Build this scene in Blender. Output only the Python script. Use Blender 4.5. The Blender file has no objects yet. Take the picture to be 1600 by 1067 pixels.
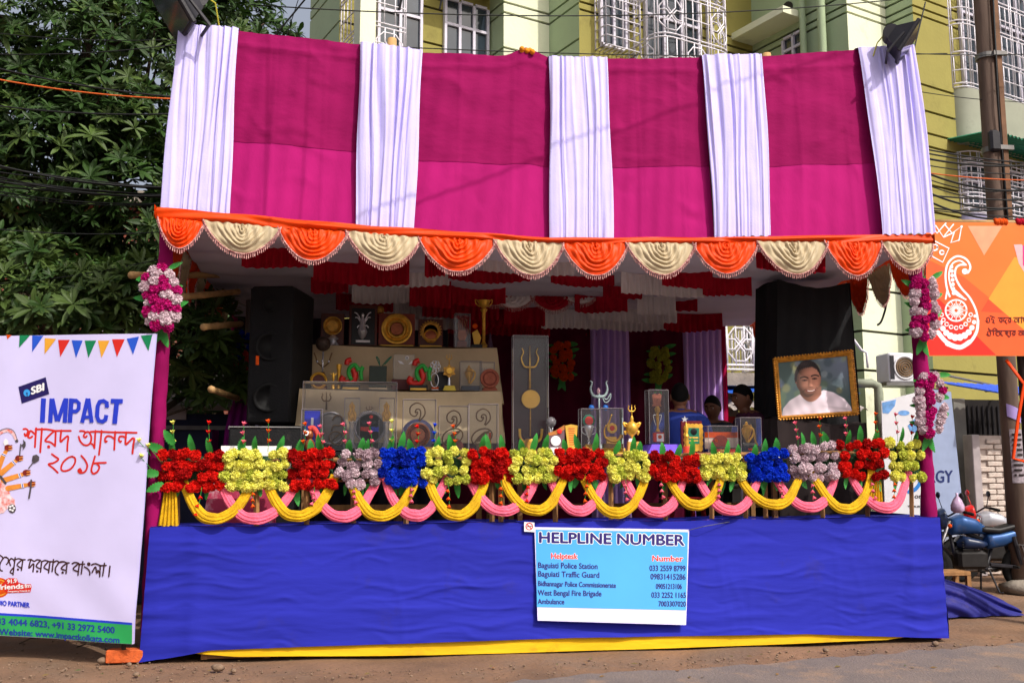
import bpy, math, random
from mathutils import Vector, Matrix, Quaternion
R = math.radians
PI = math.pi
rnd = random.Random(11)
sc = bpy.context.scene
col = sc.collection

# ------------------------------------------------------------------ camera
F_PX, PITCH, YAW = 1500.0, R(7.5), R(8.4)
CAM = Vector((-1.543, -8.667, 1.6))
cd = bpy.data.cameras.new('camera'); cam = bpy.data.objects.new('camera', cd); col.objects.link(cam)
cd.sensor_width = 36; cd.lens = F_PX / 1600 * 36; cd.clip_start = 0.05; cd.clip_end = 2000
cam.location = CAM; cam.rotation_euler = (R(90) + PITCH, 0, -YAW)
sc.camera = cam
# ------------------------------------------------------------------ light
SUN_EL, SUN_AZ = R(47), R(36)
tosun = Vector((math.sin(SUN_AZ) * math.cos(SUN_EL), -math.cos(SUN_AZ) * math.cos(SUN_EL), math.sin(SUN_EL)))
w = bpy.data.worlds.new('World'); sc.world = w; w.use_nodes = True
nt = w.node_tree; bg = nt.nodes['Background']
sky = nt.nodes.new('ShaderNodeTexSky'); sky.sky_type = 'NISHITA'; sky.sun_disc = False
sky.sun_elevation = SUN_EL; sky.sun_rotation = PI - SUN_AZ; sky.dust_density = 9.0; sky.air_density = .8; sky.ozone_density = .6
hs = nt.nodes.new('ShaderNodeHueSaturation'); hs.inputs['Saturation'].default_value = .7      # hazy, milky daylight over the whole sky
nt.links.new(sky.outputs[0], hs.inputs['Color']); hz = nt.nodes.new('ShaderNodeMixRGB'); hz.blend_type = 'ADD'; hz.inputs[0].default_value = 1; hz.inputs[2].default_value = (1.75, 1.85, 2.1, 1)      # even milky veil
nt.links.new(hs.outputs[0], hz.inputs[1]); nt.links.new(hz.outputs[0], bg.inputs[0]); bg.inputs[1].default_value = 0.12
sd = bpy.data.lights.new('sun', 'SUN'); sd.energy = 3.45; sd.angle = R(0.55); sd.color = (1, 0.95, 0.87)
so = bpy.data.objects.new('sun', sd); col.objects.link(so); so.rotation_euler = tosun.to_track_quat('Z', 'Y').to_euler()
so.location = (6, -10, 14)
sc.view_settings.view_transform = 'Standard'; sc.view_settings.look = 'None'
sc.view_settings.exposure = 0.0; sc.view_settings.gamma = 1.0; sc.view_settings.use_curve_mapping = False
try:
    sc.cycles.use_denoising = True; sc.cycles.max_bounces = 8; sc.cycles.transparent_max_bounces = 24
except Exception: pass

# ------------------------------------------------------------------ helpers
def V(*a): return Vector(a)
_f = Vector((math.sin(YAW) * math.cos(PITCH), math.cos(YAW) * math.cos(PITCH), math.sin(PITCH)))
_r = Vector((math.cos(YAW), -math.sin(YAW), 0)); _u = _r.cross(_f)
def ray(px, py): return _f + _r * ((px - 800) / F_PX) - _u * ((py - 533.5) / F_PX)
def at(px, py, Y):
    d = ray(px, py); return CAM + d * ((Y - CAM.y) / d.y)
def hit(px, py, p0, n):
    d = ray(px, py); return CAM + d * ((p0 - CAM).dot(n) / d.dot(n))
def ground(px, py, z=0.0):
    d = ray(px, py); return CAM + d * ((z - CAM.z) / d.z)
def lerp(a, b, t): return a + (b - a) * t
def interp(pts, x):
    if x <= pts[0][0]: return pts[0][1]
    for (a, b), (c, d) in zip(pts, pts[1:]):
        if x <= c: return b + (d - b) * (x - a) / (c - a)
    return pts[-1][1]
def catmull(pts, k=5):
    P = [pts[0]] + list(pts) + [pts[-1]]; out = []
    for i in range(1, len(P) - 2):
        a, b, c, d = P[i - 1:i + 3]
        for j in range(k):
            t = j / k; t2 = t * t; t3 = t2 * t
            out.append(tuple(.5 * (2 * b[m] + (c[m] - a[m]) * t + (2 * a[m] - 5 * b[m] + 4 * c[m] - d[m]) * t2 + (3 * b[m] - a[m] - 3 * c[m] + d[m]) * t3) for m in range(len(b))))
    out.append(tuple(pts[-1])); return out

def tag(o, label=None, cat=None, group=None, kind=None):
    if label: o['label'] = label
    if cat: o['category'] = cat
    if group: o['group'] = group
    if kind: o['kind'] = kind
    return o
def thing(name, label, cat, loc=(0, 0, 0), group=None):
    o = bpy.data.objects.new(name, None); o.empty_display_size = .1; col.objects.link(o); o.location = loc
    return tag(o, label, cat, group)
def wloc(o):
    v = Vector(o.location)
    while o.parent: o = o.parent; v += Vector(o.location)
    return v
def link(name, me, m=None, parent=None, loc=(0, 0, 0)):
    o = bpy.data.objects.new(name, me); col.objects.link(o); o.parent = parent; o.location = loc
    if m and not me.materials: me.materials.append(m)
    return o

class MB:
    def __init__(s): s.v = []; s.f = []
    def add(s, vs, fs):
        b = len(s.v); s.v += [tuple(v) for v in vs]; s.f += [tuple(i + b for i in f) for f in fs]; return s
    def box(s, c, sz, rot=None):
        c = Vector(c); h = Vector(sz) / 2
        vs = [Vector((x * h.x, y * h.y, z * h.z)) for x in (-1, 1) for y in (-1, 1) for z in (-1, 1)]
        if rot is not None: vs = [rot @ v for v in vs]
        return s.add([c + v for v in vs], [(0, 1, 3, 2), (4, 6, 7, 5), (0, 4, 5, 1), (2, 3, 7, 6), (0, 2, 6, 4), (1, 5, 7, 3)])
    def cbox(s, c, sz, b=.01, rot=None):      # chamfered box
        c = Vector(c); hx, hy, hz = sz[0] / 2, sz[1] / 2, sz[2] / 2; b = min(b, hx * .8, hy * .8, hz * .8)
        rings = []
        for z, i in ((-hz, b), (-hz + b, 0), (hz - b, 0), (hz, b)):
            X, Y = hx - i, hy - i
            rings.append([(X, Y - b, z), (X - b, Y, z), (-X + b, Y, z), (-X, Y - b, z), (-X, -Y + b, z), (-X + b, -Y, z), (X - b, -Y, z), (X, -Y + b, z)])
        vs = [Vector(p) for r_ in rings for p in r_]
        if rot is not None: vs = [rot @ v for v in vs]
        fs = [tuple(range(7, -1, -1)), tuple(range(24, 32))]
        for k in range(3):
            for i in range(8): fs.append((k * 8 + i, k * 8 + (i + 1) % 8, k * 8 + 8 + (i + 1) % 8, k * 8 + 8 + i))
        return s.add([c + v for v in vs], fs)
    def tube(s, pts, r, n=8, closed=False, flat=None):
        P = [Vector(p) for p in pts]; m = len(P)
        rs = list(r) if isinstance(r, (list, tuple)) else [r] * m
        T = []
        for i in range(m):
            a = P[i - 1] if (i or closed) else P[i]; b = P[(i + 1) % m] if (i < m - 1 or closed) else P[i]
            t = b - a; T.append(t.normalized() if t.length > 1e-9 else Vector((0, 0, 1)))
        up = Vector((0, 0, 1)) if abs(T[0].z) < .9 else Vector((1, 0, 0))
        N = (up - T[0] * up.dot(T[0])).normalized(); vs = []
        for i in range(m):
            N = (N - T[i] * N.dot(T[i]));
            N = N.normalized() if N.length > 1e-6 else T[i].orthogonal().normalized()
            B = T[i].cross(N)
            for k in range(n):
                a = 2 * PI * k / n; vs.append(P[i] + (N * math.cos(a) + B * math.sin(a) * (flat or 1)) * rs[i])
        fs = []
        for i in range(m if closed else m - 1):
            j = (i + 1) % m
            for k in range(n): fs.append((i * n + k, i * n + (k + 1) % n, j * n + (k + 1) % n, j * n + k))
        if not closed: fs += [tuple(range(n - 1, -1, -1)), tuple(range((m - 1) * n, m * n))]
        return s.add(vs, fs)
    def bar(s, p, q, r, n=8, r2=None): return s.tube([p, q], [r, r if r2 is None else r2], n)
    def lathe(s, prof, c=(0, 0, 0), n=24, axis='Z', sc_=(1, 1)):
        c = Vector(c); vs = []
        for r_, h in prof:
            for k in range(n):
                a = 2 * PI * k / n; x, y = r_ * math.cos(a) * sc_[0], r_ * math.sin(a) * sc_[1]
                vs.append(c + (Vector((x, y, h)) if axis == 'Z' else Vector((x, -h, y)) if axis == 'Y' else Vector((h, x, y))))
        fs = []
        for i in range(len(prof) - 1):
            for k in range(n): fs.append((i * n + k, i * n + (k + 1) % n, (i + 1) * n + (k + 1) % n, (i + 1) * n + k))
        if prof[0][0] > 1e-5: fs.append(tuple(range(n - 1, -1, -1)))
        if prof[-1][0] > 1e-5: m = (len(prof) - 1) * n; fs.append(tuple(range(m, m + n)))
        return s.add(vs, fs)
    def ball(s, c, r, n=14, m=9, sc_=(1, 1, 1), rot=None):
        c = Vector(c); vs = []
        for i in range(m + 1):
            t = PI * i / m
            for k in range(n):
                a = 2 * PI * k / n; p = Vector((math.sin(t) * math.cos(a) * sc_[0], math.sin(t) * math.sin(a) * sc_[1], math.cos(t) * sc_[2])) * r
                vs.append(c + (rot @ p if rot is not None else p))
        fs = [(i * n + k, (i + 1) * n + k, (i + 1) * n + (k + 1) % n, i * n + (k + 1) % n) for i in range(m) for k in range(n)]
        return s.add(vs, fs)
    def grid(s, fn, nu, nv, wrapu=False):
        vs = [fn(i / nu, j / nv) for j in range(nv + 1) for i in range(nu if wrapu else nu + 1)]
        W = nu if wrapu else nu + 1
        fs = [(j * W + i, j * W + (i + 1) % W, (j + 1) * W + (i + 1) % W, (j + 1) * W + i) for j in range(nv) for i in range(nu)]
        return s.add(vs, fs)
    def poly(s, pts, ext):                      # closed outline extruded along ext
        P = [Vector(p) for p in pts]; n = len(P); e = Vector(ext)
        fs = [tuple(range(n)), tuple(range(2 * n - 1, n - 1, -1))]
        for i in range(n): fs.append((i, i + n, (i + 1) % n + n, (i + 1) % n))
        return s.add(P + [p + e for p in P], fs)
    def sheet(s, pts): return s.add(pts, [tuple(range(len(pts)))])
    def mesh(s, name, smooth=True, off=None):
        me = bpy.data.meshes.new(name)
        vs = s.v if off is None else [(a - off.x, b - off.y, c - off.z) for a, b, c in s.v]
        me.from_pydata(vs, [], s.f); me.validate(); me.update()
        if smooth:
            me.polygons.foreach_set('use_smooth', [True] * len(me.polygons))
        return me
    def build(s, name, m, parent=None, smooth=False, world=True):
        off = wloc(parent) if (parent and world) else None
        me = s.mesh(name, smooth, off); o = link(name, me, m, parent)
        if smooth == 'auto':
            try: me.set_sharp_from_angle(angle=R(40))
            except Exception: pass
        return o
def single(name, mb, m, label, cat, group=None, smooth=False, loc=None):
    """a thing that is one mesh, origin at its base"""
    if loc is None:
        xs = [v[0] for v in mb.v]; ys = [v[1] for v in mb.v]; zs = [v[2] for v in mb.v]
        loc = Vector(((min(xs) + max(xs)) / 2, (min(ys) + max(ys)) / 2, min(zs)))
    me = mb.mesh(name, bool(smooth), loc); o = link(name, me, m, None, loc)
    if smooth == 'auto': me.set_sharp_from_angle(angle=R(40))
    return tag(o, label, cat, group)

# ------------------------------------------------------------------ materials
def srgb(r, g, b):
    f = lambda c: (c / 255 / 12.92) if c / 255 <= .04045 else ((c / 255 + .055) / 1.055) ** 2.4
    return (f(r), f(g), f(b), 1)
MATS = {}
def mat(name, c, rough=.7, var=.12, scale=6, bump=0., bscale=40, stretch=(1, 1, 1), metal=0., c2=None, spec=.3, sheen=0., trans=0., detail=4, dirt=None, cscale=None, emit=None, crease=None):
    if name in MATS: return MATS[name]
    m = bpy.data.materials.new(name); m.use_nodes = True; N = m.node_tree.nodes; L = m.node_tree.links
    b = N['Principled BSDF']; b.inputs['Roughness'].default_value = rough; b.inputs['Metallic'].default_value = metal
    b.inputs['Specular IOR Level'].default_value = spec
    c = srgb(*c) if max(c[:3]) > 1.01 else (*c[:3], 1)
    c2_ = (srgb(*c2) if c2 and max(c2[:3]) > 1.01 else c2) or tuple(v * (1 - var) for v in c[:3]) + (1,)
    tc = N.new('ShaderNodeTexCoord'); mp = N.new('ShaderNodeMapping'); mp.inputs['Scale'].default_value = stretch
    L.new(tc.outputs['Object'], mp.inputs[0])
    no = N.new('ShaderNodeTexNoise'); no.inputs['Scale'].default_value = cscale or scale; no.inputs['Detail'].default_value = detail
    L.new(mp.outputs[0], no.inputs['Vector'])
    rp = N.new('ShaderNodeValToRGB'); rp.color_ramp.elements[0].position = .32; rp.color_ramp.elements[1].position = .68
    hi = tuple(min(1, v * (1 + var * .4)) for v in c[:3]) + (1,)
    rp.color_ramp.elements[0].color = c2_; rp.color_ramp.elements[1].color = hi
    L.new(no.outputs['Fac'], rp.inputs[0]); out = rp.outputs[0]
    if dirt:
        n2 = N.new('ShaderNodeTexNoise'); n2.inputs['Scale'].default_value = dirt[1]; n2.inputs['Detail'].default_value = 6; n2.inputs['Roughness'].default_value = .7
        L.new(tc.outputs['Object'], n2.inputs['Vector'])
        r2 = N.new('ShaderNodeValToRGB'); r2.color_ramp.elements[0].position = dirt[2]; r2.color_ramp.elements[1].position = dirt[2] + .14
        mx = N.new('ShaderNodeMixRGB'); mx.inputs[2].default_value = srgb(*dirt[0])
        sc2 = N.new('ShaderNodeMath'); sc2.operation = 'MULTIPLY'; sc2.inputs[1].default_value = dirt[3]
        L.new(n2.outputs['Fac'], r2.inputs[0]); L.new(r2.outputs[0], sc2.inputs[0]); L.new(sc2.outputs[0], mx.inputs[0]); L.new(out, mx.inputs[1]); out = mx.outputs[0]
    L.new(out, b.inputs['Base Color'])
    if bump:
        nb = N.new('ShaderNodeTexNoise'); nb.inputs['Scale'].default_value = bscale; nb.inputs['Detail'].default_value = 5
        L.new(mp.outputs[0], nb.inputs['Vector'])
        bu = N.new('ShaderNodeBump'); bu.inputs['Strength'].default_value = min(1, bump); bu.inputs['Distance'].default_value = .02
        L.new(nb.outputs['Fac'], bu.inputs['Height']); L.new(bu.outputs[0], b.inputs['Normal'])
    if crease:                                   # thin crinkle lines: (strength, scale, stretch)
        mp2 = N.new('ShaderNodeMapping'); mp2.inputs['Scale'].default_value = crease[2]; L.new(tc.outputs['Object'], mp2.inputs[0])
        nr = N.new('ShaderNodeTexNoise'); nr.noise_type = 'RIDGED_MULTIFRACTAL'; nr.inputs['Scale'].default_value = crease[1]; nr.inputs['Detail'].default_value = 3; nr.inputs['Distortion'].default_value = .6
        L.new(mp2.outputs[0], nr.inputs['Vector'])
        b2 = N.new('ShaderNodeBump'); b2.inputs['Strength'].default_value = crease[0]; b2.inputs['Distance'].default_value = .03; L.new(nr.outputs['Fac'], b2.inputs['Height'])
        if bump: L.new(bu.outputs[0], b2.inputs['Normal'])
        L.new(b2.outputs[0], b.inputs['Normal'])
    if sheen: b.inputs['Sheen Weight'].default_value = sheen
    if emit: b.inputs['Emission Color'].default_value = srgb(*emit[:3]); b.inputs['Emission Strength'].default_value = emit[3]
    if trans:
        tr = N.new('ShaderNodeBsdfTranslucent'); L.new(out, tr.inputs[0]); ms = N.new('ShaderNodeMixShader'); ms.inputs[0].default_value = trans
        o = N['Material Output']; L.new(b.outputs[0], ms.inputs[1]); L.new(tr.outputs[0], ms.inputs[2]); L.new(ms.outputs[0], o.inputs[0])
    MATS[name] = m; return m
def acrylic(name, tint=(1, 1, 1), fac=.07, rough=.03):
    if name in MATS: return MATS[name]
    m = bpy.data.materials.new(name); m.use_nodes = True; N = m.node_tree.nodes; L = m.node_tree.links
    N.remove(N['Principled BSDF']); t = N.new('ShaderNodeBsdfTransparent'); t.inputs[0].default_value = (*tint, 1)
    g = N.new('ShaderNodeBsdfGlossy'); g.inputs['Roughness'].default_value = rough
    d = N.new('ShaderNodeBsdfDiffuse'); d.inputs[0].default_value = (.7, .7, .75, 1)
    fr = N.new('ShaderNodeFresnel'); fr.inputs[0].default_value = 1.45
    m1 = N.new('ShaderNodeMixShader'); m2 = N.new('ShaderNodeMixShader'); m1.inputs[0].default_value = fac
    L.new(t.outputs[0], m1.inputs[1]); L.new(d.outputs[0], m1.inputs[2])
    L.new(fr.outputs[0], m2.inputs[0]); L.new(m1.outputs[0], m2.inputs[1]); L.new(g.outputs[0], m2.inputs[2]); L.new(m2.outputs[0], N['Material Output'].inputs[0])
    MATS[name] = m; return m

CL = dict(rough=.9, spec=.12)
M_white = mat('white_drape_cloth', (198, 190, 240), var=.05, bump=.15, bscale=60, **CL)
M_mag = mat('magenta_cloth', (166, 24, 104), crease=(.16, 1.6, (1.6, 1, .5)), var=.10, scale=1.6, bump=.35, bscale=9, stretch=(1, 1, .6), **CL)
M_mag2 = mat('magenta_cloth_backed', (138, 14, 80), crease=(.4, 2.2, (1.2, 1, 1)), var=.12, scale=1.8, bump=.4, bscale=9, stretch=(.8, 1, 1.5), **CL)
M_pole = mat('magenta_wrap_cloth', (142, 12, 84), var=.25, scale=5, bump=.5, bscale=14, stretch=(1, 1, .4), **CL)
M_or = mat('orange_satin', (222, 64, 0), spec=.2, rough=.5, var=.12, scale=5, bump=.08, bscale=30)
M_cr = mat('cream_satin', (180, 162, 130), spec=.3, rough=.5, var=.08, scale=5, bump=.08, bscale=30)
M_blue = mat('blue_skirt_cloth', (38, 43, 160), crease=(.55, 2.6, (.3, 1, 2.4)), spec=.15, rough=.8, var=.16, scale=1.1, bump=.32, bscale=4.5, stretch=(.5, 1, 2.6), dirt=((52, 46, 104), 2.2, .58, .5), sheen=0)
M_yel = mat('yellow_skirt_cloth', (235, 184, 18), rough=.8, var=.18, scale=2, bump=.5, bscale=8, stretch=(.5, 1, 2), dirt=((150, 105, 30), 2.5, .57, .5))
M_tyel = mat('yellow_scarf_cloth', (210, 164, 22), rough=.8, var=.3, scale=9, bump=.4, bscale=50, spec=.2)
M_tpink = mat('pink_scarf_cloth', (242, 104, 132), rough=.8, var=.2, scale=9, bump=.4, bscale=50, spec=.2)
M_ceil = mat('ceiling_cloth', (205, 198, 214), var=.08, scale=2, bump=.2, bscale=8, **CL)
M_rruf = mat('red_ruffle_cloth', (165, 12, 38), var=.25, scale=5, **CL)
M_wruf = mat('white_ruffle_cloth', (214, 205, 205), var=.1, scale=5, **CL)
M_maroon = mat('maroon_curtain', (84, 8, 40), var=.25, scale=3, **CL)
M_lilac = mat('lilac_curtain', (196, 160, 226), var=.08, scale=3, **CL)
M_wood = mat('raw_wood', (150, 108, 66), rough=.8, var=.35, scale=12, stretch=(1, 1, .15), bump=.3, bscale=30)
M_bamboo = mat('bamboo', (190, 150, 98), rough=.6, var=.3, scale=8, bump=.2, bscale=20)
M_black = mat('black_cloth', (22, 22, 25), rough=.85, var=.3, scale=4, bump=.3, bscale=10)
M_blackbox = mat('black_carpet_box', (20, 20, 22), rough=.8, var=.35, scale=5, bump=.3, bscale=60, dirt=((80, 70, 62), 3, .62, .5))
M_beige = mat('beige_table_cloth', (196, 174, 140), var=.14, scale=2.5, bump=.3, bscale=8, **CL)
M_gold = mat('polished_gold', (232, 178, 70), rough=.3, metal=.5, var=.3, scale=20)
M_gold2 = mat('antique_gold', (206, 154, 66), rough=.42, metal=.35, var=.4, scale=24, bump=.4, bscale=50)
M_goldpl = mat('gold_plate_print', (226, 178, 74), rough=.4, metal=.2, var=.15)
M_silver = mat('polished_silver', (220, 220, 226), rough=.22, metal=.6, var=.2, scale=20)
M_copper = mat('copper', (160, 92, 62), rough=.4, metal=.6, var=.35, scale=18, bump=.3, bscale=40)
M_bronze = mat('bronze_wire', (120, 92, 62), rough=.4, metal=.6, var=.3)
M_brown = mat('varnished_brown_wood', (84, 34, 22), rough=.4, var=.4, scale=8, stretch=(1, 1, .2))
M_terra = mat('terracotta', (164, 92, 72), rough=.85, var=.25, scale=18, bump=.5, bscale=50)
M_dkbase = mat('black_base', (18, 17, 20), rough=.35, var=.2)
M_acr = acrylic('clear_acrylic', fac=.022)
M_acr2 = acrylic('clear_acrylic_thin', fac=.02)
M_edge = mat('acrylic_edge', (150, 140, 145), rough=.3, var=.1)
M_paper = mat('white_print', (240, 238, 240), rough=.6, var=.03)
M_red = mat('red_print', (214, 40, 30), rough=.6, var=.06)
M_green = mat('green_print', (40, 168, 70), rough=.6, var=.06)
M_dkgreen = mat('dark_green_print', (24, 110, 84), rough=.5, var=.1)
M_bluep = mat('blue_print', (38, 60, 200), rough=.6, var=.06)
M_black_p = mat('black_print', (30, 18, 18), rough=.6, var=.06)
M_purple = mat('purple_cloth', (112, 84, 206), var=.12, scale=6, bump=.2, **CL)
M_leaf = mat('tree_leaf', (52, 80, 31), rough=.52, var=.55, scale=2.2, trans=.22)
M_leaf2 = mat('tree_leaf_yellowish', (78, 100, 44), rough=.52, var=.5, scale=2.2, trans=.22)
M_fern = mat('plastic_fern', (58, 150, 62), rough=.45, var=.3, scale=14, trans=.15)
M_bark = mat('bark', (80, 66, 54), rough=.9, var=.4, scale=10, bump=.6, bscale=24)
FL = dict(rough=.9, var=.3, scale=26, trans=.18, spec=.15)
M_fred = mat('red_petal', (222, 26, 18), **FL)
M_fyel = mat('yellow_petal', (246, 240, 116), **FL)
M_fmauve = mat('pale_mauve_petal', (226, 204, 212), **FL)
M_fblue = mat('blue_petal', (14, 62, 214), **FL)
M_fred2 = mat('dark_red_petal', (176, 12, 14), **FL)
M_fyel2 = mat('greenish_yellow_petal', (206, 212, 86), **FL)
M_fmauve2 = mat('dusky_mauve_petal', (186, 160, 170), **FL)
M_fblue2 = mat('deep_blue_petal', (10, 40, 168), **FL)
M_fmag = mat('magenta_petal', (196, 24, 120), **FL)
M_for = mat('orange_petal', (232, 88, 24), **FL)
M_fpink = mat('pink_petal', (240, 104, 130), **FL)
M_metal_b = mat('black_metal', (38, 36, 42), rough=.5, var=.3, scale=8, bump=.1)
M_wire = mat('cable_black', (20, 20, 22), rough=.6, var=.2)
M_wire_o = mat('cable_orange', (200, 90, 30), rough=.6, var=.2)
M_grille = mat('white_grille_paint', (226, 222, 230), rough=.5, var=.08)
M_steel = mat('grey_steel', (120, 118, 116), rough=.5, metal=.5, var=.3)
M_grey = mat('grey_plastic', (168, 168, 172), rough=.5, var=.1)
M_conc = mat('concrete', (150, 140, 128), rough=.9, var=.3, scale=5, bump=.4, bscale=30)

# ------------------------------------------------------------------ prints (flat lettering on a flat sheet)
_tc = {}
def text_geo(s):
    if s in _tc: return _tc[s]
    c = bpy.data.curves.new('t', 'FONT'); c.body = s; c.size = 1; c.resolution_u = 4
    o = bpy.data.objects.new('t', c); col.objects.link(o)
    dg = bpy.context.evaluated_depsgraph_get(); me = bpy.data.meshes.new_from_object(o.evaluated_get(dg))
    vs = [tuple(v.co) for v in me.vertices]; fs = [tuple(p.vertices) for p in me.polygons]
    bpy.data.objects.remove(o); bpy.data.curves.remove(c); bpy.data.meshes.remove(me)
    x0 = min(v[0] for v in vs); x1 = max(v[0] for v in vs)
    _tc[s] = ([((v[0] - x0) / (x1 - x0), v[1] / .68) for v in vs], fs); return _tc[s]
def letters(mb, pm, s, x0, y0, x1, y1, h, bold=0, e0=.0015, shear=0, n=None):
    vs, fs = text_geo(s)
    dirs = [(0, 0)] if not bold else [(-bold, 0), (bold, 0), (0, bold * .8), (0, -bold * .8), (0, 0)] if n is None else [(bold * math.cos(2 * PI * k / n), bold * math.sin(2 * PI * k / n)) for k in range(n)]
    for i, (dx, dy) in enumerate(dirs):
        mb.add([pm(x0 + (x1 - x0) * u + shear * h * v + dx, y0 + (y1 - y0) * u - h * v + dy, e0 + i * .00006) for u, v in vs], fs)
def stroke(mb, pm, pts, wd, e=.0015, k=5, smooth=True, cap=True):
    P = catmull(pts, k) if (smooth and len(pts) > 2) else [tuple(p) for p in pts]
    n = len(P); ws = list(wd) if isinstance(wd, (list, tuple)) else None
    L = []; Rr = []
    for i in range(n):
        a = P[max(i - 1, 0)]; b = P[min(i + 1, n - 1)]; dx, dy = b[0] - a[0], b[1] - a[1]; l = math.hypot(dx, dy) or 1
        w_ = (lerp(ws[0], ws[1], i / (n - 1)) if ws else wd) / 2
        L.append((P[i][0] - dy / l * w_, P[i][1] + dx / l * w_)); Rr.append((P[i][0] + dy / l * w_, P[i][1] - dx / l * w_))
    vs = [pm(*p, e) for p in L] + [pm(*p, e) for p in Rr]
    mb.add(vs, [(i, i + 1, n + i + 1, n + i) for i in range(n - 1)])
    if cap:
        for q, w_ in ((P[0], ws[0] if ws else wd), (P[-1], ws[1] if ws else wd)):
            mb.add([pm(q[0] + w_ / 2 * math.cos(t * PI / 4), q[1] + w_ / 2 * math.sin(t * PI / 4), e + .00004) for t in range(8)], [tuple(range(8))])
def blob(mb, pm, pts, e=.004): mb.add([pm(x, y, e) for x, y in pts], [tuple(range(len(pts)))])
def ell(x, y, rx, ry=None, n=20, rot=0):
    ry = ry or rx; c, s = math.cos(rot), math.sin(rot)
    return [(x + rx * math.cos(2 * PI * k / n) * c - ry * math.sin(2 * PI * k / n) * s, y + rx * math.cos(2 * PI * k / n) * s + ry * math.sin(2 * PI * k / n) * c) for k in range(n)]
def planemap(p0, n):
    n = n.normalized(); n = n if n.y < 0 else -n
    return lambda x, y, e=0: hit(x, y, p0, n) + n * e
# ================================================================== SETTING
M_dirt = mat('packed_dirt', (126, 96, 73), rough=.95, var=.3, scale=1.3, bump=.8, bscale=22, detail=8, c2=(100, 77, 60), dirt=((112, 94, 80), .9, .5, .6))
M_road = mat('dusty_asphalt', (112, 100, 94), rough=.93, var=.25, scale=2.2, bump=.6, bscale=60, detail=8, c2=(104, 95, 92), dirt=((150, 122, 98), 1.4, .52, .7))
def axis_(lo, hi, d, far):
    a = [lo + i * d for i in range(int((hi - lo) / d) + 1)]
    g = d; x = a[-1]; up = []
    while x < far: g *= 1.6; x += g; up.append(x)
    g = d; x = a[0]; dn = []
    while x > -far: g *= 1.6; x -= g; dn.append(x)
    return dn[::-1] + a + up
gx = axis_(-7, 9, .16, 260); gy = axis_(-4, 5, .16, 260); g = MB(); W = len(gx)
def gz(x, y):
    if abs(x) > 12 or abs(y) > 8: return 0
    return -.012 + .012 * math.sin(x * 3.1 + 2 * math.sin(y * 2.3)) * math.sin(y * 4.7 + 1.3 * math.sin(x * 1.9))
g.v = [(x, y, gz(x, y)) for y in gy for x in gx]
g.f = [(j * W + i, j * W + i + 1, (j + 1) * W + i + 1, (j + 1) * W + i) for j in range(len(gy) - 1) for i in range(W - 1)]
gr = g.build('ground', M_dirt, smooth=True); gr['kind'] = 'structure'
rb = MB(); ed = [(560, 1100), (700, 1078), (830, 1062), (960, 1052), (1080, 1046), (1200, 1036), (1330, 1026), (1450, 1016), (1600, 1006), (1750, 999)]
E2 = []
for i in range(70):
    x = 560 + i * 17.2; y = interp(ed, x) + rnd.uniform(-2.2, 2.2); E2.append(ground(x, y))
E2 = [V(-40, E2[0].y - .3, 0), V(-8, E2[0].y - .1, 0)] + E2 + [V(60, E2[-1].y + 1, 0)]
rb.sheet([V(p.x, p.y, .008) for p in E2] + [V(60, -40, .008), V(-40, -40, .008)])
ro = rb.build('road', M_road); ro['kind'] = 'structure'
# loose gravel along the road edge (uncountable) and the single stones one can see
M_stone = mat('grey_stone', (128, 106, 88), rough=.9, var=.35, scale=14, bump=.5, bscale=30)
def rock(mb, c, r, fl=.65):
    ph = [rnd.uniform(0, 6.3) for _ in range(4)]; n, m = 8, 5; vs = []
    for i in range(m + 1):
        t = PI * i / m
        for k in range(n):
            a = 2 * PI * k / n; q = r * (1 + .22 * math.sin(2 * a + ph[0]) * math.sin(t) + .15 * math.sin(3 * a + ph[1] + 2 * t) * math.sin(t))
            vs.append((c[0] + q * math.sin(t) * math.cos(a), c[1] + q * math.sin(t) * math.sin(a) * .85, c[2] + q * fl * math.cos(t)))
    mb.add(vs, [(i * n + k, (i + 1) * n + k, (i + 1) * n + (k + 1) % n, i * n + (k + 1) % n) for i in range(m) for k in range(n)])
gm = MB()
for i in range(1700):
    x = rnd.uniform(-20, 1620); y = rnd.uniform(1000, 1066) if rnd.random() < .5 else 1018 - (x - 800) * .02 + rnd.gauss(18, 14)
    if 235 < x < 1470 and y < interp([(235, 1034), (640, 1047), (1470, 1004)], x): continue
    if y < 995: continue
    p = ground(x, y); rock(gm, (p.x, p.y, .0), rnd.choice([.003, .004, .005, .006, .008, .012]), .7)
go = gm.build('gravel', M_stone, smooth=True); tag(go, 'small loose gravel scattered on the dirt and road edge', 'gravel', kind='stuff')
for (x, y, r, lb) in [(340, 1047, .045, 'pale round stone under the left end of the yellow skirt'), (365, 1050, .028, 'smaller stone right of the pale round stone near the skirt'),
                      (160, 1035, .04, 'rounded stone touching the left end of the orange brick'), (202, 1040, .026, 'small pale stone right in front of the orange brick'),
                      (213, 1056, .03, 'flat grey stone lying on the dirt below the brick'), (1290, 1018, .03, 'dark stone under the right part of the yellow skirt'), (1462, 1008, .035, 'stone at the right corner of the blue skirt')]:
    p = ground(x, y); m_ = MB(); rock(m_, (p.x, p.y, r * .5), r); single('stone', m_, M_stone, lb, 'stone', 'stones in front of the stall', smooth=True)
M_brick = mat('orange_brick', (206, 96, 46), rough=.9, var=.3, scale=14, bump=.5, bscale=40, dirt=((150, 80, 50), 6, .55, .6))
b0 = ground(164, 1036); b1 = ground(222, 1036); m_ = MB(); m_.cbox(((b0.x + b1.x) / 2, b0.y + .06, .05), (b1.x - b0.x, .12, .105), .008)
single('brick', m_, M_brick, 'orange clay brick lying under the white banner', 'brick')
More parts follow.
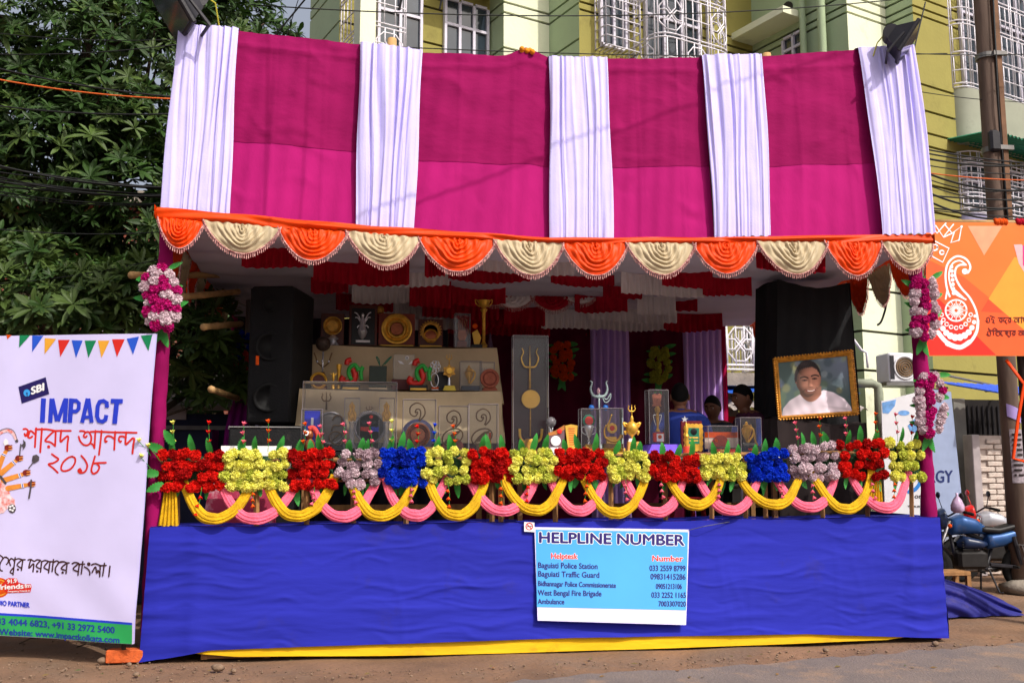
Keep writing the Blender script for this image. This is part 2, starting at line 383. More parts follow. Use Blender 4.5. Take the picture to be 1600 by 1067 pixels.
# twigs
for (a, b, lb) in [((120, 1012), (170, 1005), 'thin dry twig on the ground under the white banner'), ((30, 1007), (62, 1000), 'short pale twig in the shade at far left')]:
    p, q = ground(*a), ground(*b); m_ = MB(); m_.tube([p + V(0, 0, .01), (p + q) / 2 + V(0, .03, .035), q + V(0, 0, .015)], [.006, .007, .003], 6); single('twig', m_, M_bark, lb, 'twig')

# ------------------------------------------------------------------ green apartment building (plan turned 22 degrees)
ANG = R(22); Ad = V(math.cos(ANG), math.sin(ANG), 0); Bd = V(math.sin(ANG), -math.cos(ANG), 0)
def onray(p, d, px, py=50):
    r_ = ray(px, py); bx, by = CAM.x - p.x, CAM.y - p.y; det = d.x * (-r_.y) + r_.x * d.y
    t = (bx * (-r_.y) + r_.x * by) / det; return V(p.x + t * d.x, p.y + t * d.y, 0)
P787 = at(787, 50, 7.6); P787.z = 0
pv = [P787]; kinds = []
q = P787
for k, px in (('A', 858), ('B', 905), ('A', 1175), ('B', 1325), ('A', 1385), ('B', 1428), ('A', 1490), ('A', 1900)):
    q = onray(q, Ad if k == 'A' else Bd, px); pv.append(q); kinds.append((k, px))
ql = onray(P787, Bd, 765); q633 = onray(ql, Ad, 633); q520 = onray(q633, Ad, 530); q486 = onray(q520, Bd, 484)
back = -Bd * 6
pv = [q486 + Ad * 4 - Bd * .5, q486, q520, q633, ql] + pv
M_wall_lit = mat('green_wall_lit', (222, 226, 198), rough=.9, var=.07, scale=1.2, dirt=((150, 150, 126), 1.1, .55, .5), bump=.2, bscale=14)  # lit tone of the green wall: sunlight painted into the colour
M_wall_shade = mat('green_wall_shaded', (168, 186, 150), rough=.9, var=.08, scale=1.2, dirt=((140, 150, 122), 1.5, .6, .4), bump=.15, bscale=30)  # same green wall in its shaded tone, painted darker for the side faces
M_olive = mat('olive_wall', (148, 140, 76), rough=.9, var=.1, scale=1.2, dirt=((112, 102, 58), 1.1, .54, .6), bump=.2, bscale=14)
M_groove = mat('dark_groove', (52, 48, 42), rough=.9, var=.2)
seg_m = [M_wall_shade, M_wall_shade, M_olive, M_olive, M_wall_shade, M_wall_lit, M_wall_shade, M_olive, M_wall_shade, M_wall_lit, M_wall_shade, M_olive, M_olive]  # pier fronts take the sunlit green, faces turned away the shaded green
def zat(px, py, p):                      # height seen at a pixel on the vertical through plan point p
    d = ray(px, py); t = ((p.x - CAM.x) ** 2 + (p.y - CAM.y) ** 2) ** .5 / (d.x ** 2 + d.y ** 2) ** .5; return CAM.z + d.z * t
pr = pv[10]; pl = pv[5]
gl = sorted([zat(787, 3, pl), zat(787, 19, pl), zat(787, 74, pl), zat(787, 110, pl), zat(787, 165, pl)])
grr = sorted([zat(1428, y, pv[11]) for y in (-8, 8, 20, 130, 171, 206, 227, 288, 330, 352)] + [zat(1376, y, pv[9]) for y in (448, 515, 577)])
bld = thing('apartment_building', 'pale green and olive apartment block with dark grooves behind the stall', 'building', (pr.x, pr.y, 0))
n_ = len(pv)
def mitre(i, d):                         # offset of plan vertex i outward (towards the street) by d
    ns = []
    if i > 0: t = (pv[i] - pv[i - 1]).normalized(); ns.append(V(t.y, -t.x, 0))
    if i < n_ - 1: t = (pv[i + 1] - pv[i]).normalized(); ns.append(V(t.y, -t.x, 0))
    if len(ns) == 1: return pv[i] + ns[0] * d
    b = (ns[0] + ns[1]); return pv[i] + b * (d / (1 + ns[0].dot(ns[1])))
H = 13.0
core = MB()
for i in range(n_ - 1):
    a, b = mitre(i, -.05), mitre(i + 1, -.05); a2, b2 = mitre(i, -.3), mitre(i + 1, -.3)
    core.add([(p.x, p.y, z) for z in (0, H) for p in (a, b, b2, a2)], [(0, 1, 5, 4), (1, 2, 6, 5), (2, 3, 7, 6), (3, 0, 4, 7), (4, 5, 6, 7)])
core.build('wall_core', M_groove, bld)
for i in range(n_ - 1):
    gs = gl if i < 7 else grr; zs = [.0] + [z for z in gs if z > .3] + [H]
    for z0, z1 in zip(zs, zs[1:]):
        if z1 - z0 < .08: continue
        a, b = mitre(i, 0), mitre(i + 1, 0); a2, b2 = mitre(i, -.048), mitre(i + 1, -.048); e = .022
        p_ = MB(); p_.add([(p.x, p.y, z) for z in (z0 + e, z1 - e) for p in (a, b, b2, a2)], [(3, 2, 1, 0), (0, 1, 5, 4), (1, 2, 6, 5), (2, 3, 7, 6), (3, 0, 4, 7), (4, 5, 6, 7)])
        p_.build('wall_panel', seg_m[i], bld)
rf = MB(); rf.poly([(p.x, p.y, H + .002) for p in [mitre(i, .25) for i in range(n_)]] + [(pv[-1].x, pv[-1].y + 14, H + .002), (pv[0].x, pv[0].y + 10, H + .002)], (0, 0, .25)); rf.build('roof', M_conc, bld)
M_glass = mat('dark_window_glass', (46, 56, 66), rough=.08, var=.4, scale=3, spec=.8)
M_frame = mat('white_window_frame', (206, 202, 216), rough=.5, var=.08)
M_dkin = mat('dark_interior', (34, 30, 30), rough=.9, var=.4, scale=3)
def nrm(d): return V(d.y, -d.x, 0)
def window(p, d, w_, z0, z1, cols, off=.03, parent=bld, name='window'):
    n = nrm(d); f = MB(); rot = Matrix.Rotation(math.atan2(d.y, d.x), 3, 'Z'); c0 = p + n * off; t = .05
    for k in range(cols + 1): c = c0 + d * (w_ * k / cols); f.box((c.x, c.y, (z0 + z1) / 2), (t, .09, z1 - z0), rot)
    for z in (z0 - t / 2, z1 + t / 2, lerp(z0, z1, .62)):
        for k in range(cols):
            c = c0 + d * (w_ * (k + .5) / cols); f.box((c.x, c.y, z), (w_ / cols - t, .08, t), rot)
    fo = f.build(name, M_frame, parent)
    for k in range(cols):
        c = c0 + d * (w_ * (k + .5) / cols) - n * .01
        pn = MB(); pn.box((c.x, c.y, (z0 + z1) / 2), (w_ / cols - t, .012, z1 - z0), rot); pn.build('pane', M_glass, fo)
    return fo
# olive wall with the three-light window, left of the first pier
wz0, wz1 = zat(725, 88, q633), zat(700, 0, q633)
wa = onray(ql, Ad, 694, 40); wb = onray(ql, Ad, 760, 40); window(wa, Ad, (wb - wa).length, wz0, wz1 + .15, 3)
def slab(p, d, w_, dep, z, th, m, name, parent=bld, back=.0):
    n = nrm(d); s_ = MB(); s_.poly([p - n * back + V(0, 0, z), p + d * w_ - n * back + V(0, 0, z), p + d * w_ + n * dep + V(0, 0, z), p + n * dep + V(0, 0, z)], (0, 0, th)); return s_.build(name, m, parent)
slab(wa - Ad * .3, Ad, (wb - wa).length + .32, .75, wz1 + .42, .12, M_olive, 'sunshade', back=-.003)
slab(wa - Ad * .12, Ad, (wb - wa).length + .2, .16, wz0 - .16, .07, M_olive, 'sill', back=-.003)
# grilles
def roundpath(pts, r, k=6):
    out = [pts[0]]
    for a, b, c in zip(pts, pts[1:], pts[2:]):
        u = (a - b).normalized(); v = (c - b).normalized(); s_, e = b + u * r, b + v * r
        for i in range(k + 1):
            t = i / k; out.append(s_ * (1 - t) ** 2 + b * 2 * t * (1 - t) + e * t * t)
    out.append(pts[-1]); return out
def pathpt(path, s):
    for a, b in zip(path, path[1:]):
        l = (b - a).length
        if s <= l: return a + (b - a) * (s / l if l else 0)
        s -= l
    return path[-1]
def plen(path): return sum((b - a).length for a, b in zip(path, path[1:]))
def grille(path, z0, z1, parent, name='grille', pitch=.9, rows=3, r=.013, knots=True, vert=.15):
    m_ = MB(); Lp = plen(path); hs = (z1 - z0) / rows
    for k in range(rows + 1):
        for dz in ((0, .07) if k < rows else (0,)): m_.tube([p + V(0, 0, z0 + k * hs + dz) for p in path], r, 5)
    npan = max(1, round(Lp / pitch)); pw = Lp / npan
    for i in range(npan + 1):
        for ds in (-.03, .03):
            s_ = min(max(i * pw + ds, 0), Lp); p = pathpt(path, s_); m_.bar(p + V(0, 0, z0), p + V(0, 0, z1), r, 5)
    def L(s_, z): return pathpt(path, min(max(s_, 0), Lp)) + V(0, 0, z)
    for i in range(npan):
        for k in range(rows):
            cx, cz = (i + .5) * pw, z0 + (k + .54) * hs; a, b = pw * .40, hs * .36
            if knots and (i + k) % 2 == 0:
                o = [(-.45, -1), (.45, -1), (1, -.5), (1, .5), (.45, 1), (-.45, 1), (-1, .5), (-1, -.5)]
                m_.tube([L(cx + u * a, cz + v * b) for u, v in o], r * .9, 5, closed=True)
                for sg in (-1, 1):
                    m_.tube([L(cx + u * a * sg, cz + v * b) for u, v in [(-1.1, -.3), (-.45, -.3), (.35, .45), (.35, 1.3)]], r * .9, 5)
                    m_.tube([L(cx + u * a * sg, cz + v * b) for u, v in [(-1.1, .3), (-.45, .3), (.35, -.45), (.35, -1.3)]], r * .9, 5)
            else:
                nv = max(2, int(pw / vert))
                for j in range(1, nv): m_.bar(L(i * pw + pw * j / nv, z0 + k * hs + .07), L(i * pw + pw * j / nv, z0 + (k + 1) * hs), r * .85, 5)
                m_.tube([L(i * pw + pw * j / 4, cz) for j in range(5)], r * .85, 5)
    return m_.build(name, M_grille, parent, smooth=True)
def rail_rows(path, z0, z1, rows, parent, name='grille'):
    m_ = MB(); Lp = plen(path)
    for k in range(rows + 1): m_.tube([p + V(0, 0, lerp(z0, z1, k / rows)) for p in path], .012, 5)
    for s_ in (0, Lp * .5, Lp): p = pathpt(path, s_); m_.bar(p + V(0, 0, z0), p + V(0, 0, z1), .016, 5)
    c = pathpt(path, Lp * .55); u = (path[-1] - path[0]).normalized(); zc = lerp(z0, z1, .55)
    for sg in (-1, 1):
        for sv in (-1, 1): m_.tube([c + u * .30 * sg + V(0, 0, zc + sv * .22), c + u * .10 * sg + V(0, 0, zc + sv * .12), c + V(0, 0, zc), ], .012, 5)
        m_.bar(c + u * .1 * sg + V(0, 0, zc + .12 * sg), c + u * .1 * sg + V(0, 0, zc + .42 * sg), .012, 5)
    return m_.build(name, M_grille, parent, smooth=True)
# left corner balcony with its column
cr_ = onray(q633 + Bd * 1.1, Ad, 634); cl_ = onray(cr_, Ad, 570); cb_ = onray(cl_, Bd, 502)
zb = zat(600, 118, cl_)
m_ = MB(); m_.box((cl_.x, cl_.y, (zb + H) / 2), (.26, .26, H - zb), Matrix.Rotation(ANG, 3, 'Z')); m_.build('balcony_column', M_wall_lit, bld)
grille([cr_, cl_ + Ad * .14], zb + .1, zb + 3.1, bld, rows=4, pitch=.8)
grille([cl_ - Bd * .14, cb_], zb + .1, zb + 3.1, bld, rows=4, pitch=.8)
m_ = MB(); m_.poly([p + V(0, 0, zb - .15) for p in (cr_ + Bd * .15, cl_ + Bd * .15 - Ad * .15, cb_ - Ad * .15, cb_ + Ad * 1.6, q633 - Bd * .02)], (0, 0, .2)); m_.build('balcony_slab', M_olive, bld)
wq = onray(q633, Ad, 590); window(wq, Ad, .8, zb + .3, zb + 2.6, 2)
# cage window on the olive wall
wp, wq = onray(pv[7], Ad, 930, 40), onray(pv[7], Ad, 982, 40); cz0 = zat(950, 78, wp)
window(wp + Ad * .1, Ad, (wq - wp).length - .2, cz0 + .15, cz0 + 2, 2)
cg = [wp, wp + Bd * .32, wq + Bd * .32, wq]; rail_rows(cg[1:3], cz0, cz0 + 2.1, 12, bld); rail_rows(cg[0:2], cz0, cz0 + 2.1, 12, bld); rail_rows(cg[2:4], cz0, cz0 + 2.1, 12, bld)
m_ = MB()
for k in range(9):
    p = lerp(cg[0], cg[3], k / 8); m_.bar(p + V(0, 0, cz0), p + Bd * .32 + V(0, 0, cz0), .012, 5)
m_.build('cage_floor', M_grille, bld)
# rounded balcony
r0 = onray(pv[7], Ad, 990, 50); r1 = onray(r0, Bd, 1030, 50); r2 = onray(r1, Ad, 1146, 50); r3 = r2 - Bd * (r1 - r0).length
rp_ = roundpath([r0, r1, r2, r3], .38); rz = zat(1060, 118, r1)
grille(rp_, rz, rz + 3.2, bld, rows=4, pitch=.62, r=.015)
m_ = MB(); m_.poly([p + V(0, 0, rz - .25) for p in roundpath([r0, r1 + Bd * .12, r2 + Bd * .12 + Ad * .1, r3 + Ad * .1], .42)], (0, 0, .22)); m_.build('balcony_slab', M_olive, bld)
window(r0 + Ad * .25, Ad, (r2 - r1).length - .5, rz + .1, rz + 2.4, 3)
# chajja + little window + ventilator hole on the shaded return wall
s0 = onray(pv[8], Bd, 1190, 60); s1 = onray(pv[8], Bd, 1258, 60); dB = (s1 - s0).normalized(); zs = zat(1256, 30, s1)
slab(s0 - Bd * .3, Bd, (s1 - s0).length + .3, .55, zs, .13, M_wall_lit, 'sunshade', back=-.003)
window(onray(pv[8], Bd, 1226, 60), Bd, (s1 - onray(pv[8], Bd, 1226, 60)).length, zat(1240, 100, s1), zs - .25, 2)
hc = onray(pv[8], Bd, 1231, 15); m_ = MB(); hz = zat(1231, 14, hc); nB = nrm(Bd)
m_.tube([hc + nB * .0 + V(0, 0, hz), hc + nB * .03 + V(0, 0, hz)], .13, 16); m_.build('ventilator', M_groove, bld)
for px, rr in ((1262, .06), (1292, .075)):
    p = onray(pv[8], Bd, px, 60) + nB * .12; m_ = MB(); m_.bar(p + V(0, 0, .0), p + V(0, 0, H), rr, 12)
    for k in range(7): m_.bar(p + V(0, 0, 1 + k * 1.9), p + V(0, 0, 1.14 + k * 1.9), rr * 1.2, 12)
    m_.build('drain_pipe', M_wall_shade, bld, smooth='auto')
# right-hand round balcony: two grilles, curved parapet, green corrugated awning
k0 = onray(pv[11], Ad, 1484, 60); k1 = onray(k0, Bd, 1500, 60); k2 = onray(k1, Ad, 1640, 60); k3 = k2 - Bd * .8
kp = roundpath([k0, k1, k2, k3], .35); za, zc, zd = zat(1500, 132, k1), zat(1500, 222, k1), zat(1500, 330, k1)
grille(kp, za, za + 3, bld, rows=5, pitch=.62, r=.014, knots=False, vert=.16)
m_ = MB(); M_par = mat('grey_parapet', (150, 152, 136), rough=.9, var=.12, scale=2, dirt=((110, 108, 98), 2, .55, .5))
m_.grid(lambda u, v: pathpt(kp, u * plen(kp)) + V(0, 0, lerp(zc, za - .02, v)), 40, 1)
pin = [p + (V(7.6, 9, 0) - p).normalized() * .1 for p in kp]
m_.grid(lambda u, v: pathpt(pin, u * plen(pin)) + V(0, 0, lerp(zc, za - .02, v)), 40, 1); m_.build('parapet', M_par, bld, smooth='auto')
M_gsheet = mat('green_corrugated_sheet', (40, 120, 92), rough=.6, var=.25, scale=4)
def corr(p, d, w_, n, dep, z, drop, amp=.025, pitch=.11, m=M_gsheet, name='awning', parent=bld, th=.006):
    m_ = MB(); nu = max(8, int(w_ / pitch * 6))
    f = lambda u, v, o: p + d * (w_ * u) + n * (dep * v) + V(0, 0, z - drop * v + amp * math.sin(2 * PI * u * w_ / pitch) + o)
    m_.grid(lambda u, v: f(u, v, 0), nu, 3); m_.grid(lambda u, v: f(1 - u, v, -th), nu, 3); return m_.build(name, m, parent, smooth=True)
corr(k0 - Ad * .25, Ad, 3.4, nrm(Ad), .85, zc + .05, .10)
grille([p + Bd * .02 for p in kp], zd, zc - .15, bld, rows=4, pitch=.62, r=.013, knots=False, vert=.16)
m_ = MB(); m_.grid(lambda u, v: pathpt(kp, u * plen(kp)) + V(0, 0, lerp(zd - 1.1, zd - .02, v)), 40, 1); m_.build('parapet', mat('lilac_grey_wall', (150, 146, 176), rough=.9, var=.1), bld, smooth=True)
window(onray(pv[11], Ad, 1500, 60), Ad, 2.6, za + .1, za + 2.4, 3); window(onray(pv[11], Ad, 1500, 200), Ad, 2.6, zd + .05, zc - .3, 3)
# lower storey seen right of the stall
lp = at(1350, 600, 6.0)
m_ = MB(); e0, e1 = pv[9] + nrm(Ad) * .01, pv[10]
zl = zat(1376, 577, pv[9])
# low balcony seen through the right side opening
g0 = at(1126, 590, 5.6); g1 = at(1186, 590, 5.6); gb = V(g0.x, g0.y, 0); gz0 = at(1150, 577, 5.6).z; gz1 = at(1150, 505, 5.6).z
lb = thing('low_balcony', 'small concrete balcony with white ornamental railing beyond the right side opening', 'balcony', (g1.x, g1.y + .4, 0))
grille([V(g0.x - .9, 5.6, 0), V(g1.x - .05, 5.6, 0)], gz0, gz1, lb, name='railing', rows=1, pitch=.55, r=.018)
grille([V(g1.x - .05, 5.6, 0), V(g1.x - .05, 6.6, 0)], gz0, gz1, lb, name='railing', rows=1, pitch=.6, r=.016)
m_ = MB(); m_.box(((g0.x + g1.x) / 2 - .5, 6.1, gz0 - .16), (g1.x - g0.x + 1.1, 1.15, .2)); m_.build('slab', M_conc, lb)
m_ = MB(); m_.box((g1.x - .25, 6.3, (gz0 - .26) / 2), (.25, .25, gz0 - .27)); m_.build('column', M_conc, lb)
# rear yard wall with greek-key grille, far side of that gap
yw = thing('rear_yard_wall', 'olive rear wall with white rectangular window grille beyond the low balcony', 'wall', (4.6, 8.2, 0))
m_ = MB(); m_.box((4.7, 8.3, 3.4), (3.4, .2, 6.8)); m_.build('wall', M_olive, yw)
ya, yb = at(1176, 500, 8.1), at(1216, 500, 8.1); z0_, z1_ = at(1190, 552, 8.1).z, at(1190, 470, 8.1).z
m_ = MB(); wN = 5
m_.box(((ya.x + yb.x) / 2, 8.19, (z0_ + z1_) / 2), (yb.x - ya.x + .3, .02, z1_ - z0_ + .1)); m_.build('pane', M_glass, yw)
m_ = MB()
for k in range(3):
    for j in range(3):
        cx, cz = lerp(ya.x, yb.x, (k + .5) / 3), lerp(z0_, z1_, (j + .5) / 3); a, b = (yb.x - ya.x) / 6, (z1_ - z0_) / 6
        for sfr in (1, .66, .3): m_.tube([V(cx + u * a * sfr, 8.1, cz + v * b * sfr) for u, v in ((-1, -1), (1, -1), (1, 1), (-1, 1))], .014, 5, closed=True)
m_.build('grille', M_grille, yw)
# small shop with blue tarpaulin roof behind the two right-hand men
sh = thing('small_shop', 'dark little shop with blue tarpaulin and tin roof edge behind the stall', 'shop', (4.2, 5.0, 0))
a, b = at(1120, 612, 5.2), at(1345, 612, 5.2); M_tarp = mat('blue_tarpaulin', (34, 92, 196), rough=.5, var=.3, scale=4, bump=.4, bscale=12)
m_ = MB(); m_.grid(lambda u, v: V(lerp(a.x - .3, b.x, u), 5.2 + v * .9, a.z + .09 * v * 2 + .03 * math.sin(u * 19) * (1 - v)), 40, 4); m_.build('tarpaulin', M_tarp, sh, smooth=True)
M_tin = mat('tin_sheet', (196, 186, 180), rough=.5, var=.2, metal=.2)
corr(V(a.x - .3, 5.6, 0), V(1, 0, 0), b.x - a.x + .3, V(0, -1, 0), .6, at(1200, 628, 5.3).z + .06, .18, m=M_tin, name='tin_roof', parent=sh, pitch=.18, amp=.03)
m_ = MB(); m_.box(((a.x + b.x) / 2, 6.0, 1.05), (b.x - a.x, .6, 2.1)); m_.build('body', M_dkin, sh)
for px, c in ((1142, 'red'), (1190, 'red'), (1222, 'red')):
    p = at(px, 672, 5.65); m_ = MB(); m_.box((p.x, 5.66, p.z), (.26, .05, .42)); m_.build('goods_packet', mat('dull_red', (150, 26, 30), rough=.7), sh)
p = at(1205, 672, 5.62); m_ = MB(); letters(m_, lambda x, y, e=0: V(p.x + (x - 1205) * .0095, 5.625 - e, p.z - (y - 672) * .0095), 'A', 1216, 682, 1232, 682, 22, bold=.6); m_.build('lettering', M_paper, sh)

# red brick house behind the tree
bh = thing('brick_house', 'red brick house mostly hidden behind the leafy tree', 'house', (-7.5, 9.5, 0))
M_rbrick = mat('red_brick_wall', (150, 78, 62), rough=.9, var=.3, scale=3, bump=.4, bscale=30)
N = M_rbrick.node_tree.nodes; L_ = M_rbrick.node_tree.links; bt = N.new('ShaderNodeTexBrick'); bt.inputs['Scale'].default_value = 4.5
bt.inputs['Color1'].default_value = srgb(158, 78, 60); bt.inputs['Color2'].default_value = srgb(128, 62, 50); bt.inputs['Mortar'].default_value = srgb(150, 128, 112)
mpn = N.new('ShaderNodeMapping'); mpn.inputs['Rotation'].default_value = (R(90), 0, 0); tcn = [x for x in N if x.type == 'TEX_COORD'][0]
L_.new(tcn.outputs['Object'], mpn.inputs[0]); L_.new(mpn.outputs[0], bt.inputs[0]); L_.new(bt.outputs[0], N['Principled BSDF'].inputs['Base Color'])
m_ = MB(); m_.box((-8, 11.5, 3.2), (11, 4, 6.4)); m_.build('wall', M_rbrick, bh)
m_ = MB(); m_.box((-8, 11.5, 6.52), (11.6, 4.6, .22)); m_.build('roof', M_conc, bh)
for x in (-12, -9.3, -6.6, -4.4):
    for z in (1.1, 4.1): window(V(x, 9.5, 0), V(1, 0, 0), 1.1, z, z + 1.3, 2, parent=bh)

# ------------------------------------------------------------------ trees at left
def whorl(n, L0, seed):
    r_ = random.Random(seed); m_ = MB()
    for k in range(n):
        a = 2 * PI * k / n + r_.uniform(-.25, .25); el = r_.uniform(-.15, .75) if k % 2 else r_.uniform(.1, 1.05); L = L0 * r_.uniform(.75, 1.15); wd = L * r_.uniform(.095, .135)
        d = V(math.cos(a) * math.cos(el), math.sin(a) * math.cos(el), math.sin(el)); s_ = V(-math.sin(a), math.cos(a), 0); nn = d.cross(s_)
        pts = []
        for t, wf in ((.04, .12), (.3, .72), (.62, 1), (.85, .62), (1, .03)):
            c = d * (L * t) - V(0, 0, 1) * (L * .22 * t * t); sg = nn * (wd * .25)
            pts += [c - s_ * wd * wf + sg * wf, c, c + s_ * wd * wf + sg * wf]
        m_.add(pts, [f for i in range(4) for f in ((i * 3, i * 3 + 1, i * 3 + 4, i * 3 + 3), (i * 3 + 1, i * 3 + 2, i * 3 + 5, i * 3 + 4))])
    return m_
def tree(name, label, base, lobes, trunk_top, seed, n_part, n_all, mats, size=.22, front=None):
    r_ = random.Random(seed); t = thing(name, label, 'tree', base)
    m_ = MB(); b = Vector(base); top = Vector(trunk_top)
    m_.tube([b, lerp(b, top, .3) + V(.08, .03, 0), lerp(b, top, .65) - V(.06, .05, 0), top], [.2, .16, .12, .05], 10); tr = m_.build('trunk', M_bark, t, smooth=True)
    for (c, rad) in lobes:
        m_ = MB(); c = Vector(c); s_ = lerp(b, top, min(.95, max(.25, (c.z - b.z) / (top.z - b.z + .01) - .25))); mid = (s_ + c) / 2 + V(0, 0, -.15)
        m_.tube([s_, mid, c], [.07, .05, .02], 7)
        for k in range(5):
            d = V(r_.gauss(0, 1), r_.gauss(0, 1), r_.gauss(.2, .8)).normalized(); m_.tube([mid if k % 2 else c, c + V(d.x * rad[0], d.y * rad[1], d.z * rad[2]) * .8], [.025, .008], 5)
        m_.build('limb', M_bark, tr, smooth=True)
    protos = [[whorl(n, size * f, seed + 10 + i).mesh('leaf_cluster', False) for i, (n, f) in enumerate(((10, 1), (12, 1.1), (9, .8), (11, 1.0)))] for _ in mats]
    for ps, mm in zip(protos, mats):
        for me in ps: me.materials.append(mm)
    spots = []
    vol = [l[1][0] * l[1][2] for l in lobes]
    for i in range(n_all):
        c, rad = r_.choices(lobes, vol)[0]; d = V(r_.gauss(0, 1), r_.gauss(-.35, 1), r_.gauss(.1, 1)).normalized()
        rr = r_.uniform(.62, 1.05) ** .7; p = Vector(c) + V(d.x * rad[0], d.y * rad[1], d.z * rad[2]) * rr
        up = (d * .8 + V(0, -.15, .75) + V(r_.gauss(0, .25), r_.gauss(0, .25), r_.gauss(0, .2))).normalized()
        spots.append((-(p.y) + rr * .8, p, up))
    spots.sort(key=lambda s_: -s_[0]); rest = [MB() for _ in mats]
    for i, (_, p, up) in enumerate(spots):
        qn = up.to_track_quat('Z', 'Y') @ Quaternion((0, 0, 1), r_.uniform(0, 6.28)); s_ = r_.uniform(.55, 1.3); k = 0 if r_.random() < .72 else len(mats) - 1
        if i < n_part:
            o = link('leaf_cluster', r_.choice(protos[k]), None, t, p - b); o.rotation_mode = 'QUATERNION'; o.rotation_quaternion = qn; o.scale = (s_,) * 3
        else:
            me = r_.choice(protos[k]); Mx = qn.to_matrix()
            rest[k].add([p + Mx @ (v.co * s_) for v in me.vertices], [tuple(f.vertices) for f in me.polygons])
    for k, mb in enumerate(rest):
        if mb.v: o = mb.build('foliage', mats[k], t); o['kind'] = 'stuff'
    return t
def W3(px, py, Y): return tuple(at(px, py, Y))
tree('leafy_tree', 'tall dark green tree with whorled leaves left of the stall', (-6.0, 4.6, 0),
     [(W3(60, 60, 4.2), (1.9, 1.3, 1.2)), (W3(230, 120, 4.0), (1.7, 1.2, 1.3)), (W3(340, 50, 4.8), (1.0, 1.0, .8)), (W3(120, 250, 3.8), (1.9, 1.1, 1.1)), (W3(20, 330, 4.2), (1.5, 1.0, 1.0)), (W3(230, 320, 3.9), (1.2, 1.0, 1.0)),
      (W3(-110, 180, 4.6), (1.6, 1.3, 1.8)), (W3(210, -40, 4.6), (1.8, 1.3, 1.0)), (W3(400, 90, 5.4), (.75, .7, .7)), (W3(150, 420, 4.4), (1.6, .9, .7)), (W3(20, 440, 4.0), (1.4, .9, .7)), (W3(60, 190, 4.4), (1.5, 1.0, 1.0))],
     at(150, 0, 4.5), 5, 300, 3800, [M_leaf, M_leaf2], size=.205)
tree('leafy_tree', 'lower yellowish green tree whose leaves rise over the white banner', (-4.9, 2.6, 0),
     [(W3(90, 480, 2.2), (1.15, .7, .42)), (W3(200, 470, 2.3), (.8, .7, .5)), (W3(20, 430, 2.6), (.9, .7, .5)), (W3(300, 520, 2.6), (.6, .5, .5)), (W3(330, 590, 3.2), (.6, .5, .4))],
     at(140, 500, 2.5), 23, 190, 560, [M_leaf2, M_leaf], size=.20)
tree('leafy_tree', 'dark rear tree seen through the left side opening of the stall', (-3.6, 6.6, 0),
     [(W3(330, 480, 6.4), (1.6, .8, 1.6)), (W3(270, 590, 6.2), (1.6, .8, 1.1)), (W3(400, 400, 6.6), (1.4, .8, 1.2)), (W3(200, 520, 6.6), (1.6, .8, 1.4))],
     at(320, 430, 6.5), 37, 120, 620, [M_leaf], size=.28)

# kiosk in the shade at left
kk = thing('roadside_kiosk', 'dark blue roadside kiosk with pale sloping roof in the tree shade', 'kiosk', (-3.6, 3.9, 0))
a, b = at(246, 640, 3.6), at(372, 640, 3.6)
M_kroof = mat('dusty_grey_roof', (150, 142, 136), rough=.9, var=.25, scale=4)
m_ = MB(); m_.poly([V(a.x - .6, 3.4, a.z), V(b.x + .15, 3.4, a.z - .02), V(b.x - .1, 4.8, a.z + .5), V(a.x - .6, 4.8, a.z + .5)], (0, 0, .06)); m_.build('roof', M_kroof, kk)
m_ = MB(); m_.box(((a.x + b.x) / 2 - .2, 4.15, a.z / 2 - .02), (b.x - a.x + .5, 1.2, a.z - .06)); m_.build('body', mat('dark_blue_sheet', (30, 36, 70), rough=.6, var=.3, scale=4), kk)
c, d = at(256, 628, 3.5), at(290, 655, 3.5); m_ = MB(); m_.box(((c.x + d.x) / 2, 3.53, (at(270, 643, 3.5).z)), (d.x - c.x, .03, .19)); m_.build('panel', mat('pale_sheet', (168, 160, 160), rough=.7), kk)
m_ = MB(); m_.box(((a.x + b.x) / 2 - .2, 3.52, at(300, 668, 3.5).z), (b.x - a.x + .5, .05, .05)); m_.build('counter', M_steel, kk)
# ================================================================== THE STALL
st = thing('festival_stall', 'festival stall with magenta and white cloth fascia, orange swag valance and blue skirted stage', 'stall', (.2, 2.2, 0))
XL, XR, DEP = -3.36, 3.80, 4.5
FLOOR = .80
# stage platform
m_ = MB(); m_.box((.22, 2.35, FLOOR - .04), (7.1, 4.5, .07)); m_.build('stage_floor', mat('worn_plank_floor', (70, 58, 50), rough=.9, var=.4, scale=5, stretch=(.2, 1, 1)), st)
for x in (-3.0, -1.6, -.2, 1.2, 2.6, 3.6):
    for y in (.35, 2.3, 4.4):
        m_ = MB(); m_.bar(V(x, y, 0), V(x, y, FLOOR - .08), .045, 8); m_.build('stage_leg', M_bamboo, st, smooth=True)
# small timber trestle visible under the left end
a, b = ground(305, 1046), ground(362, 1040)
m_ = MB(); m_.box((a.x, .02, .11), (.05, .05, .22)); m_.box((b.x + .25, .02, .11), (.05, .05, .22)); m_.box(((a.x + b.x + .25) / 2, .02, .03), (b.x + .25 - a.x - .052, .045, .05)); m_.build('trestle', M_wood, st)
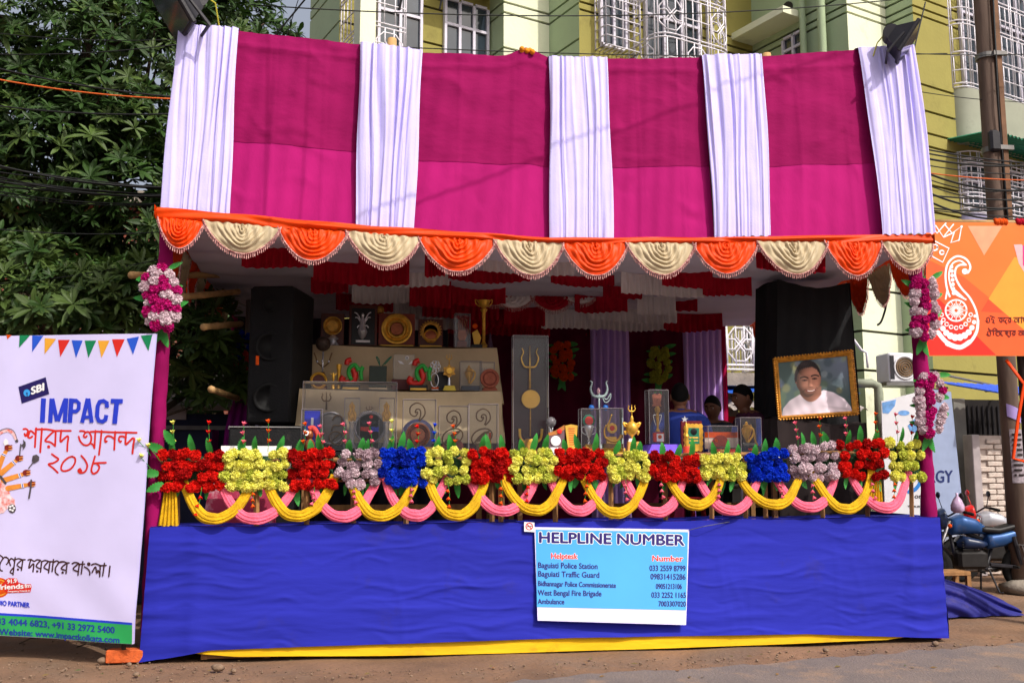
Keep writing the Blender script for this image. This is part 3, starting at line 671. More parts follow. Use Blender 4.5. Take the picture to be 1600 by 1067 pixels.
# skirts
def skirt_z(u): return interp([(0, .0), (.045, .05), (.075, .09), (.2, .105), (.5, .125), (.8, .10), (1, .015)], u)
rc_ = random.Random(77)
def creases(n, x0, x1, z0, z1, tilt, lo=.25, hi=1.1, am=.009, wmin=.016):
    return [(rc_.uniform(x0, x1), lerp(z0, z1, rc_.random() ** 1.3), rc_.gauss(0, tilt), rc_.uniform(lo, hi) / 2, rc_.uniform(wmin, wmin * 2.2), am * rc_.uniform(.3, 1) * rc_.choice((1, 1, -.7))) for _ in range(n)]
def ridges(x, z, L_):
    s_ = 0
    for cx, cz, a, hl, w_, am in L_:
        dx, dz = x - cx, z - cz
        if abs(dx) > hl * 2.2 + .1 or abs(dz) > hl * 1.6 + .15: continue
        t = (dx * math.cos(a) + dz * math.sin(a)) / hl; d = (-dx * math.sin(a) + dz * math.cos(a) + .03 * math.sin(3 * t + cx * 9)) / w_
        if abs(t) < 2.2 and abs(d) < 3: s_ += am * math.exp(-d * d) * math.exp(-t * t * 1.2)
    return s_
CRB = creases(190, -3.3, 3.8, .1, 1.05, .10, am=.0065, wmin=.013) + [(c[0], c[1], PI / 2 + c[2], c[3], c[4] * .8, c[5]) for c in creases(34, -3.3, 3.8, .3, 1.0, .08, .5, 1.2, .006, .012)]
def blue(u, v):
    x = lerp(-3.375, 3.885, u); b = skirt_z(u) ; z = lerp(1.10 + .035 * u + .006 * math.sin(u * 37), b, v)
    y = -.015 - (.10 * math.sin(PI * min(1, max(0, u))) ** .6 + .03) * v ** 1.2
    wr = .006 * math.sin(z * 17 + 2.2 * math.sin(x * 1.3)) * math.sin(x * 1.1 + z * 3) * v + .004 * math.sin(z * 43 + 4 * math.sin(x * .9 + 1)) * max(0, math.sin(x * 1.7 + 2 * z)) * v ** .5
    wr += .012 * math.exp(-((u - .055) / .012) ** 2) + .010 * math.exp(-((u - .955) / .01) ** 2)
    wr += ridges(x, z, CRB)
    if u < .02: x -= .03 * v
    return V(x, y - wr, z)
m_ = MB(); m_.grid(blue, 260, 110)
m_.grid(lambda u, v: V(3.885 + .012 * math.sin(v * 9 + u * 7), lerp(-.015 - .03 * v ** 1.2, 1.6, u), lerp(1.135, .015, v) + .02 * math.sin(u * 9) * v), 20, 20)
m_.grid(lambda u, v: V(-3.375 - .03 * v, lerp(1.2, -.015 - .03 * v ** 1.2, u), lerp(1.10, .0, v)), 16, 16)
m_.build('blue_skirt', M_blue, st, smooth=True)
m_ = MB(); m_.grid(lambda u, v: blue(u, 0) + V(0, .5 * v, .004 + .012 * math.sin(u * 60) * v * (1 - v)), 120, 4); m_.build('skirt_top_fold', M_blue, st, smooth=True)
def yel(u, v):
    x = lerp(-3.02, 3.72, u); b = interp([(0, .07), (.06, .03), (.3, .005), (.7, .01), (.93, .02), (1, .07)], u)
    ub = (x + 3.375) / 7.26; yb_ = -.015 - (.10 * math.sin(PI * ub) ** .6 + .03)
    return V(x, yb_ + .05 - .03 * v - .006 * math.sin(x * 5 + v * 3), lerp(.3, b, v))
m_ = MB(); m_.grid(yel, 140, 12); m_.build('yellow_skirt', M_yel, st, smooth=True)
# wrapped poles
def wrapped(p, q, r, name='wrapped_pole', m=None):
    def f(u, v):
        c = lerp(p, q, v); a = 2 * PI * u; rr = r * (1 + .035 * math.sin(3 * a + v * 26) + .04 * math.sin(a * 2 - v * 71) + .03 * math.sin(v * 130 + 2 * math.sin(a)) + .14 * math.sin(v * 9 + 2) ** 16)
        return c + V(math.cos(a) * rr, math.sin(a) * rr, 0)
    m_ = MB(); m_.grid(f, 20, 90, True); return m_.build(name, m or M_pole, st, smooth=True)
pA, pB = at(250, 600, .085), at(1440, 600, .085)
wrapped(V(pA.x, .085, 0), V(pA.x, .085, 3.86), .062); wrapped(V(pB.x, .085, 0), V(pB.x, .085, 3.86), .066)
wrapped(V(XL, DEP, 0), V(XL, DEP, 4.4), .05); wrapped(V(at(1124, 600, DEP).x, DEP + .1, 0), V(at(1124, 600, DEP).x, DEP + .1, 4.4), .05)
for x, z in ((-1.4, 5.65), (1.2, 5.6), (2.45, 5.75)):
    m_ = MB(); m_.bar(V(x, .32, 3.85), V(x, .32, z + .1), .045, 10); m_.build('bamboo_upright', M_bamboo, st, smooth=True)
# ---- fascia
TOP = [(285, 42), (372, 48), (565, 70), (660, 82), (790, 88), (822, 83), (858, 92), (945, 93), (1095, 90), (1185, 88), (1340, 78), (1420, 74)]
BOT = [(252, 328), (358, 336), (556, 352), (645, 360), (858, 371), (955, 371), (1115, 369), (1200, 366), (1373, 366), (1452, 364)]
def fas(px0t, px1t, px0b, px1b, u, v, dy=0):   # v 0 top .. 1 bottom; top leans back
    xt, xb = lerp(px0t, px1t, u), lerp(px0b, px1b, u)
    a = at(xt, interp(TOP, xt), .2); b = at(xb, interp(BOT, xb) + 5, .02); p = lerp(a, b, v); p.y += dy; return p
CRM = creases(70, -3.0, 3.4, 4.0, 5.8, 1.4, .2, .7, .010, .022) + creases(60, -3.0, 3.4, 4.7, 5.7, .25, .15, .5, .008, .02)
MAGS = [(370, 566, 356, 558), (656, 860, 643, 860), (943, 1098, 953, 1117), (1183, 1356, 1197, 1396)]
for k, (a, b, c, d) in enumerate(MAGS):
    ph = k * 2.1; split = (.60, .61, .61, .62)[k]
    def f(u, v, dy=0):
        p = fas(a, b, c, d, u, v); e = math.sin(PI * u) * math.sin(PI * v)
        p.y += dy - .03 * e + .010 * math.sin(u * 9 + ph + 2 * v) + .006 * math.sin(v * 31 + 2.5 * math.sin(u * 5 + ph)) * (1 - v) + .004 * math.sin(u * 43 + v * 6 + ph)
        p.y -= ridges(p.x, p.z, CRM) + .016 * math.exp(-((v - .075 - .01 * math.sin(u * 3 + ph)) / .012) ** 2) + .006 * math.exp(-((u - .31 - .01 * math.sin(v * 4)) / .010) ** 2) + .006 * math.exp(-((u - .72) / .009) ** 2)
        if k == 1: p.z += .055 * math.exp(-((u - .82) / .12) ** 2) * max(0, 1 - v * 5)
        return p
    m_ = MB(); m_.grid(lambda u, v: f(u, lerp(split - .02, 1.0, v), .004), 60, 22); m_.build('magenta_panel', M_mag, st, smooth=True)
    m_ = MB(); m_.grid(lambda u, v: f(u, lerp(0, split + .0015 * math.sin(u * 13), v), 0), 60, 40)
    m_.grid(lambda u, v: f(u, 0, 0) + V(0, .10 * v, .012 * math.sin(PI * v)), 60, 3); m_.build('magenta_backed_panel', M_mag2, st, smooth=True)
WHT = [(281, 374, 252, 360), (563, 660, 556, 646), (856, 947, 857, 957), (1094, 1187, 1113, 1201), (1337, 1424, 1371, 1453)]
for k, (a, b, c, d) in enumerate(WHT):
    ph = rnd.uniform(0, 6); nf = 6
    def f(u, v):
        p = fas(a, b, c, d, u, v); g_ = nf * (u + .045 * math.sin(2 * PI * (u * 2.3 + ph)) + .022 * math.sin(2 * PI * (u * 5.1 + 2 * ph))) + .3 * math.sin(v * 2.4 + ph + u * 4)
        k_ = math.floor(g_); am_ = .018 + .034 * abs(math.sin(k_ * 12.9 + ph * 5)); ed_ = min(1, u * 9, (1 - u) * 9) ** .5
        s_ = (.5 - .5 * math.cos(2 * PI * g_)) ** .75
        p.y += -.05 - ed_ * (am_ * s_ * (.55 + .45 * math.sin(PI * min(1, v * 1.5 + .12))) + .004 * math.sin(2 * PI * g_ * 2.3 + 5 * v)) - .035 * math.sin(PI * v) ** .7 - (.05 * v if k == 4 else 0)
        p.x += .010 * math.sin(v * 5 + u * 9 + ph) * math.sin(PI * v)
        if v > .985: p.z += .01 * math.sin(u * 40)
        return p
    m_ = MB(); m_.grid(f, 150, 30); m_.grid(lambda u, v: f(u, 0) + V(0, .16 * v, .02 * math.sin(PI * v) ** .5), 150, 3); m_.build('white_drape', M_white, st, smooth=True)
# bamboo beams behind the fascia and for the roof
for p, q, r in ((at(295, 84, .3), at(1412, 118, .3), .035), (at(262, 335, .12), at(1446, 372, .12), .04), (V(XL - .1, 4.5, 3.8), V(XR + .1, 4.5, 3.8), .04), (V(XL, -.0, 3.84), V(XL, 4.6, 3.72), .04), (V(XR, 0, 3.84), V(XR, 4.6, 3.72), .04)):
    m_ = MB(); m_.bar(p, q, r, 10); m_.build('bamboo_beam', M_bamboo, st, smooth=True)
for a, b in (((204, 430), (352, 430)), ((286, 464), (372, 456)), ((318, 511), (376, 506)), ((330, 608), (370, 622))):
    p, q = at(*a, .8), at(*b, 2.2) ; m_ = MB(); n = 9
    m_.tube([lerp(p, q, i / n) for i in range(n + 1)], [.032 + (.004 if i % 3 == 0 else 0) for i in range(n + 1)], 8); m_.build('bamboo_brace', M_bamboo, st, smooth=True)
# roof tarpaulin above the ceiling cloth
m_ = MB(); m_.grid(lambda u, v: V(lerp(XL, XR, u), lerp(.3, 4.7, v), lerp(5.45, 4.1, v) + .03 * math.sin(u * 12)), 20, 6); m_.build('roof_tarpaulin', mat('brown_tarpaulin', (70, 60, 58), rough=.8, var=.2), st, smooth=True)
def zc_(Y): return 3.74 - .03 * Y
m_ = MB(); m_.grid(lambda u, v: V(lerp(XL, XR, u), lerp(.03, DEP, v), zc_(lerp(.03, DEP, v)) + .02 - .03 * abs(math.sin(v * 9 * PI)) - .02 * math.sin(u * 17)), 60, 50); m_.build('ceiling_cloth', M_ceil, st, smooth=True)
# ---- orange band and swags
def bandpt(px, v):  # front top line
    y0 = interp([(247, 324), (565, 351), (660, 358), (860, 371), (1115, 371), (1250, 368), (1455, 366)], px); y1 = interp([(247, 343), (440, 357), (655, 372), (860, 381), (1115, 381), (1250, 378), (1455, 382)], px)
    return at(px, lerp(y0, y1, v), -.07)
def band(u, v):
    px = lerp(246, 1455, u); p = bandpt(px, v); p.y += -.012 * math.sin(v * 8 + 3 * math.sin(u * 21)) - .01 * math.sin(u * 60 + v * 4) - .03 * math.sin(PI * v); return p
m_ = MB(); m_.grid(band, 240, 8); m_.grid(lambda u, v: V(-3.455, lerp(1.4, -.075, u), lerp(3.90, 3.79, v)), 10, 2); m_.grid(lambda u, v: V(3.965, lerp(-.075, 1.2, u), lerp(3.90, 3.80, v)), 10, 2); m_.build('orange_band', M_or, st, smooth=True)
M_fr1 = mat('fringe_thread', (204, 158, 152), rough=.8, var=.3, scale=60, c2=(120, 44, 54))
def swag(L, Rr, drop, m, seed, parent=st, folds=7.5, y=-.09):
    """L, Rr: world ends of the top edge; concentric U folds"""
    L, Rr = Vector(L), Vector(Rr); ax = (Rr - L); wd = ax.length; ax.normalize(); n = V(ax.y, -ax.x, 0).normalized(); c = (L + Rr) / 2; r_ = random.Random(seed); ph = r_.uniform(0, 6)
    skew = r_.uniform(-.05, .05)
    jit = [r_.uniform(-.22, .22) for _ in range(14)]; amv = [r_.uniform(.45, 1.25) for _ in range(14)]
    def f(u, v):
        t = PI * u; rr = v; s_ = math.sin(t)
        cx = wd / 2 * (rr ** 1.35 * -math.cos(t)) * (1 - .10 * s_ * rr) + skew * drop * s_ * rr; z = -drop * (rr ** .8) * s_ ** 1.45
        g_ = rr ** .9 * folds + .28 * math.sin(t * 2 + ph) + .15 * math.sin(t * 5 + ph * 2); k_ = int(g_) % 14; fr_ = g_ - math.floor(g_)
        am = .030 * amv[k_] * (s_ ** .6) * (.3 + .7 * math.sin(PI * min(rr, 1) ** .8) ** .6) * (1 - .75 * max(0, rr - .72) / .28)
        d = am * math.sin(PI * min(1, max(0, fr_))) ** .8 + .055 * s_ * math.sin(PI * rr * .72)
        d += .010 * math.sin(-math.cos(t) * rr * 26 + ph) * (1 - s_) ** .7 + .004 * math.sin(t * 9 + rr * 13 + ph)
        return c + ax * cx + V(0, 0, z) + n * d
    m_ = MB(); m_.grid(f, 56, 64); o = m_.build('swag', m, parent, smooth=True)
    fr = MB(); nt_ = int(wd * 74)
    for i in range(nt_):
        u = (i + .5) / nt_; p = f(u, 1.0) + n * .008; l = .042 * r_.uniform(.85, 1.1); s_ = .0045
        q = p + V(r_.uniform(-.004, .004), 0, -l)
        fr.add([p + ax * s_, p - ax * s_ * .5 + n * s_, p - ax * s_ * .5 - n * s_, q + ax * s_ * 1.2, q - ax * s_ * .6 + n * s_, q - ax * s_ * .6 - n * s_], [(0, 1, 4, 3), (1, 2, 5, 4), (2, 0, 3, 5), (3, 4, 5)])
    fr.tube([f(i / 30, 1.0) + n * .01 for i in range(31)], .007, 6)
    fr.build('fringe', M_fr1, o); return o
SW = [(247, 322, 386, 'o'), (318, 440, 394, 'c'), (434, 545, 405, 'o'), (540, 658, 413, 'c'), (653, 776, 422, 'o'), (770, 880, 427, 'c'), (876, 981, 428, 'o'), (976, 1086, 427, 'c'), (1081, 1184, 425, 'o'), (1180, 1292, 426, 'c'), (1286, 1376, 428, 'o'), (1374, 1457, 420, 'c')]
for i, (x0, x1, yb, k) in enumerate(SW):
    a, b = bandpt(x0, .8), bandpt(x1, .95); a.y -= .005 + .012 * (i % 2); b.y -= .02 - .012 * (i % 2)
    drop = (a.z + b.z) / 2 - at((x0 + x1) / 2, yb + 4, -.1).z
    swag(a, b, drop, M_or if k == 'o' else M_cr, 50 + i)
# side valances (right side and left side of the roof)
for (x, y0, y1, sgn) in ((3.93, .25, 4.5, 1), (-3.42, .2, 4.3, -1)):
    n = 9
    for i in range(n):
        ya, yb_ = lerp(y0, y1, i / n), lerp(y0, y1, (i + 1.06) / n); z = zc_((ya + yb_) / 2) + .06
        a, b = V(x, ya, z), V(x, yb_, z)
        if sgn > 0: a, b = b, a
        swag(b, a, .40, M_or if (i + (sgn > 0)) % 2 else M_cr, 80 + i + (20 if sgn > 0 else 0), folds=5)
    m_ = MB(); m_.grid(lambda u, v: V(x + .01 * sgn, lerp(y0, y1 + .1, u), zc_(lerp(y0, y1, u)) + .16 - .12 * v + .008 * math.sin(u * 50)), 60, 3); m_.build('side_band', M_or, st, smooth=True)
# ---- ceiling ruffles
def ceilY(py, px):
    lo, hi = 0., 4.45
    for _ in range(30):
        mid = (lo + hi) / 2
        if at(px, py, mid).z < zc_(mid): lo = mid
        else: hi = mid
    return lo
RUF = [(378, 482, 380, 418, 'r'), (490, 640, 408, 444, 'r'), (548, 702, 424, 446, 'w'), (550, 655, 446, 474, 'w'), (664, 696, 392, 432, 'r'), (486, 545, 432, 458, 'r'), (525, 615, 458, 486, 'r'), (640, 705, 440, 480, 'r'), (600, 690, 472, 500, 'w'), (660, 780, 470, 498, 'r'),
       (700, 828, 416, 440, 'r'), (755, 898, 404, 428, 'w'), (898, 980, 462, 488, 'r'), (942, 1004, 446, 466, 'r'), (970, 1102, 428, 462, 'w'), (1034, 1114, 422, 449, 'r'), (1098, 1174, 428, 462, 'r'), (996, 1056, 462, 492, 'w'), (1028, 1090, 466, 486, 'r'), (918, 1058, 480, 503, 'w'),
       (1036, 1128, 486, 517, 'r'), (788, 852, 476, 508, 'r'), (846, 935, 482, 514, 'w'), (716, 792, 478, 512, 'r'), (640, 720, 486, 516, 'w'), (560, 648, 480, 520, 'r'), (835, 935, 508, 524, 'r'), (1180, 1290, 392, 424, 'r'), (560, 640, 398, 414, 'r'), (860, 960, 430, 446, 'r'), (700, 790, 446, 476, 'r'), (560, 620, 500, 520, 'w'), (930, 1040, 498, 516, 'w'), (700, 860, 498, 524, 'r')]
for i, (x0, x1, y0, y1, k) in enumerate(RUF):
    Y = ceilY(y0, (x0 + x1) / 2); a, b = at(x0, y0, Y), at(x1, y0, Y); h = a.z - at(x0, y1, Y).z; zt = zc_(Y) + .01; ph = rnd.uniform(0, 6); nf = max(5, int((b.x - a.x) / .075))
    def f(u, v):
        s_ = math.sin(2 * PI * u * nf + .8 * math.sin(u * 11 + ph)); return V(lerp(a.x, b.x, u), Y + (.022 * s_) * (.3 + v) + .12 * math.sin(PI * u), lerp(zt, zt - h * (1 + .06 * math.sin(u * 5 + ph)), v) + .012 * s_ * v)
    m_ = MB(); m_.grid(f, nf * 8, 5); m_.build('ceiling_ruffle', M_rruf if k == 'r' else M_wruf, st, smooth=True)
for i, (x0, x1, yb, k) in enumerate([(742, 800, 478, 'r'), (766, 836, 482, 'w'), (828, 898, 486, 'r'), (880, 930, 476, 'w')]):
    Y = 2.6; a, b = at(x0, 436, Y), at(x1, 436, Y); a.z = b.z = zc_(Y); swag(a, b, a.z - at(x0, yb, Y).z, M_rruf if k == 'r' else M_wruf, 130 + i, folds=4)
# ---- back curtains
def curtain(x0, x1, m, nf, amp, y=DEP, z1=3.62, z0=FLOOR, name='curtain', ph=0):
    m_ = MB(); m_.grid(lambda u, v: V(lerp(x0, x1, u), y - amp * abs(math.sin(PI * u * nf + .3 * math.sin(v * 4 + ph))) - .01 * math.sin(u * 31 + v * 5), lerp(z1, z0, v)), max(12, int(nf * 10)), 14); return m_.build(name, m, st, smooth=True)
bx = lambda px: at(px, 600, DEP).x
M_dkgrey = mat('dark_grey_curtain', (52, 48, 60), var=.2, **CL)
curtain(XL, bx(700), M_dkgrey, 14, .05, name='grey_curtain'); curtain(bx(700), bx(925), M_maroon, 5, .03, name='maroon_curtain'); curtain(bx(921), bx(982), M_lilac, 6, .07, y=DEP - .06, name='lilac_curtain')
curtain(bx(978), bx(1072), M_maroon, 3, .03, name='maroon_curtain'); curtain(bx(1066), bx(1127), M_lilac, 6, .07, y=DEP - .06, name='lilac_curtain')
curtain(bx(1126), bx(1133), mat('crimson_edge_cloth', (196, 24, 84), **CL), 1, .03, y=DEP - .08, name='crimson_edge')
m_ = MB(); m_.grid(lambda u, v: V(XL - .02 + .03 * math.sin(u * 9), lerp(3.1, 4.45, u), lerp(2.05, 1.1, v)), 14, 8); m_.build('purple_side_cloth', mat('dark_purple_cloth', (120, 20, 110), **CL), st, smooth=True)
# inner left pole with loose purple cloth
p = at(388, 560, 3.2); m_ = MB(); m_.bar(V(p.x, 3.2, FLOOR), V(p.x, 3.2, 3.7), .05, 10); m_.build('inner_upright', mat('pale_pole', (150, 140, 138), rough=.7), st, smooth=True)
q = at(372, 650, 3.1); m_ = MB(); m_.grid(lambda u, v: V(lerp(q.x - .16 * math.sin(PI * min(1, v * 1.2)) , p.x + .05, u), 3.1 - .05 * abs(math.sin(u * 9)), lerp(at(372, 600, 3.1).z, FLOOR, v)), 24, 10); m_.build('loose_purple_cloth', MATS['dark_purple_cloth'], st, smooth=True)
m_ = MB(); m_.box((p.x + .13, 3.18, 2.0), (.035, .035, 1.9)); m_.build('thin_white_post', mat('white_post', (190, 180, 210), rough=.6), st)
# ---- front railing: timber stakes, two rails, pale backing strips
m_ = MB(); ra, rb_ = at(250, 722, .06), at(1440, 706, .06); rc, rd = at(250, 752, .06), at(1440, 742, .06)
m_.tube([ra, rb_], .022, 8); m_.build('rail', M_wood, st); m_ = MB(); m_.tube([rc, rd], .018, 8); m_.build('rail', M_wood, st)
for px in (278, 402, 480, 553, 635, 769, 783, 868, 955, 1040, 1112, 1165, 1196, 1285, 1355, 1424):
    a, b = at(px, 842 - (px - 250) * .012, .04 + .03 * (px % 3)), at(px - 1, 712, .04 + .03 * (px % 3)); a.z = FLOOR
    m_ = MB(); m_.tube([a, b], .024, 4); m_.build('stake', M_wood, st)
a, b = at(345, 716, .13), at(455, 716, .13); m_ = MB(); m_.box(((a.x + b.x) / 2, .135, a.z - .03), (b.x - a.x, .02, .28)); m_.build('foam_board', M_paper, st)
a, b = at(480, 790, .9), at(1380, 780, .9); m_ = MB(); m_.box(((a.x + b.x) / 2, 1.0, a.z - .02), (b.x - a.x, .06, .05)); m_.build('cross_batten', M_wood, st)
# ================================================================== FLOWERS, LEAVES, SCARVES
def flower_mesh(seed, r=.05):
    q_ = random.Random(seed); m_ = MB()
    for n, rad, up, tw in ((11, 1.0, .05, 0), (10, .95, .30, .35), (9, .80, .52, .1), (7, .60, .70, .5), (5, .36, .84, .2)):
        for k in range(n):
            a = 2 * PI * k / n + tw + q_.uniform(-.15, .15); R_ = r * rad * q_.uniform(.9, 1.1); h = r * up * q_.uniform(.85, 1.1); wd = 2 * PI / n * 1.45
            def P(rr, aa, hh): return V(math.cos(aa) * rr, -hh, math.sin(aa) * rr)
            cu = q_.uniform(.08, .2) * r * q_.choice((-1, 1))
            vs = [P(R_ * .12, a, h * .55), P(R_ * .62, a - wd * .46, h * .9), P(R_ * .98, a - wd * .36, h + cu), P(R_ * .90, a - wd * .12, h - cu), P(R_ * 1.04, a + wd * .06, h + cu), P(R_ * .9, a + wd * .2, h - cu), P(R_ * .98, a + wd * .36, h + cu), P(R_ * .62, a + wd * .46, h * .9)]
            m_.add(vs, [(0, 1, 2, 3), (0, 3, 4, 5), (0, 5, 6, 7)])
    m_.lathe([(r * .75, -r * .1), (r * .7, r * .2), (r * .45, r * .5), (.001, r * .7)], n=8, axis='Y')
    return m_.mesh('flower', False)
FM = {}
def fmesh(m, r=.05):
    key = (m.name, r)
    if key not in FM:
        FM[key] = [flower_mesh(i * 7 + 3, r) for i in range(4)]
        for me in FM[key]: me.materials.append(m)
    return FM[key]
def leaf_mesh(L=.16, wd=.035, ser=9):
    m_ = MB(); vs = []
    for i in range(ser * 2 + 1):
        t = i / (ser * 2); wv = wd * (math.sin(PI * (.06 + .94 * t) ** .8) ** .7 if t < 1 else 0) * (1 if i % 2 else .72)
        y = -.03 * math.sin(t * PI * .6); vs += [V(-wv, y - .25 * wv, L * t), V(0, y, L * t), V(wv, y - .25 * wv, L * t)]
    n = ser * 2
    m_.add(vs, [f for i in range(n) for f in ((i * 3, i * 3 + 1, i * 3 + 4, i * 3 + 3), (i * 3 + 1, i * 3 + 2, i * 3 + 5, i * 3 + 4))])
    me = m_.mesh('fern_leaf', True); me.materials.append(M_fern); return me
LEAF = [leaf_mesh(.17, .034), leaf_mesh(.15, .042, 7), leaf_mesh(.2, .04, 11)]
def put(name, me, parent, p, rot=(0, 0, 0), s=1):
    o = bpy.data.objects.new(name, me); col.objects.link(o); o.parent = parent; o.location = Vector(p) - wloc(parent); o.rotation_euler = rot; o.scale = (s, s, s); return o
def sprig(parent, p, L, m, n=3, hang=False, lean=0.0):
    """thin wire stem with small cone blossoms"""
    s_ = -1 if hang else 1; q = p + V(lean * L, -.03, s_ * L); st_ = MB(); st_.tube([p, lerp(p, q, .5) + V(.008, -.01, 0), q], .0025, 4); so_ = st_.build('sprig', M_fern, parent)
    for k in range(n):
        c = lerp(p, q, (k + 1) / n); bl = MB(); ax = V(rnd.uniform(-.5, .5), -.4, s_).normalized(); u = ax.orthogonal().normalized(); w_ = ax.cross(u); r_ = .024
        vs = [c - ax * .012]
        for j in range(10):
            t = 2 * PI * j / 10; rr = r_ * (1 if j % 2 else .72); vs.append(c + ax * (.028 if j % 2 else .02) + (u * math.cos(t) + w_ * math.sin(t)) * rr)
        vs.append(c + ax * .008)
        bl.add(vs, [(0, j + 1, (j + 1) % 10 + 1) for j in range(10)] + [(11, (j + 1) % 10 + 1, j + 1) for j in range(10)]); bl.build('blossom', m, so_)
def fy0(x): return interp([(250, 706), (450, 706), (720, 703), (900, 703), (1000, 708), (1100, 714), (1180, 712), (1240, 698), (1340, 690), (1440, 690)], x)
def fy1(x): return interp([(250, 764), (450, 762), (720, 754), (900, 748), (1000, 747), (1100, 748), (1240, 750), (1340, 745), (1440, 748)], x)
BUN = [(252, 347, 'red', 'red artificial carnation bunch beside the left magenta pole'), (349, 450, 'yellow', 'leftmost yellow artificial carnation bunch on the stall railing'), (452, 523, 'red', 'red carnation bunch between the leftmost yellow and the mauve one'),
       (525, 592, 'mauve', 'pale mauve carnation bunch left of a blue one near the clear trophy cases'), (595, 662, 'blue', 'left blue carnation bunch in front of the lower trophy shelf'), (664, 733, 'yellow', 'yellow carnation bunch just right of the left blue one'),
       (735, 798, 'red', 'red carnation bunch left of the tall trident panel'), (800, 868, 'yellow', 'yellow carnation bunch below the tall clear trident panel'), (870, 947, 'red', 'red carnation bunch below the silver cup trophy, above the banner corner'),
       (949, 1014, 'yellow', 'yellow carnation bunch below the golden trident trophy'), (1016, 1092, 'red', 'red carnation bunch in front of the purple pedestal'), (1094, 1162, 'yellow', 'yellow carnation bunch left of the right blue one'),
       (1164, 1232, 'blue', 'right blue carnation bunch below the conch trophy case'), (1234, 1307, 'mauve', 'pale mauve carnation bunch below the framed portrait'), (1309, 1385, 'red', 'rightmost red carnation bunch below the portrait corner'), (1387, 1440, 'yellow', 'rightmost yellow carnation bunch beside the right magenta pole')]
FC = dict(red=M_fred, yellow=M_fyel, mauve=M_fmauve, blue=M_fblue)
FC2 = dict(red=M_fred2, yellow=M_fyel2, mauve=M_fmauve2, blue=M_fblue2)
SPC = [M_fred, M_fyel, M_fpink, M_for, M_fpink, M_fred]
for bi, (x0, x1, c, lb) in enumerate(BUN):
    xm = (x0 + x1) / 2; root = thing('carnation_bunch', lb, 'flowers', at(xm, fy1(xm), 0), 'carnation bunches along the railing')
    nx = max(4, round((x1 - x0) / 12.6)); r0 = .047
    bk = MB(); a, b = at(x0 + 3, fy0(x0) + 6, .045), at(x1 - 3, fy1(x1) - 8, .045)
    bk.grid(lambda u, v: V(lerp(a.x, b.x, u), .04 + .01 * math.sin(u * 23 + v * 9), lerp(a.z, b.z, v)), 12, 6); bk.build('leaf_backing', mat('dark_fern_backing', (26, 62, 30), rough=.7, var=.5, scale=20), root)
    for j in range(4):
        for i in range(nx):
            if rnd.random() < .04: continue
            px = lerp(x0 + 7, x1 - 7, i / (nx - 1)) + rnd.uniform(-3.2, 3.2) + (3 if j % 2 else -2); py = lerp(fy0(px) + 4, fy1(px) - 4, j / 3) + rnd.uniform(-3, 3)
            m = FC[c] if rnd.random() < .72 else FC2[c]
            p = at(px, py, -.02 + rnd.uniform(-.025, .03))
            put('flower', rnd.choice(fmesh(m)), root, p, (rnd.uniform(-.1, .75), rnd.uniform(0, 6.28) * 0 + rnd.uniform(-.5, .5), rnd.uniform(-.6, .6)), rnd.uniform(.9, 1.2))
    nl = 3 if x1 - x0 > 60 else 2
    for k in range(nl):
        px = lerp(x0 + 8, x1 - 8, (k + .5) / nl) + rnd.uniform(-6, 6); p = at(px, fy0(px) + 3, .03)
        put('fern_leaf', rnd.choice(LEAF), root, p, (rnd.uniform(-.15, .3), rnd.uniform(-.3, .3), rnd.uniform(-.4, .4)), rnd.uniform(.8, 1.05))
    for k in range(nl):
        px = lerp(x0 + 8, x1 - 8, (k + .5) / nl) + rnd.uniform(-8, 8); p = at(px, fy1(px) - 3, -.0)
        put('fern_leaf', rnd.choice(LEAF), root, p, (PI + rnd.uniform(-.3, .2), rnd.uniform(-.5, .5), rnd.uniform(-.4, .4)), rnd.uniform(.6, .9))
    if bi < 4 or bi in (5, 13, 14, 15, 4):
        for k in range(2): px = lerp(x0, x1, .25 + .5 * k) + rnd.uniform(-8, 8); sprig(root, at(px, fy0(px), .0), rnd.uniform(.2, .26), FC['blue'] if bi == 5 and k == 0 else rnd.choice(SPC), 3, lean=rnd.uniform(-.15, .1))
    px = lerp(x0, x1, rnd.uniform(.2, .8)); sprig(root, at(px, fy1(px) - 2, -.04), rnd.uniform(.14, .22), rnd.choice([M_fpink, M_fred, M_fpink, M_for]), 3, True, rnd.uniform(-.2, .2))
    if bi == 0:
        for (px, py, rz) in ((246, 705, 1.1), (238, 740, 1.5), (246, 756, 2.0), (262, 694, .6)): put('fern_leaf', LEAF[1], root, at(px + 10, py, -.03), (0, -rz, 0), 1)
        for (px, py) in ((222, 708), (236, 716), (224, 732)): sprig(root, at(px + 14, py + 4, -.1), .12, M_fyel, 1, lean=-.8)
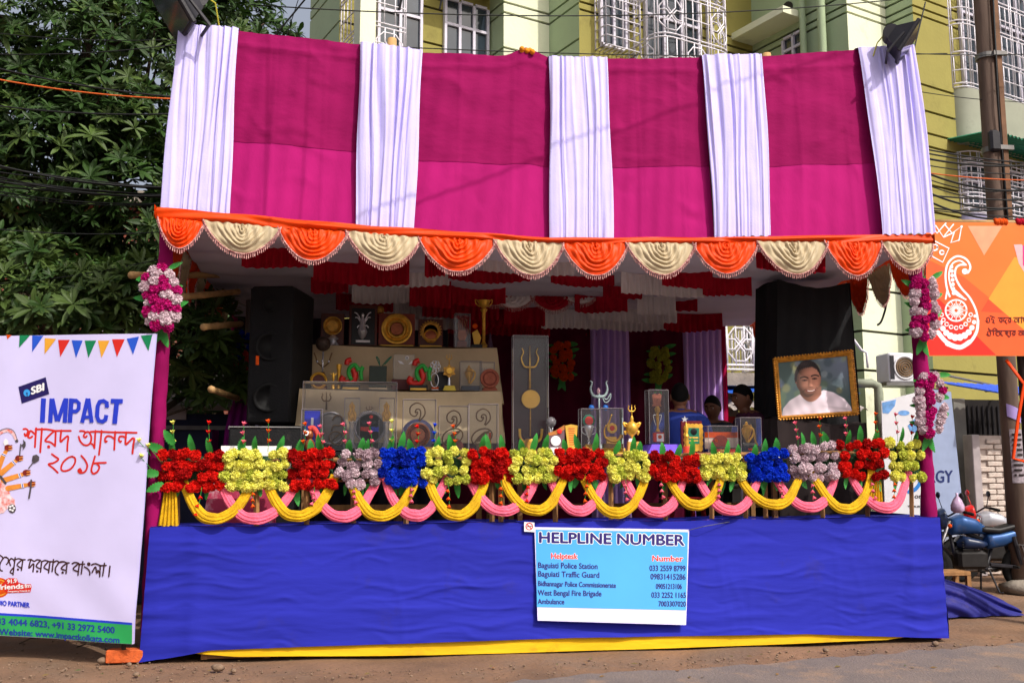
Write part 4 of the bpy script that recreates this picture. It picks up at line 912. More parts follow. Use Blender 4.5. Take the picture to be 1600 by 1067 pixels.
# scarves
def scarf(x0, x1, yt0, yt1, yb, m, label, grp, wd=.040, y=-.03, seed=0):
    r_ = random.Random(seed); a, b = at(x0, yt0, y), at(x1, yt1, y); zb_ = at((x0 + x1) / 2, yb, y).z; n = 40; ph = r_.uniform(0, 6)
    pts = []; sk = r_.uniform(-.12, .12)
    for i in range(n + 1):
        t = i / n; e = (2 * t - 1); base = lerp(a, b, t); s_ = 1 - abs(e) ** 2.3; base.z = lerp(a.z, b.z, t) - ((a.z + b.z) / 2 - zb_ - wd * .5) * s_; base.x += sk * s_ * (1 - s_) * .6; base.y = y - (.10 if m is M_tyel else .105) * s_; pts.append(base)
    def f(u, v):
        i = min(n - 1, int(v * n)); c = lerp(pts[i], pts[i + 1], v * n - i); t = (pts[i + 1] - pts[i]).normalized(); nn = V(-t.z, 0, t.x); bb = V(0, 1, 0)
        aa = 2 * PI * u; w_ = wd * (.8 + .2 * math.sin(PI * v) ** .8); rr = .86 + .30 * abs(math.sin(4.5 * aa + 2.5 * v + ph)) ** 1.5 + .12 * abs(math.sin(8 * aa - 3 * v + ph)) + .05 * math.sin(v * 31 + aa) + .06 * math.sin(v * 9 + ph)
        return c + nn * (math.cos(aa) * w_ * rr) + bb * (math.sin(aa) * w_ * .45 * rr)
    mb = MB(); mb.grid(f, 72, n, True); return single('scarf_swag', mb, m, label, 'scarf', grp, smooth=True)
YS = [(283, 398, 816), (411, 523, 812), (541, 650, 812), (664, 762, 811), (784, 886, 803), (906, 1010, 807), (1036, 1128, 795), (1150, 1254, 794), (1263, 1361, 801)]
PS = [(340, 465, 816), (484, 592, 813), (602, 700, 811), (730, 838, 804), (856, 946, 804), (972, 1070, 806), (1086, 1186, 803), (1206, 1307, 798), (1326, 1420, 799)]
NTH = ['first', 'second', 'third', 'fourth', 'fifth', 'sixth', 'seventh', 'eighth', 'ninth']
for i, (a, b, yb) in enumerate(YS): scarf(a, b, 748 - a * .012, 748 - b * .012, yb - 3, M_tyel, f'{NTH[i]} looped yellow scarf from the left under the flowers', 'yellow scarf swags', y=.02, seed=i)
for i, (a, b, yb) in enumerate(PS): scarf(a, b, 752 - a * .012, 752 - b * .012, yb - 3, M_tpink, f'{NTH[i]} looped pink scarf from the left under the flowers', 'pink scarf swags', y=.035, seed=40 + i)
for px, yb, lb in ((267, 822, 'yellow scarf end hanging straight beside the left pole'), (1369, 790, 'yellow scarf end hanging straight near the right pole')):
    a, b = at(px, 752, .02), at(px, yb, .02); mb = MB()
    mb.grid(lambda u, v: lerp(a, b, v) + V((u - .5) * lerp(.09, .17, v) - .02 * v, -.022 * abs(math.sin(u * 5 * PI)) - .01 * v, .01 * math.sin(u * 12) * v), 40, 12)
    single('scarf_end', mb, M_tyel, lb, 'scarf', 'loose scarf ends', smooth=True)
# pole garlands and hanging garlands
def garland(name, label, x0, x1, y0, y1, Y, cols, spots=None, rows=7, nx=3, r=.054, leaves=True, grp='flower garlands', leafy=10):
    root = thing(name, label, 'garland', at((x0 + x1) / 2, y1, Y), grp); n = 0
    for j in range(rows):
        for i in range(nx):
            w_ = math.sin(PI * (j + .8) / (rows + .6)) ** .5; px = lerp(x0, x1, .5 + (i / (nx - 1) - .5) * w_) + rnd.uniform(-4, 4); py = lerp(y0, y1, (j + .4 * (i % 2)) / (rows - .6)) + rnd.uniform(-3, 3)
            m = cols[(i + (j // 2 if len(cols) > 2 else 0) + (1 if len(cols) > 1 and rnd.random() < .2 else 0)) % len(cols)]
            put('flower', rnd.choice(fmesh(m, r)), root, at(px, py, Y - .09 - .03 * math.cos((i - (nx - 1) / 2) * 1.2)), (rnd.uniform(-.1, .6), rnd.uniform(-.6, .6), rnd.uniform(-.3, .3) + (i - (nx - 1) / 2) * .4), rnd.uniform(.9, 1.2))
    m_ = MB(); m_.tube([at((x0 + x1) / 2, y0 - 6, Y - .055), at((x0 + x1) / 2, y1 + 4, Y - .055)], .012, 6); m_.build('wire_stem', M_fern, root)
    for k in range(leafy):
        s_ = -1 if k % 2 else 1; py = lerp(y0 - 2, y1 + 6, k / leafy); px = (x0 + x1) / 2 + s_ * (x1 - x0) * .30
        put('fern_leaf', rnd.choice(LEAF), root, at(px, py, Y - .05), (rnd.uniform(-.4, .1), s_ * rnd.uniform(.9, 1.7), 0), rnd.uniform(.65, 1.0))
    for s_ in (-.4, .5): put('fern_leaf', LEAF[2], root, at((x0 + x1) / 2 + s_ * 10, y1 - 2, Y - .05), (PI, s_, 0), 1.1)
    return root
garland('pole_garland', 'magenta and white flower garland on the left front pole', 229, 273, 422, 508, 0, [M_fmag, M_fmauve, M_fmag, M_fmauve], rows=7, nx=4, leafy=6)
garland('pole_garland', 'upper magenta and white flower garland on the right front pole', 1428, 1460, 438, 526, 0, [M_fmauve, M_fmag], rows=8, nx=3, leafy=6)
garland('pole_garland', 'lower magenta and white flower garland on the right front pole', 1437, 1470, 588, 676, 0, [M_fmauve, M_fmag], rows=8, nx=3, leafy=6)
garland('hanging_garland', 'orange flower garland hanging on the dark maroon back curtain', 866, 892, 540, 590, 4.35, [M_for], rows=6, nx=3, r=.055)
garland('hanging_garland', 'yellow green flower garland hanging on the back curtain', 1017, 1042, 546, 596, 4.35, [mat('lime_petal', (176, 176, 60), **FL)], rows=6, nx=3, r=.055)
garland('hanging_garland', 'blue and coral flower garland on the inner left pole', 370, 388, 520, 585, 3.05, [M_fblue, mat('coral_petal', (236, 92, 84), **FL)], rows=7, nx=2, r=.05, leafy=0)
# orange marigold knot at the top of the second magenta panel and a marigold on the hoarding pole
m_ = MB(); c = at(821, 82, .2)
for k in range(7): m_.ball(c + V(rnd.uniform(-.07, .07), rnd.uniform(-.03, .03), rnd.uniform(-.01, .03)), .028, 8, 6)
single('marigold_knot', m_, mat('marigold', (226, 140, 20), rough=.8, var=.3, scale=40), 'small marigold knot on top of the second magenta panel', 'flowers', smooth=True)
# ================================================================== DISPLAY SHELVES AND TROPHIES
def clothbox(x0, x1, yf, yb, zt, zb, m, name, parent, flare=.04, ph=0):
    def f(u, v):      # front drop
        x = lerp(x0, x1, u); return V(x + flare * (2 * u - 1) * v, yf - .02 - .035 * v - .018 * math.sin(u * 16 + ph) * v - .012 * math.sin(v * 9 + u * 6), lerp(zt, zb, v) - .02 * math.sin(PI * u) * (v < .05))
    m_ = MB(); m_.grid(f, 70, 14)
    m_.grid(lambda u, v: V(lerp(x0, x1, u), lerp(yb, yf - .02, v), zt + .003 * math.sin(u * 40)), 40, 4)
    for x, s_ in ((x1, 1), (x0, -1)): m_.grid(lambda u, v: V(x + s_ * (flare * v + .02 * math.sin(u * 9) * v), lerp(yf - .02 - .03 * v, yb, u), lerp(zt, zb, v)), 10, 8)
    return m_.build(name, m, parent, smooth='auto')
a, b = at(468, 610, 1.3), at(782, 612, 1.3); c, d = at(487, 541, 1.85), at(776, 541, 1.85); z2, z3 = at(620, 609, 1.3).z, at(620, 541, 1.85).z
tb = thing('tiered_display_table', 'stepped display table draped in beige cloth, crowded with trophies', 'table', ((a.x + b.x) / 2, 1.7, FLOOR))
clothbox(a.x, b.x, 1.3, 1.84, z2, at(620, 692, 1.3).z, M_beige, 'lower_step_cloth', tb, ph=1)
clothbox(c.x, d.x, 1.85, 2.5, z3, z2 - .1, M_beige, 'upper_step_cloth', tb, flare=.07, ph=3)
for x in (a.x + .1, b.x - .1, (a.x + b.x) / 2):
    for y in (1.4, 2.4): m_ = MB(); m_.box((x, y, (FLOOR + z2 - .05) / 2), (.06, .06, z2 - .06 - FLOOR)); m_.build('leg', M_wood, tb)
zl_ = at(620, 706, .75).z
ft = thing('front_table', 'low front table with white cloth top behind the flowers', 'table', (.4, .5, FLOOR))
for (x0, x1, y0, y1, m, nm) in ((at(470, 700, .6).x, at(790, 700, .6).x, .45, 1.15, M_black, 'dark_table_top'), (at(800, 700, .4).x, at(1205, 700, .4).x, .2, .85, M_paper, 'white_table_top')):
    zt = zl_ if 'dark' in nm else at(1000, 709, .3).z
    m_ = MB(); m_.box(((x0 + x1) / 2, (y0 + y1) / 2, zt - .02), (x1 - x0, y1 - y0, .035)); m_.build(nm, m, ft)
    for x in (x0 + .05, x1 - .05):
        for y in (y0 + .05, y1 - .05): m_ = MB(); m_.box((x, y, (FLOOR + zt - .04) / 2), (.045, .045, zt - .042 - FLOOR)); m_.build('leg', M_wood, ft)
ZL, ZW = zl_, at(1000, 709, .3).z
class Kit:
    def __init__(s, name, label, cat, px, py, Y, zbase=None, grp='trophies on display'):
        s.Y = Y; p = at(px, py, Y); s.sc = (at(px + 10, py, Y) - p).x / 10; s.dz = 0
        if zbase is not None: s.dz = zbase - p.z; p.z = zbase
        s.r = thing(name, label, cat, p, grp)
    def P(s, x, y, dy=0): p = at(x, y, s.Y); return V(p.x, p.y + dy, p.z + s.dz)
    def plate(s, x0, y0, x1, y1, m, name, d=.03, dy=0, par=None, bev=.004):
        a, b = s.P(x0, y0), s.P(x1, y1); q = MB(); q.cbox(((a.x + b.x) / 2, s.Y + dy + d / 2, (a.z + b.z) / 2), (abs(b.x - a.x), d, abs(a.z - b.z)), bev); return q.build(name, m, par or s.r)
    def disc(s, x, y, r, m, name, d=.02, dy=0, inner=None, dish=False, par=None, n=28):
        c = s.P(x, y, dy); R_ = r * s.sc; q = MB()
        if inner: i_ = inner * s.sc; q.lathe([(i_, 0), (R_, 0), (R_ * 1.01, d * .6), (lerp(R_, i_, .5), d), (i_, d * .6), (i_, 0)], c, n, 'Y')
        elif dish: q.lathe([(R_ * .3, 0), (R_ * .97, d * .4), (R_, d), (R_ * .9, d * 1.1), (R_ * .72, d * .5), (R_ * .66, d * .9), (R_ * .58, d * .4), (.001, d * .45)], c, n, 'Y')
        else: q.lathe([(R_ * .96, 0), (R_, d * .2), (R_, d * .8), (R_ * .96, d), (.001, d)], c, n, 'Y')
        return q.build(name, m, par or s.r, smooth='auto')
    def turn(s, cx, prof, m, name, dy=0, par=None, n=18):
        q = MB(); pr_ = [(max(.001, r * s.sc), s.P(cx, y).z) for r, y in prof][::-1]; c = s.P(cx, prof[0][1], dy); q.lathe(pr_, (c.x, c.y, 0), n); return q.build(name, m, par or s.r, smooth='auto')
    def tube(s, pts, r, m, name, dy=0, par=None, k=5, sm=True, closed=False):
        pts = catmull(pts, k) if sm and len(pts) > 2 else pts; q = MB(); rr = [x * s.sc for x in r] if isinstance(r, (list, tuple)) else r * s.sc
        if isinstance(rr, list): rr = [lerp(rr[0], rr[1], i / (len(pts) - 1)) for i in range(len(pts))]
        q.tube([s.P(x, y, dy) for x, y in pts], rr, 8, closed); return q.build(name, m, par or s.r, smooth=True)
    def poly(s, pts, m, name, d=.02, dy=0, par=None):
        q = MB(); q.poly([s.P(x, y, dy) for x, y in pts], (0, d, 0)); return q.build(name, m, par or s.r)
    def ball(s, x, y, r, m, name, dy=0, sc_=(1, 1, 1), par=None): q = MB(); q.ball(s.P(x, y, dy), r * s.sc, 16, 10, sc_); return q.build(name, m, par or s.r, smooth=True)
    def case(s, x0, y0, x1, y1, dep=.12, dy=-.06, m=None, edge=True):
        a, b = s.P(x0, y0), s.P(x1, y1); c = ((a.x + b.x) / 2, s.Y + dy + dep / 2, (a.z + b.z) / 2); sz = (b.x - a.x, dep, a.z - b.z); q = MB(); q.box(c, sz); q.build('clear_case', m or M_acr, s.r)
        if edge:
            q = MB(); hx, hy, hz = sz[0] / 2, sz[1] / 2, sz[2] / 2; t = .0022
            for sx in (-1, 1):
                for sy in (-1, 1): q.bar(V(c[0] + sx * hx, c[1] + sy * hy, c[2] - hz), V(c[0] + sx * hx, c[1] + sy * hy, c[2] + hz), t, 4)
                q.bar(V(c[0] + sx * hx, c[1] - hy, c[2] + hz), V(c[0] + sx * hx, c[1] + hy, c[2] + hz), t, 4)
            for sy in (-1, 1): q.bar(V(c[0] - hx, c[1] + sy * hy, c[2] + hz), V(c[0] + hx, c[1] + sy * hy, c[2] + hz), t, 4)
            q.build('case_edges', M_edge, s.r)
    def trident(s, x, y0, y1, w_, m, name='trident', r=1.2, dy=0):
        h = y1 - y0; ym = y0 + h * .42
        s.tube([(x, y1), (x, y0)], [r * 1.1, r * .3], m, name, dy, sm=False)
        for sg in (-1, 1): s.tube([(x, ym + h * .08), (x + sg * w_ * .6, ym + h * .06), (x + sg * w_ * .95, ym - h * .12), (x + sg * w_ * .72, y0 + h * .16), (x + sg * w_ * .9, y0 + h * .06)], [r, r * .35], m, 'prong', dy)
    def cup(s, x, y0, y1, w_, m, base=M_dkbase, dy=0):
        h = y1 - y0; s.turn(x, [(w_ * .9, y0), (w_, y0 + h * .03), (w_ * .95, y0 + h * .2), (w_ * .55, y0 + h * .42), (w_ * .2, y0 + h * .52), (w_ * .18, y0 + h * .6), (w_ * .35, y0 + h * .64), (w_ * .18, y0 + h * .68), (w_ * .25, y0 + h * .74), (w_ * .6, y0 + h * .8)], m, 'cup_bowl', dy)
        for sg in (-1, 1): s.tube([(x + sg * w_ * .9, y0 + h * .08), (x + sg * w_ * 1.5, y0 + h * .1), (x + sg * w_ * 1.45, y0 + h * .3), (x + sg * w_ * .6, y0 + h * .4)], w_ * .1, m, 'handle', dy)
        s.turn(x, [(w_ * .7, y0 + h * .8), (w_ * .75, y1)], base, 'base', dy)
    def conch(s, x, y0, y1, w_, m, dy=0):
        h = y1 - y0; s.turn(x, [(w_ * .08, y0), (w_ * .3, y0 + h * .06), (w_ * .22, y0 + h * .1), (w_ * .7, y0 + h * .2), (w_ * .6, y0 + h * .25), (w_, y0 + h * .38), (w_ * .8, y0 + h * .6), (w_ * .4, y0 + h * .8), (w_ * .1, y1)], m, 'conch_shell', dy)
        s.tube([(x + w_ * .5, y0 + h * .25), (x + w_ * 1.3, y0 + h * .4), (x + w_ * 1.1, y0 + h * .7), (x + w_ * .2, y1)], w_ * .22, m, 'conch_lip', dy - .01)
Z3, Z2 = z3, z2
# ---- top shelf
Yt = 1.98
k = Kit('plaque_trophy', 'gold dish mounted on dark square plaque, leftmost on the top shelf', 'trophy', 519, 540, Yt, Z3); k.plate(502, 488, 537, 538, M_brown, 'plaque', .03); k.disc(520, 508, 15, M_gold2, 'dish', .03, -.002, dish=True); k.turn(521, [(3, 523), (9, 528), (5, 532), (11, 540)], M_silver, 'stand', -.03)
k = Kit('figure_frame', 'tall dark framed silver filigree figure on the top shelf', 'trophy', 567, 540, Yt, Z3); k.plate(546, 474, 589, 540, M_brown, 'frame', .05); k.plate(550, 479, 585, 536, M_dkbase, 'dark_backing', .006, -.007)
for sg in (-1, 1):
    for j, (dx, dy_) in enumerate(((13, -22), (12, -14), (9, 2), (6, 10))): k.tube([(567, 505 + j * 3), (567 + sg * dx * .6, 505 + dy_ * .7), (567 + sg * dx, 508 + dy_)], 1.1, M_silver, 'arm', -.014)
k.turn(567, [(1, 487), (3, 490), (2, 494), (5, 500), (4, 507), (8, 516), (5, 524), (1, 528)], M_silver, 'figure', -.01); k.plate(556, 529, 578, 533, M_paper, 'caption', .004, -.012)
k = Kit('rosette_stand', 'small round gold rosette on a thin stand behind the framed figure', 'trophy', 594, 540, Yt + .12, Z3); k.disc(594, 480, 6.5, M_gold2, 'rosette', .02, dish=True); k.tube([(594, 487), (594, 540)], .9, M_gold2, 'stem', .01); k.turn(594, [(2, 534), (6, 540)], M_gold2, 'foot')
k = Kit('plaque_trophy', 'large red brown square plaque with concentric gold plate on the top shelf', 'trophy', 620, 540, Yt, Z3); k.plate(592, 486, 648, 536, mat('mahogany', (124, 44, 26), rough=.4, var=.4, scale=7), 'plaque', .03); k.disc(620, 511, 24, M_gold, 'plate', .03, -.002, dish=True); k.disc(620, 511, 13, M_gold2, 'ring', .012, -.02, inner=11); k.disc(620, 511, 10, M_copper, 'medal', .012, -.012); k.plate(594, 535, 646, 540, M_goldpl, 'foot', .06, -.01)
k = Kit('dial_trophy', 'gold horseshoe dial in a dark box, right of the large plate', 'trophy', 673, 540, Yt, Z3); k.plate(654, 494, 692, 536, M_brown, 'box', .03); k.disc(673, 514, 15.5, M_gold2, 'horseshoe', .02, -.003, inner=11); k.disc(673, 521, 11, M_gold, 'dial_rim', .02, -.01, inner=9); k.disc(673, 521, 9, M_copper, 'dial', .01, -.008)
for j in range(15): t = PI * (-.1 + 1.2 * j / 14); k.ball(673 - 16.5 * math.cos(t), 514 - 16.5 * math.sin(t), 1.3, M_gold2, 'bead', -.01)
k.plate(656, 535, 690, 540, M_goldpl, 'foot', .05, -.01)
k = Kit('hand_trophy', 'golden raised hand inside a slim clear case on the top shelf', 'trophy', 722, 537, Yt, Z3); k.case(710, 483, 734, 537); k.poly([(716, 508), (728, 508), (729, 518), (726, 524), (718, 524), (715, 518)], M_copper, 'palm', .025)
for fx, fy_, bx_ in ((715.5, 496, 717.5), (719, 491, 720), (722.5, 489.5, 723), (726, 492, 726)): k.tube([(bx_, 510), ((bx_ + fx) / 2, 502), (fx, fy_)], [1.7, 1.2], M_copper, 'finger', .012)
k.tube([(728, 517), (731, 511), (732, 505)], [1.7, 1.2], M_copper, 'thumb', .012); k.plate(714, 525, 730, 535, mat('pinkish_base', (150, 92, 84), rough=.6), 'base', .05)
k = Kit('leaf_plaque', 'small gold leaf shaped plaque with orange disc on black base', 'trophy', 745, 537, Yt - .05, Z3); k.poly([(738, 512), (746, 507), (752, 520), (749, 530), (741, 530)], M_goldpl, 'plaque'); k.disc(742, 502, 4, M_for, 'disc', .02); k.plate(736, 530, 754, 537, M_dkbase, 'base', .05)
k = Kit('column_cup', 'tall golden column cup at the right end of the top shelf', 'trophy', 757, 537, Yt + .05, Z3); k.turn(756, [(10, 460), (10.5, 461), (7, 468), (3, 472), (4, 476), (6, 474), (3, 479), (3, 480), (2.8, 500), (2.4, 524), (5, 529)], M_gold, 'cup'); k.plate(750, 529, 763, 537, M_gold2, 'base', .06, -.03)
for sg in (-1, 1): k.tube([(756 + sg * 9, 461), (756 + sg * 13, 459), (756 + sg * 12, 465), (756 + sg * 6, 470)], .9, M_gold, 'handle')
k = Kit('small_figurine', 'small dark purple figurine at the edge of the top shelf', 'trophy', 766, 538, Yt, Z3); k.turn(766, [(.5, 512), (2, 516), (1.5, 519), (4, 530), (5, 534), (4, 538)], mat('dark_purple_glaze', (70, 44, 66), rough=.4), 'figure')
# ---- second shelf
Ys = 1.5
k = Kit('globe_trophy', 'dark globe trophy with silver arms at the left end of the second shelf', 'trophy', 504, 608, Ys + .1, Z2); k.ball(505, 534, 12, mat('brown_mesh_globe', (70, 54, 46), rough=.6, var=.6, scale=60), 'globe'); k.tube([(505, 546), (504, 583)], 1.4, M_silver, 'post')
for sg in (-1, 1): k.tube([(505 + sg * 14, 548), (505 + sg * 11, 556), (505 + sg * 9, 563), (505 + sg * 1, 570)], 1.2, M_bronze, 'arm'); k.ball(505 + sg * 9, 562, 2, M_silver, 'knob', -.02)
k.ball(504, 561, 2, M_silver, 'knob', -.02); k.turn(504, [(3, 578), (6, 584), (4, 590), (10, 608)], M_brown, 'base')
k = Kit('ring_plate', 'polished gold ring plate on a small block, second shelf left', 'trophy', 498, 608, Ys - .1, Z2); k.disc(498, 594, 13.5, M_gold, 'ring', .03, -.01, inner=9.5); k.disc(498, 594, 9.8, M_brown, 'dish', .015); k.plate(487, 605, 510, 608, M_wood, 'block', .05, -.02)
k = Kit('winged_figure', 'tiny winged gold figure trophy on the second shelf', 'trophy', 521, 608, Ys - .1, Z2); k.turn(521, [(1.2, 581), (1.6, 584), (2.6, 588), (1.4, 593), (1, 596), (3, 601), (4, 608)], M_gold, 'figure'); k.poly([(515, 581), (521, 584), (528, 581), (522, 588)], M_gold, 'wings', .01)
k = Kit('gold_vase', 'narrow golden vase beside the tiny winged figure', 'trophy', 530, 608, Ys, Z2); k.turn(530, [(4.5, 567), (4, 572), (2.8, 580), (2.4, 592), (4, 597), (3, 600), (5, 608)], M_gold, 'vase')
def logo_tro(x, lb):
    k = Kit('emblem_trophy', lb, 'trophy', x, 610, Ys - .05, Z2); rr = MATS.get('glossy_red') or mat('glossy_red', (206, 42, 34), rough=.35, var=.08); gg = MATS.get('glossy_green') or mat('glossy_green', (44, 164, 62), rough=.35, var=.08)
    k.tube([(x + 3, 562), (x - 3, 564), (x - 4, 570)], 4.2, rr, 'red_crown'); k.tube([(x + 5, 576), (x + 9, 586), (x + 5, 596), (x - 6, 598), (x - 12, 594), (x - 9, 588)], 5, rr, 'red_curve', .01)
    k.tube([(x + 4, 594), (x - 1, 586), (x, 576), (x + 8, 570), (x + 12, 575), (x + 14, 580)], 3.2, gg, 'green_arch', -.02); k.tube([(x + 21, 574), (x + 18, 582), (x + 19, 594)], 3, gg, 'green_stem', -.02); k.tube([(x + 12, 573), (x + 17, 577), (x + 21, 573)], 2.6, gg, 'green_link', -.02)
    k.plate(x - 13, 600, x + 16, 610, M_dkbase, 'base', .06, -.02); k.plate(x - 11, 605, x + 14, 609, M_goldpl, 'name_plate', .004, -.025)
logo_tro(546, 'red and green curved emblem trophy behind the clear case'); logo_tro(652, 'red and green curved emblem trophy at the centre of the second shelf')
k = Kit('leaf_box_trophy', 'dark square box trophy topped by two thin metal leaves', 'trophy', 591, 608, Ys + .02, Z2); k.plate(577, 568, 604, 602, mat('dark_green_glass', (40, 52, 40), rough=.2), 'box', .06); k.plate(576, 602, 605, 608, M_beige, 'base', .08, -.01)
for dx, lx in ((-2, -4), (12, 6)): k.tube([(594 + dx * .3, 568), (594 + dx, 558), (594 + dx + lx, 554), (594 + dx * .6, 566)], .8, M_dkgreen, 'metal_leaf')
k = Kit('eyes_plaque', 'dark plaque with floating white goddess eyes, second shelf centre', 'trophy', 630, 610, Ys + .15, Z2); k.plate(612, 589, 641, 608, mat('dull_red_box', (96, 40, 40), rough=.5), 'box', .05); k.plate(615, 550, 648, 590, M_acr2, 'clear_sheet', .01)
for ex, ey in ((627, 563), (643, 563)): k.poly([(ex - 6, ey - 3), (ex, ey - 2), (ex + 5, ey + 3), (ex - 2, ey + 2)] if ex < 635 else [(ex + 6, ey - 3), (ex, ey - 2), (ex - 5, ey + 3), (ex + 2, ey + 2)], M_paper, 'eye', .004, -.006)
k.disc(636, 556, 3, M_paper, 'third_eye', .004, -.002, inner=1.4)
k = Kit('flower_wire_trophy', 'silver wire flower trophy with looped stem on the second shelf', 'trophy', 679, 610, Ys, Z2); k.tube(ell(679, 592, 6, 11, 16), .9, M_silver, 'loop', closed=True, sm=False)
for j in range(7): t = 2 * PI * j / 7; k.tube(ell(680 + 5 * math.cos(t), 571 + 6 * math.sin(t), 3, 4, 10), .6, M_silver, 'petal_loop', closed=True, sm=False)
k.plate(674, 604, 685, 610, M_paper, 'base', .04, -.02); k.plate(674, 603, 685, 606, M_for, 'base_stripe', .004, -.025)
k = Kit('ring_trophy', 'dark round disc with bright silver rim behind the star medal', 'trophy', 691, 610, Ys + .08, Z2); k.disc(691, 590, 12, M_dkbase, 'disc', .015); k.disc(691, 590, 13, M_silver, 'rim', .02, -.004, inner=11.8); k.plate(684, 602, 698, 610, M_dkbase, 'base', .05, -.02)
k = Kit('star_medal', 'gold star shaped medal with small trident on a yellow base', 'trophy', 702, 610, Ys - .05, Z2); k.poly([(702 + (11 if j % 2 == 0 else 7.5) * math.cos(PI / 2 + PI * j / 6), 578 - (11 if j % 2 == 0 else 7.5) * math.sin(PI / 2 + PI * j / 6)) for j in range(12)], M_gold2, 'star', .02); k.disc(702, 578, 5, M_gold, 'boss', .03, -.0); k.trident(702, 551, 568, 4.5, M_gold, r=.8); k.turn(702, [(1.5, 588), (2, 594), (2.4, 600)], M_silver, 'neck', .01); k.poly([(695, 601), (710, 601), (713, 610), (691, 610)], mat('yellow_base', (222, 196, 70), rough=.5), 'base', .05, -.02)
k = Kit('conch_case', 'gold conch in a clear case at the right of the second shelf', 'trophy', 735, 610, Ys, Z2); k.case(719, 562, 752, 609, .13); k.conch(733, 568, 597, 7, M_gold, 0); k.plate(721, 600, 749, 609, mat('navy_base', (30, 36, 60), rough=.4), 'base', .09, -.03)
k = Kit('small_case', 'small clear case with silver emblem behind the terracotta plaque', 'trophy', 762, 608, Ys + .12, Z2); k.case(750, 560, 772, 606, .08); k.trident(757, 568, 580, 4, M_silver, r=.8); k.plate(751, 600, 771, 606, M_dkbase, 'base', .06, -.04)
k = Kit('oval_plaque', 'round terracotta plaque on a foot, right end of the second shelf', 'trophy', 766, 610, Ys - .06, Z2); k.disc(765, 589, 15, M_terra, 'plaque', .03); k.disc(765, 589, 11, mat('terracotta_dark', (130, 62, 52), rough=.85, var=.3, scale=30), 'relief', .012, -.026, inner=9); k.poly([(757, 602), (774, 602), (779, 610), (752, 610)], M_terra, 'foot', .05, -.01)
# ---- lower row behind the flowers
Yl = .8
k = Kit('large_clear_case', 'large clear acrylic case with dark trident and ring at the left of the lower row', 'trophy', 545, 706, Yl + .12, ZL); k.case(476, 598, 618, 704, .32, -.2); k.trident(510, 612, 640, 7.5, M_bronze, r=1.4); k.disc(516, 668, 26, M_silver, 'ring_frame', .02, .05, inner=23); k.disc(516, 668, 23, mat('milky_glass', (120, 112, 108), rough=.2, var=.3, scale=9), 'glass_disc', .008, .055)
k.tube([(519, 656), (526, 648), (534, 652), (532, 664), (522, 664), (518, 672)], 1.3, M_bronze, 'wire_curl', .02); k.tube(ell(526, 684, 12, 10, 18, .5), 1.2, M_bronze, 'wire_loop', .02, closed=True, sm=False)
for j in range(4): k.tube([(517 + 3 * j, 690 - 3 * j), (528 + 2 * j, 678 - j)], .9, M_bronze, 'wire_line', .02)
k.plate(480, 700, 616, 705, M_dkbase, 'base', .3, -.19)
k = Kit('blue_box_trophy', 'bright blue tall box with white bar in a clear cover, lower row left', 'trophy', 487, 706, Yl - .1, ZL); k.plate(476, 642, 499, 704, mat('bright_blue_card', (34, 48, 200), rough=.4), 'box', .03); k.plate(486, 653, 489.5, 666, M_paper, 'white_bar', .004, -.005); k.case(472, 640, 503, 705, .12, -.07)
k = Kit('turbaned_bust', 'copper bust with red checked scarf in front of the blue box', 'trophy', 484, 706, Yl - .25, ZL); k.ball(483, 680, 7, M_copper, 'head', sc_=(1, 1, 1.2)); k.tube([(478, 672), (475, 678), (480, 681), (482, 676), (478, 675)], 1.1, M_paper, 'white_curl', -.045); k.tube([(482, 671), (490, 670), (496, 680), (497, 694)], [4.5, 4], mat('red_check', (206, 70, 66), rough=.8, var=.5, scale=60), 'scarf'); k.turn(484, [(3, 686), (8, 692), (9, 700), (6, 706)], M_copper, 'shoulders')
for x, lb in ((550, 'left of two slim clear cases holding a golden flame ornament'), (604, 'right of two slim clear cases holding a golden flame ornament')):
    k = Kit('flame_case', lb, 'trophy', x, 706, Yl, ZL); k.case(x - 11, 622, x + 11, 702, .1)
    k.poly([(x - 6, 658), (x - 7, 646), (x - 4, 640), (x - 5, 634), (x, 627), (x + 5, 634), (x + 4, 640), (x + 7, 646), (x + 6, 658)], M_gold2, 'flame_plate', .008)
    for sg in (-1, 1): k.tube([(x, 656), (x + sg * 4, 648), (x + sg * 2, 642), (x + sg * 3, 636), (x, 629)], .9, M_gold, 'scroll', -.012)
    k.turn(x, [(5, 658), (5.5, 660), (4, 662), (4, 690), (6, 697), (9, 703)], acrylic('frosted_glass', (.9, .86, .86), .35, .3), 'glass_column', .01)
k = Kit('round_sign_trophy', 'round silver framed disc reading smoke free, lower row', 'trophy', 578, 706, Yl + .05, ZL); k.disc(578, 668, 25, M_silver, 'ring_frame', .03, -.01, inner=21.5); k.disc(578, 668, 21.5, mat('milky_glass2', (158, 146, 140), rough=.25, var=.15, scale=9), 'glass_disc', .01)
for j in range(22): t = PI * (.1 + .8 * j / 21); k.ball(578 - 26 * math.cos(t), 668 - 26 * math.sin(t), 1.2, M_silver, 'bead', -.005)
pmk = lambda x, y, e=0: k.P(x, y, -.011 - e)
q = MB(); letters(q, pmk, 'SMOKE', 566, 663, 594, 663, 6, .3); q.build('lettering', MATS['navy_base'], k.r); q = MB(); letters(q, pmk, 'FREE', 564, 673, 577, 673, 6, .5); q.build('lettering', M_red, k.r); q = MB(); letters(q, pmk, 'ZONE', 580, 674, 592, 674, 7, .5); q.build('lettering', M_bluep, k.r)
k.disc(580, 651, 3, M_red, 'red_mark', .003, -.01); k.trident(577, 634, 646, 5, M_bronze, r=1); k.plate(556, 697, 600, 706, M_dkbase, 'base', .08, -.02)
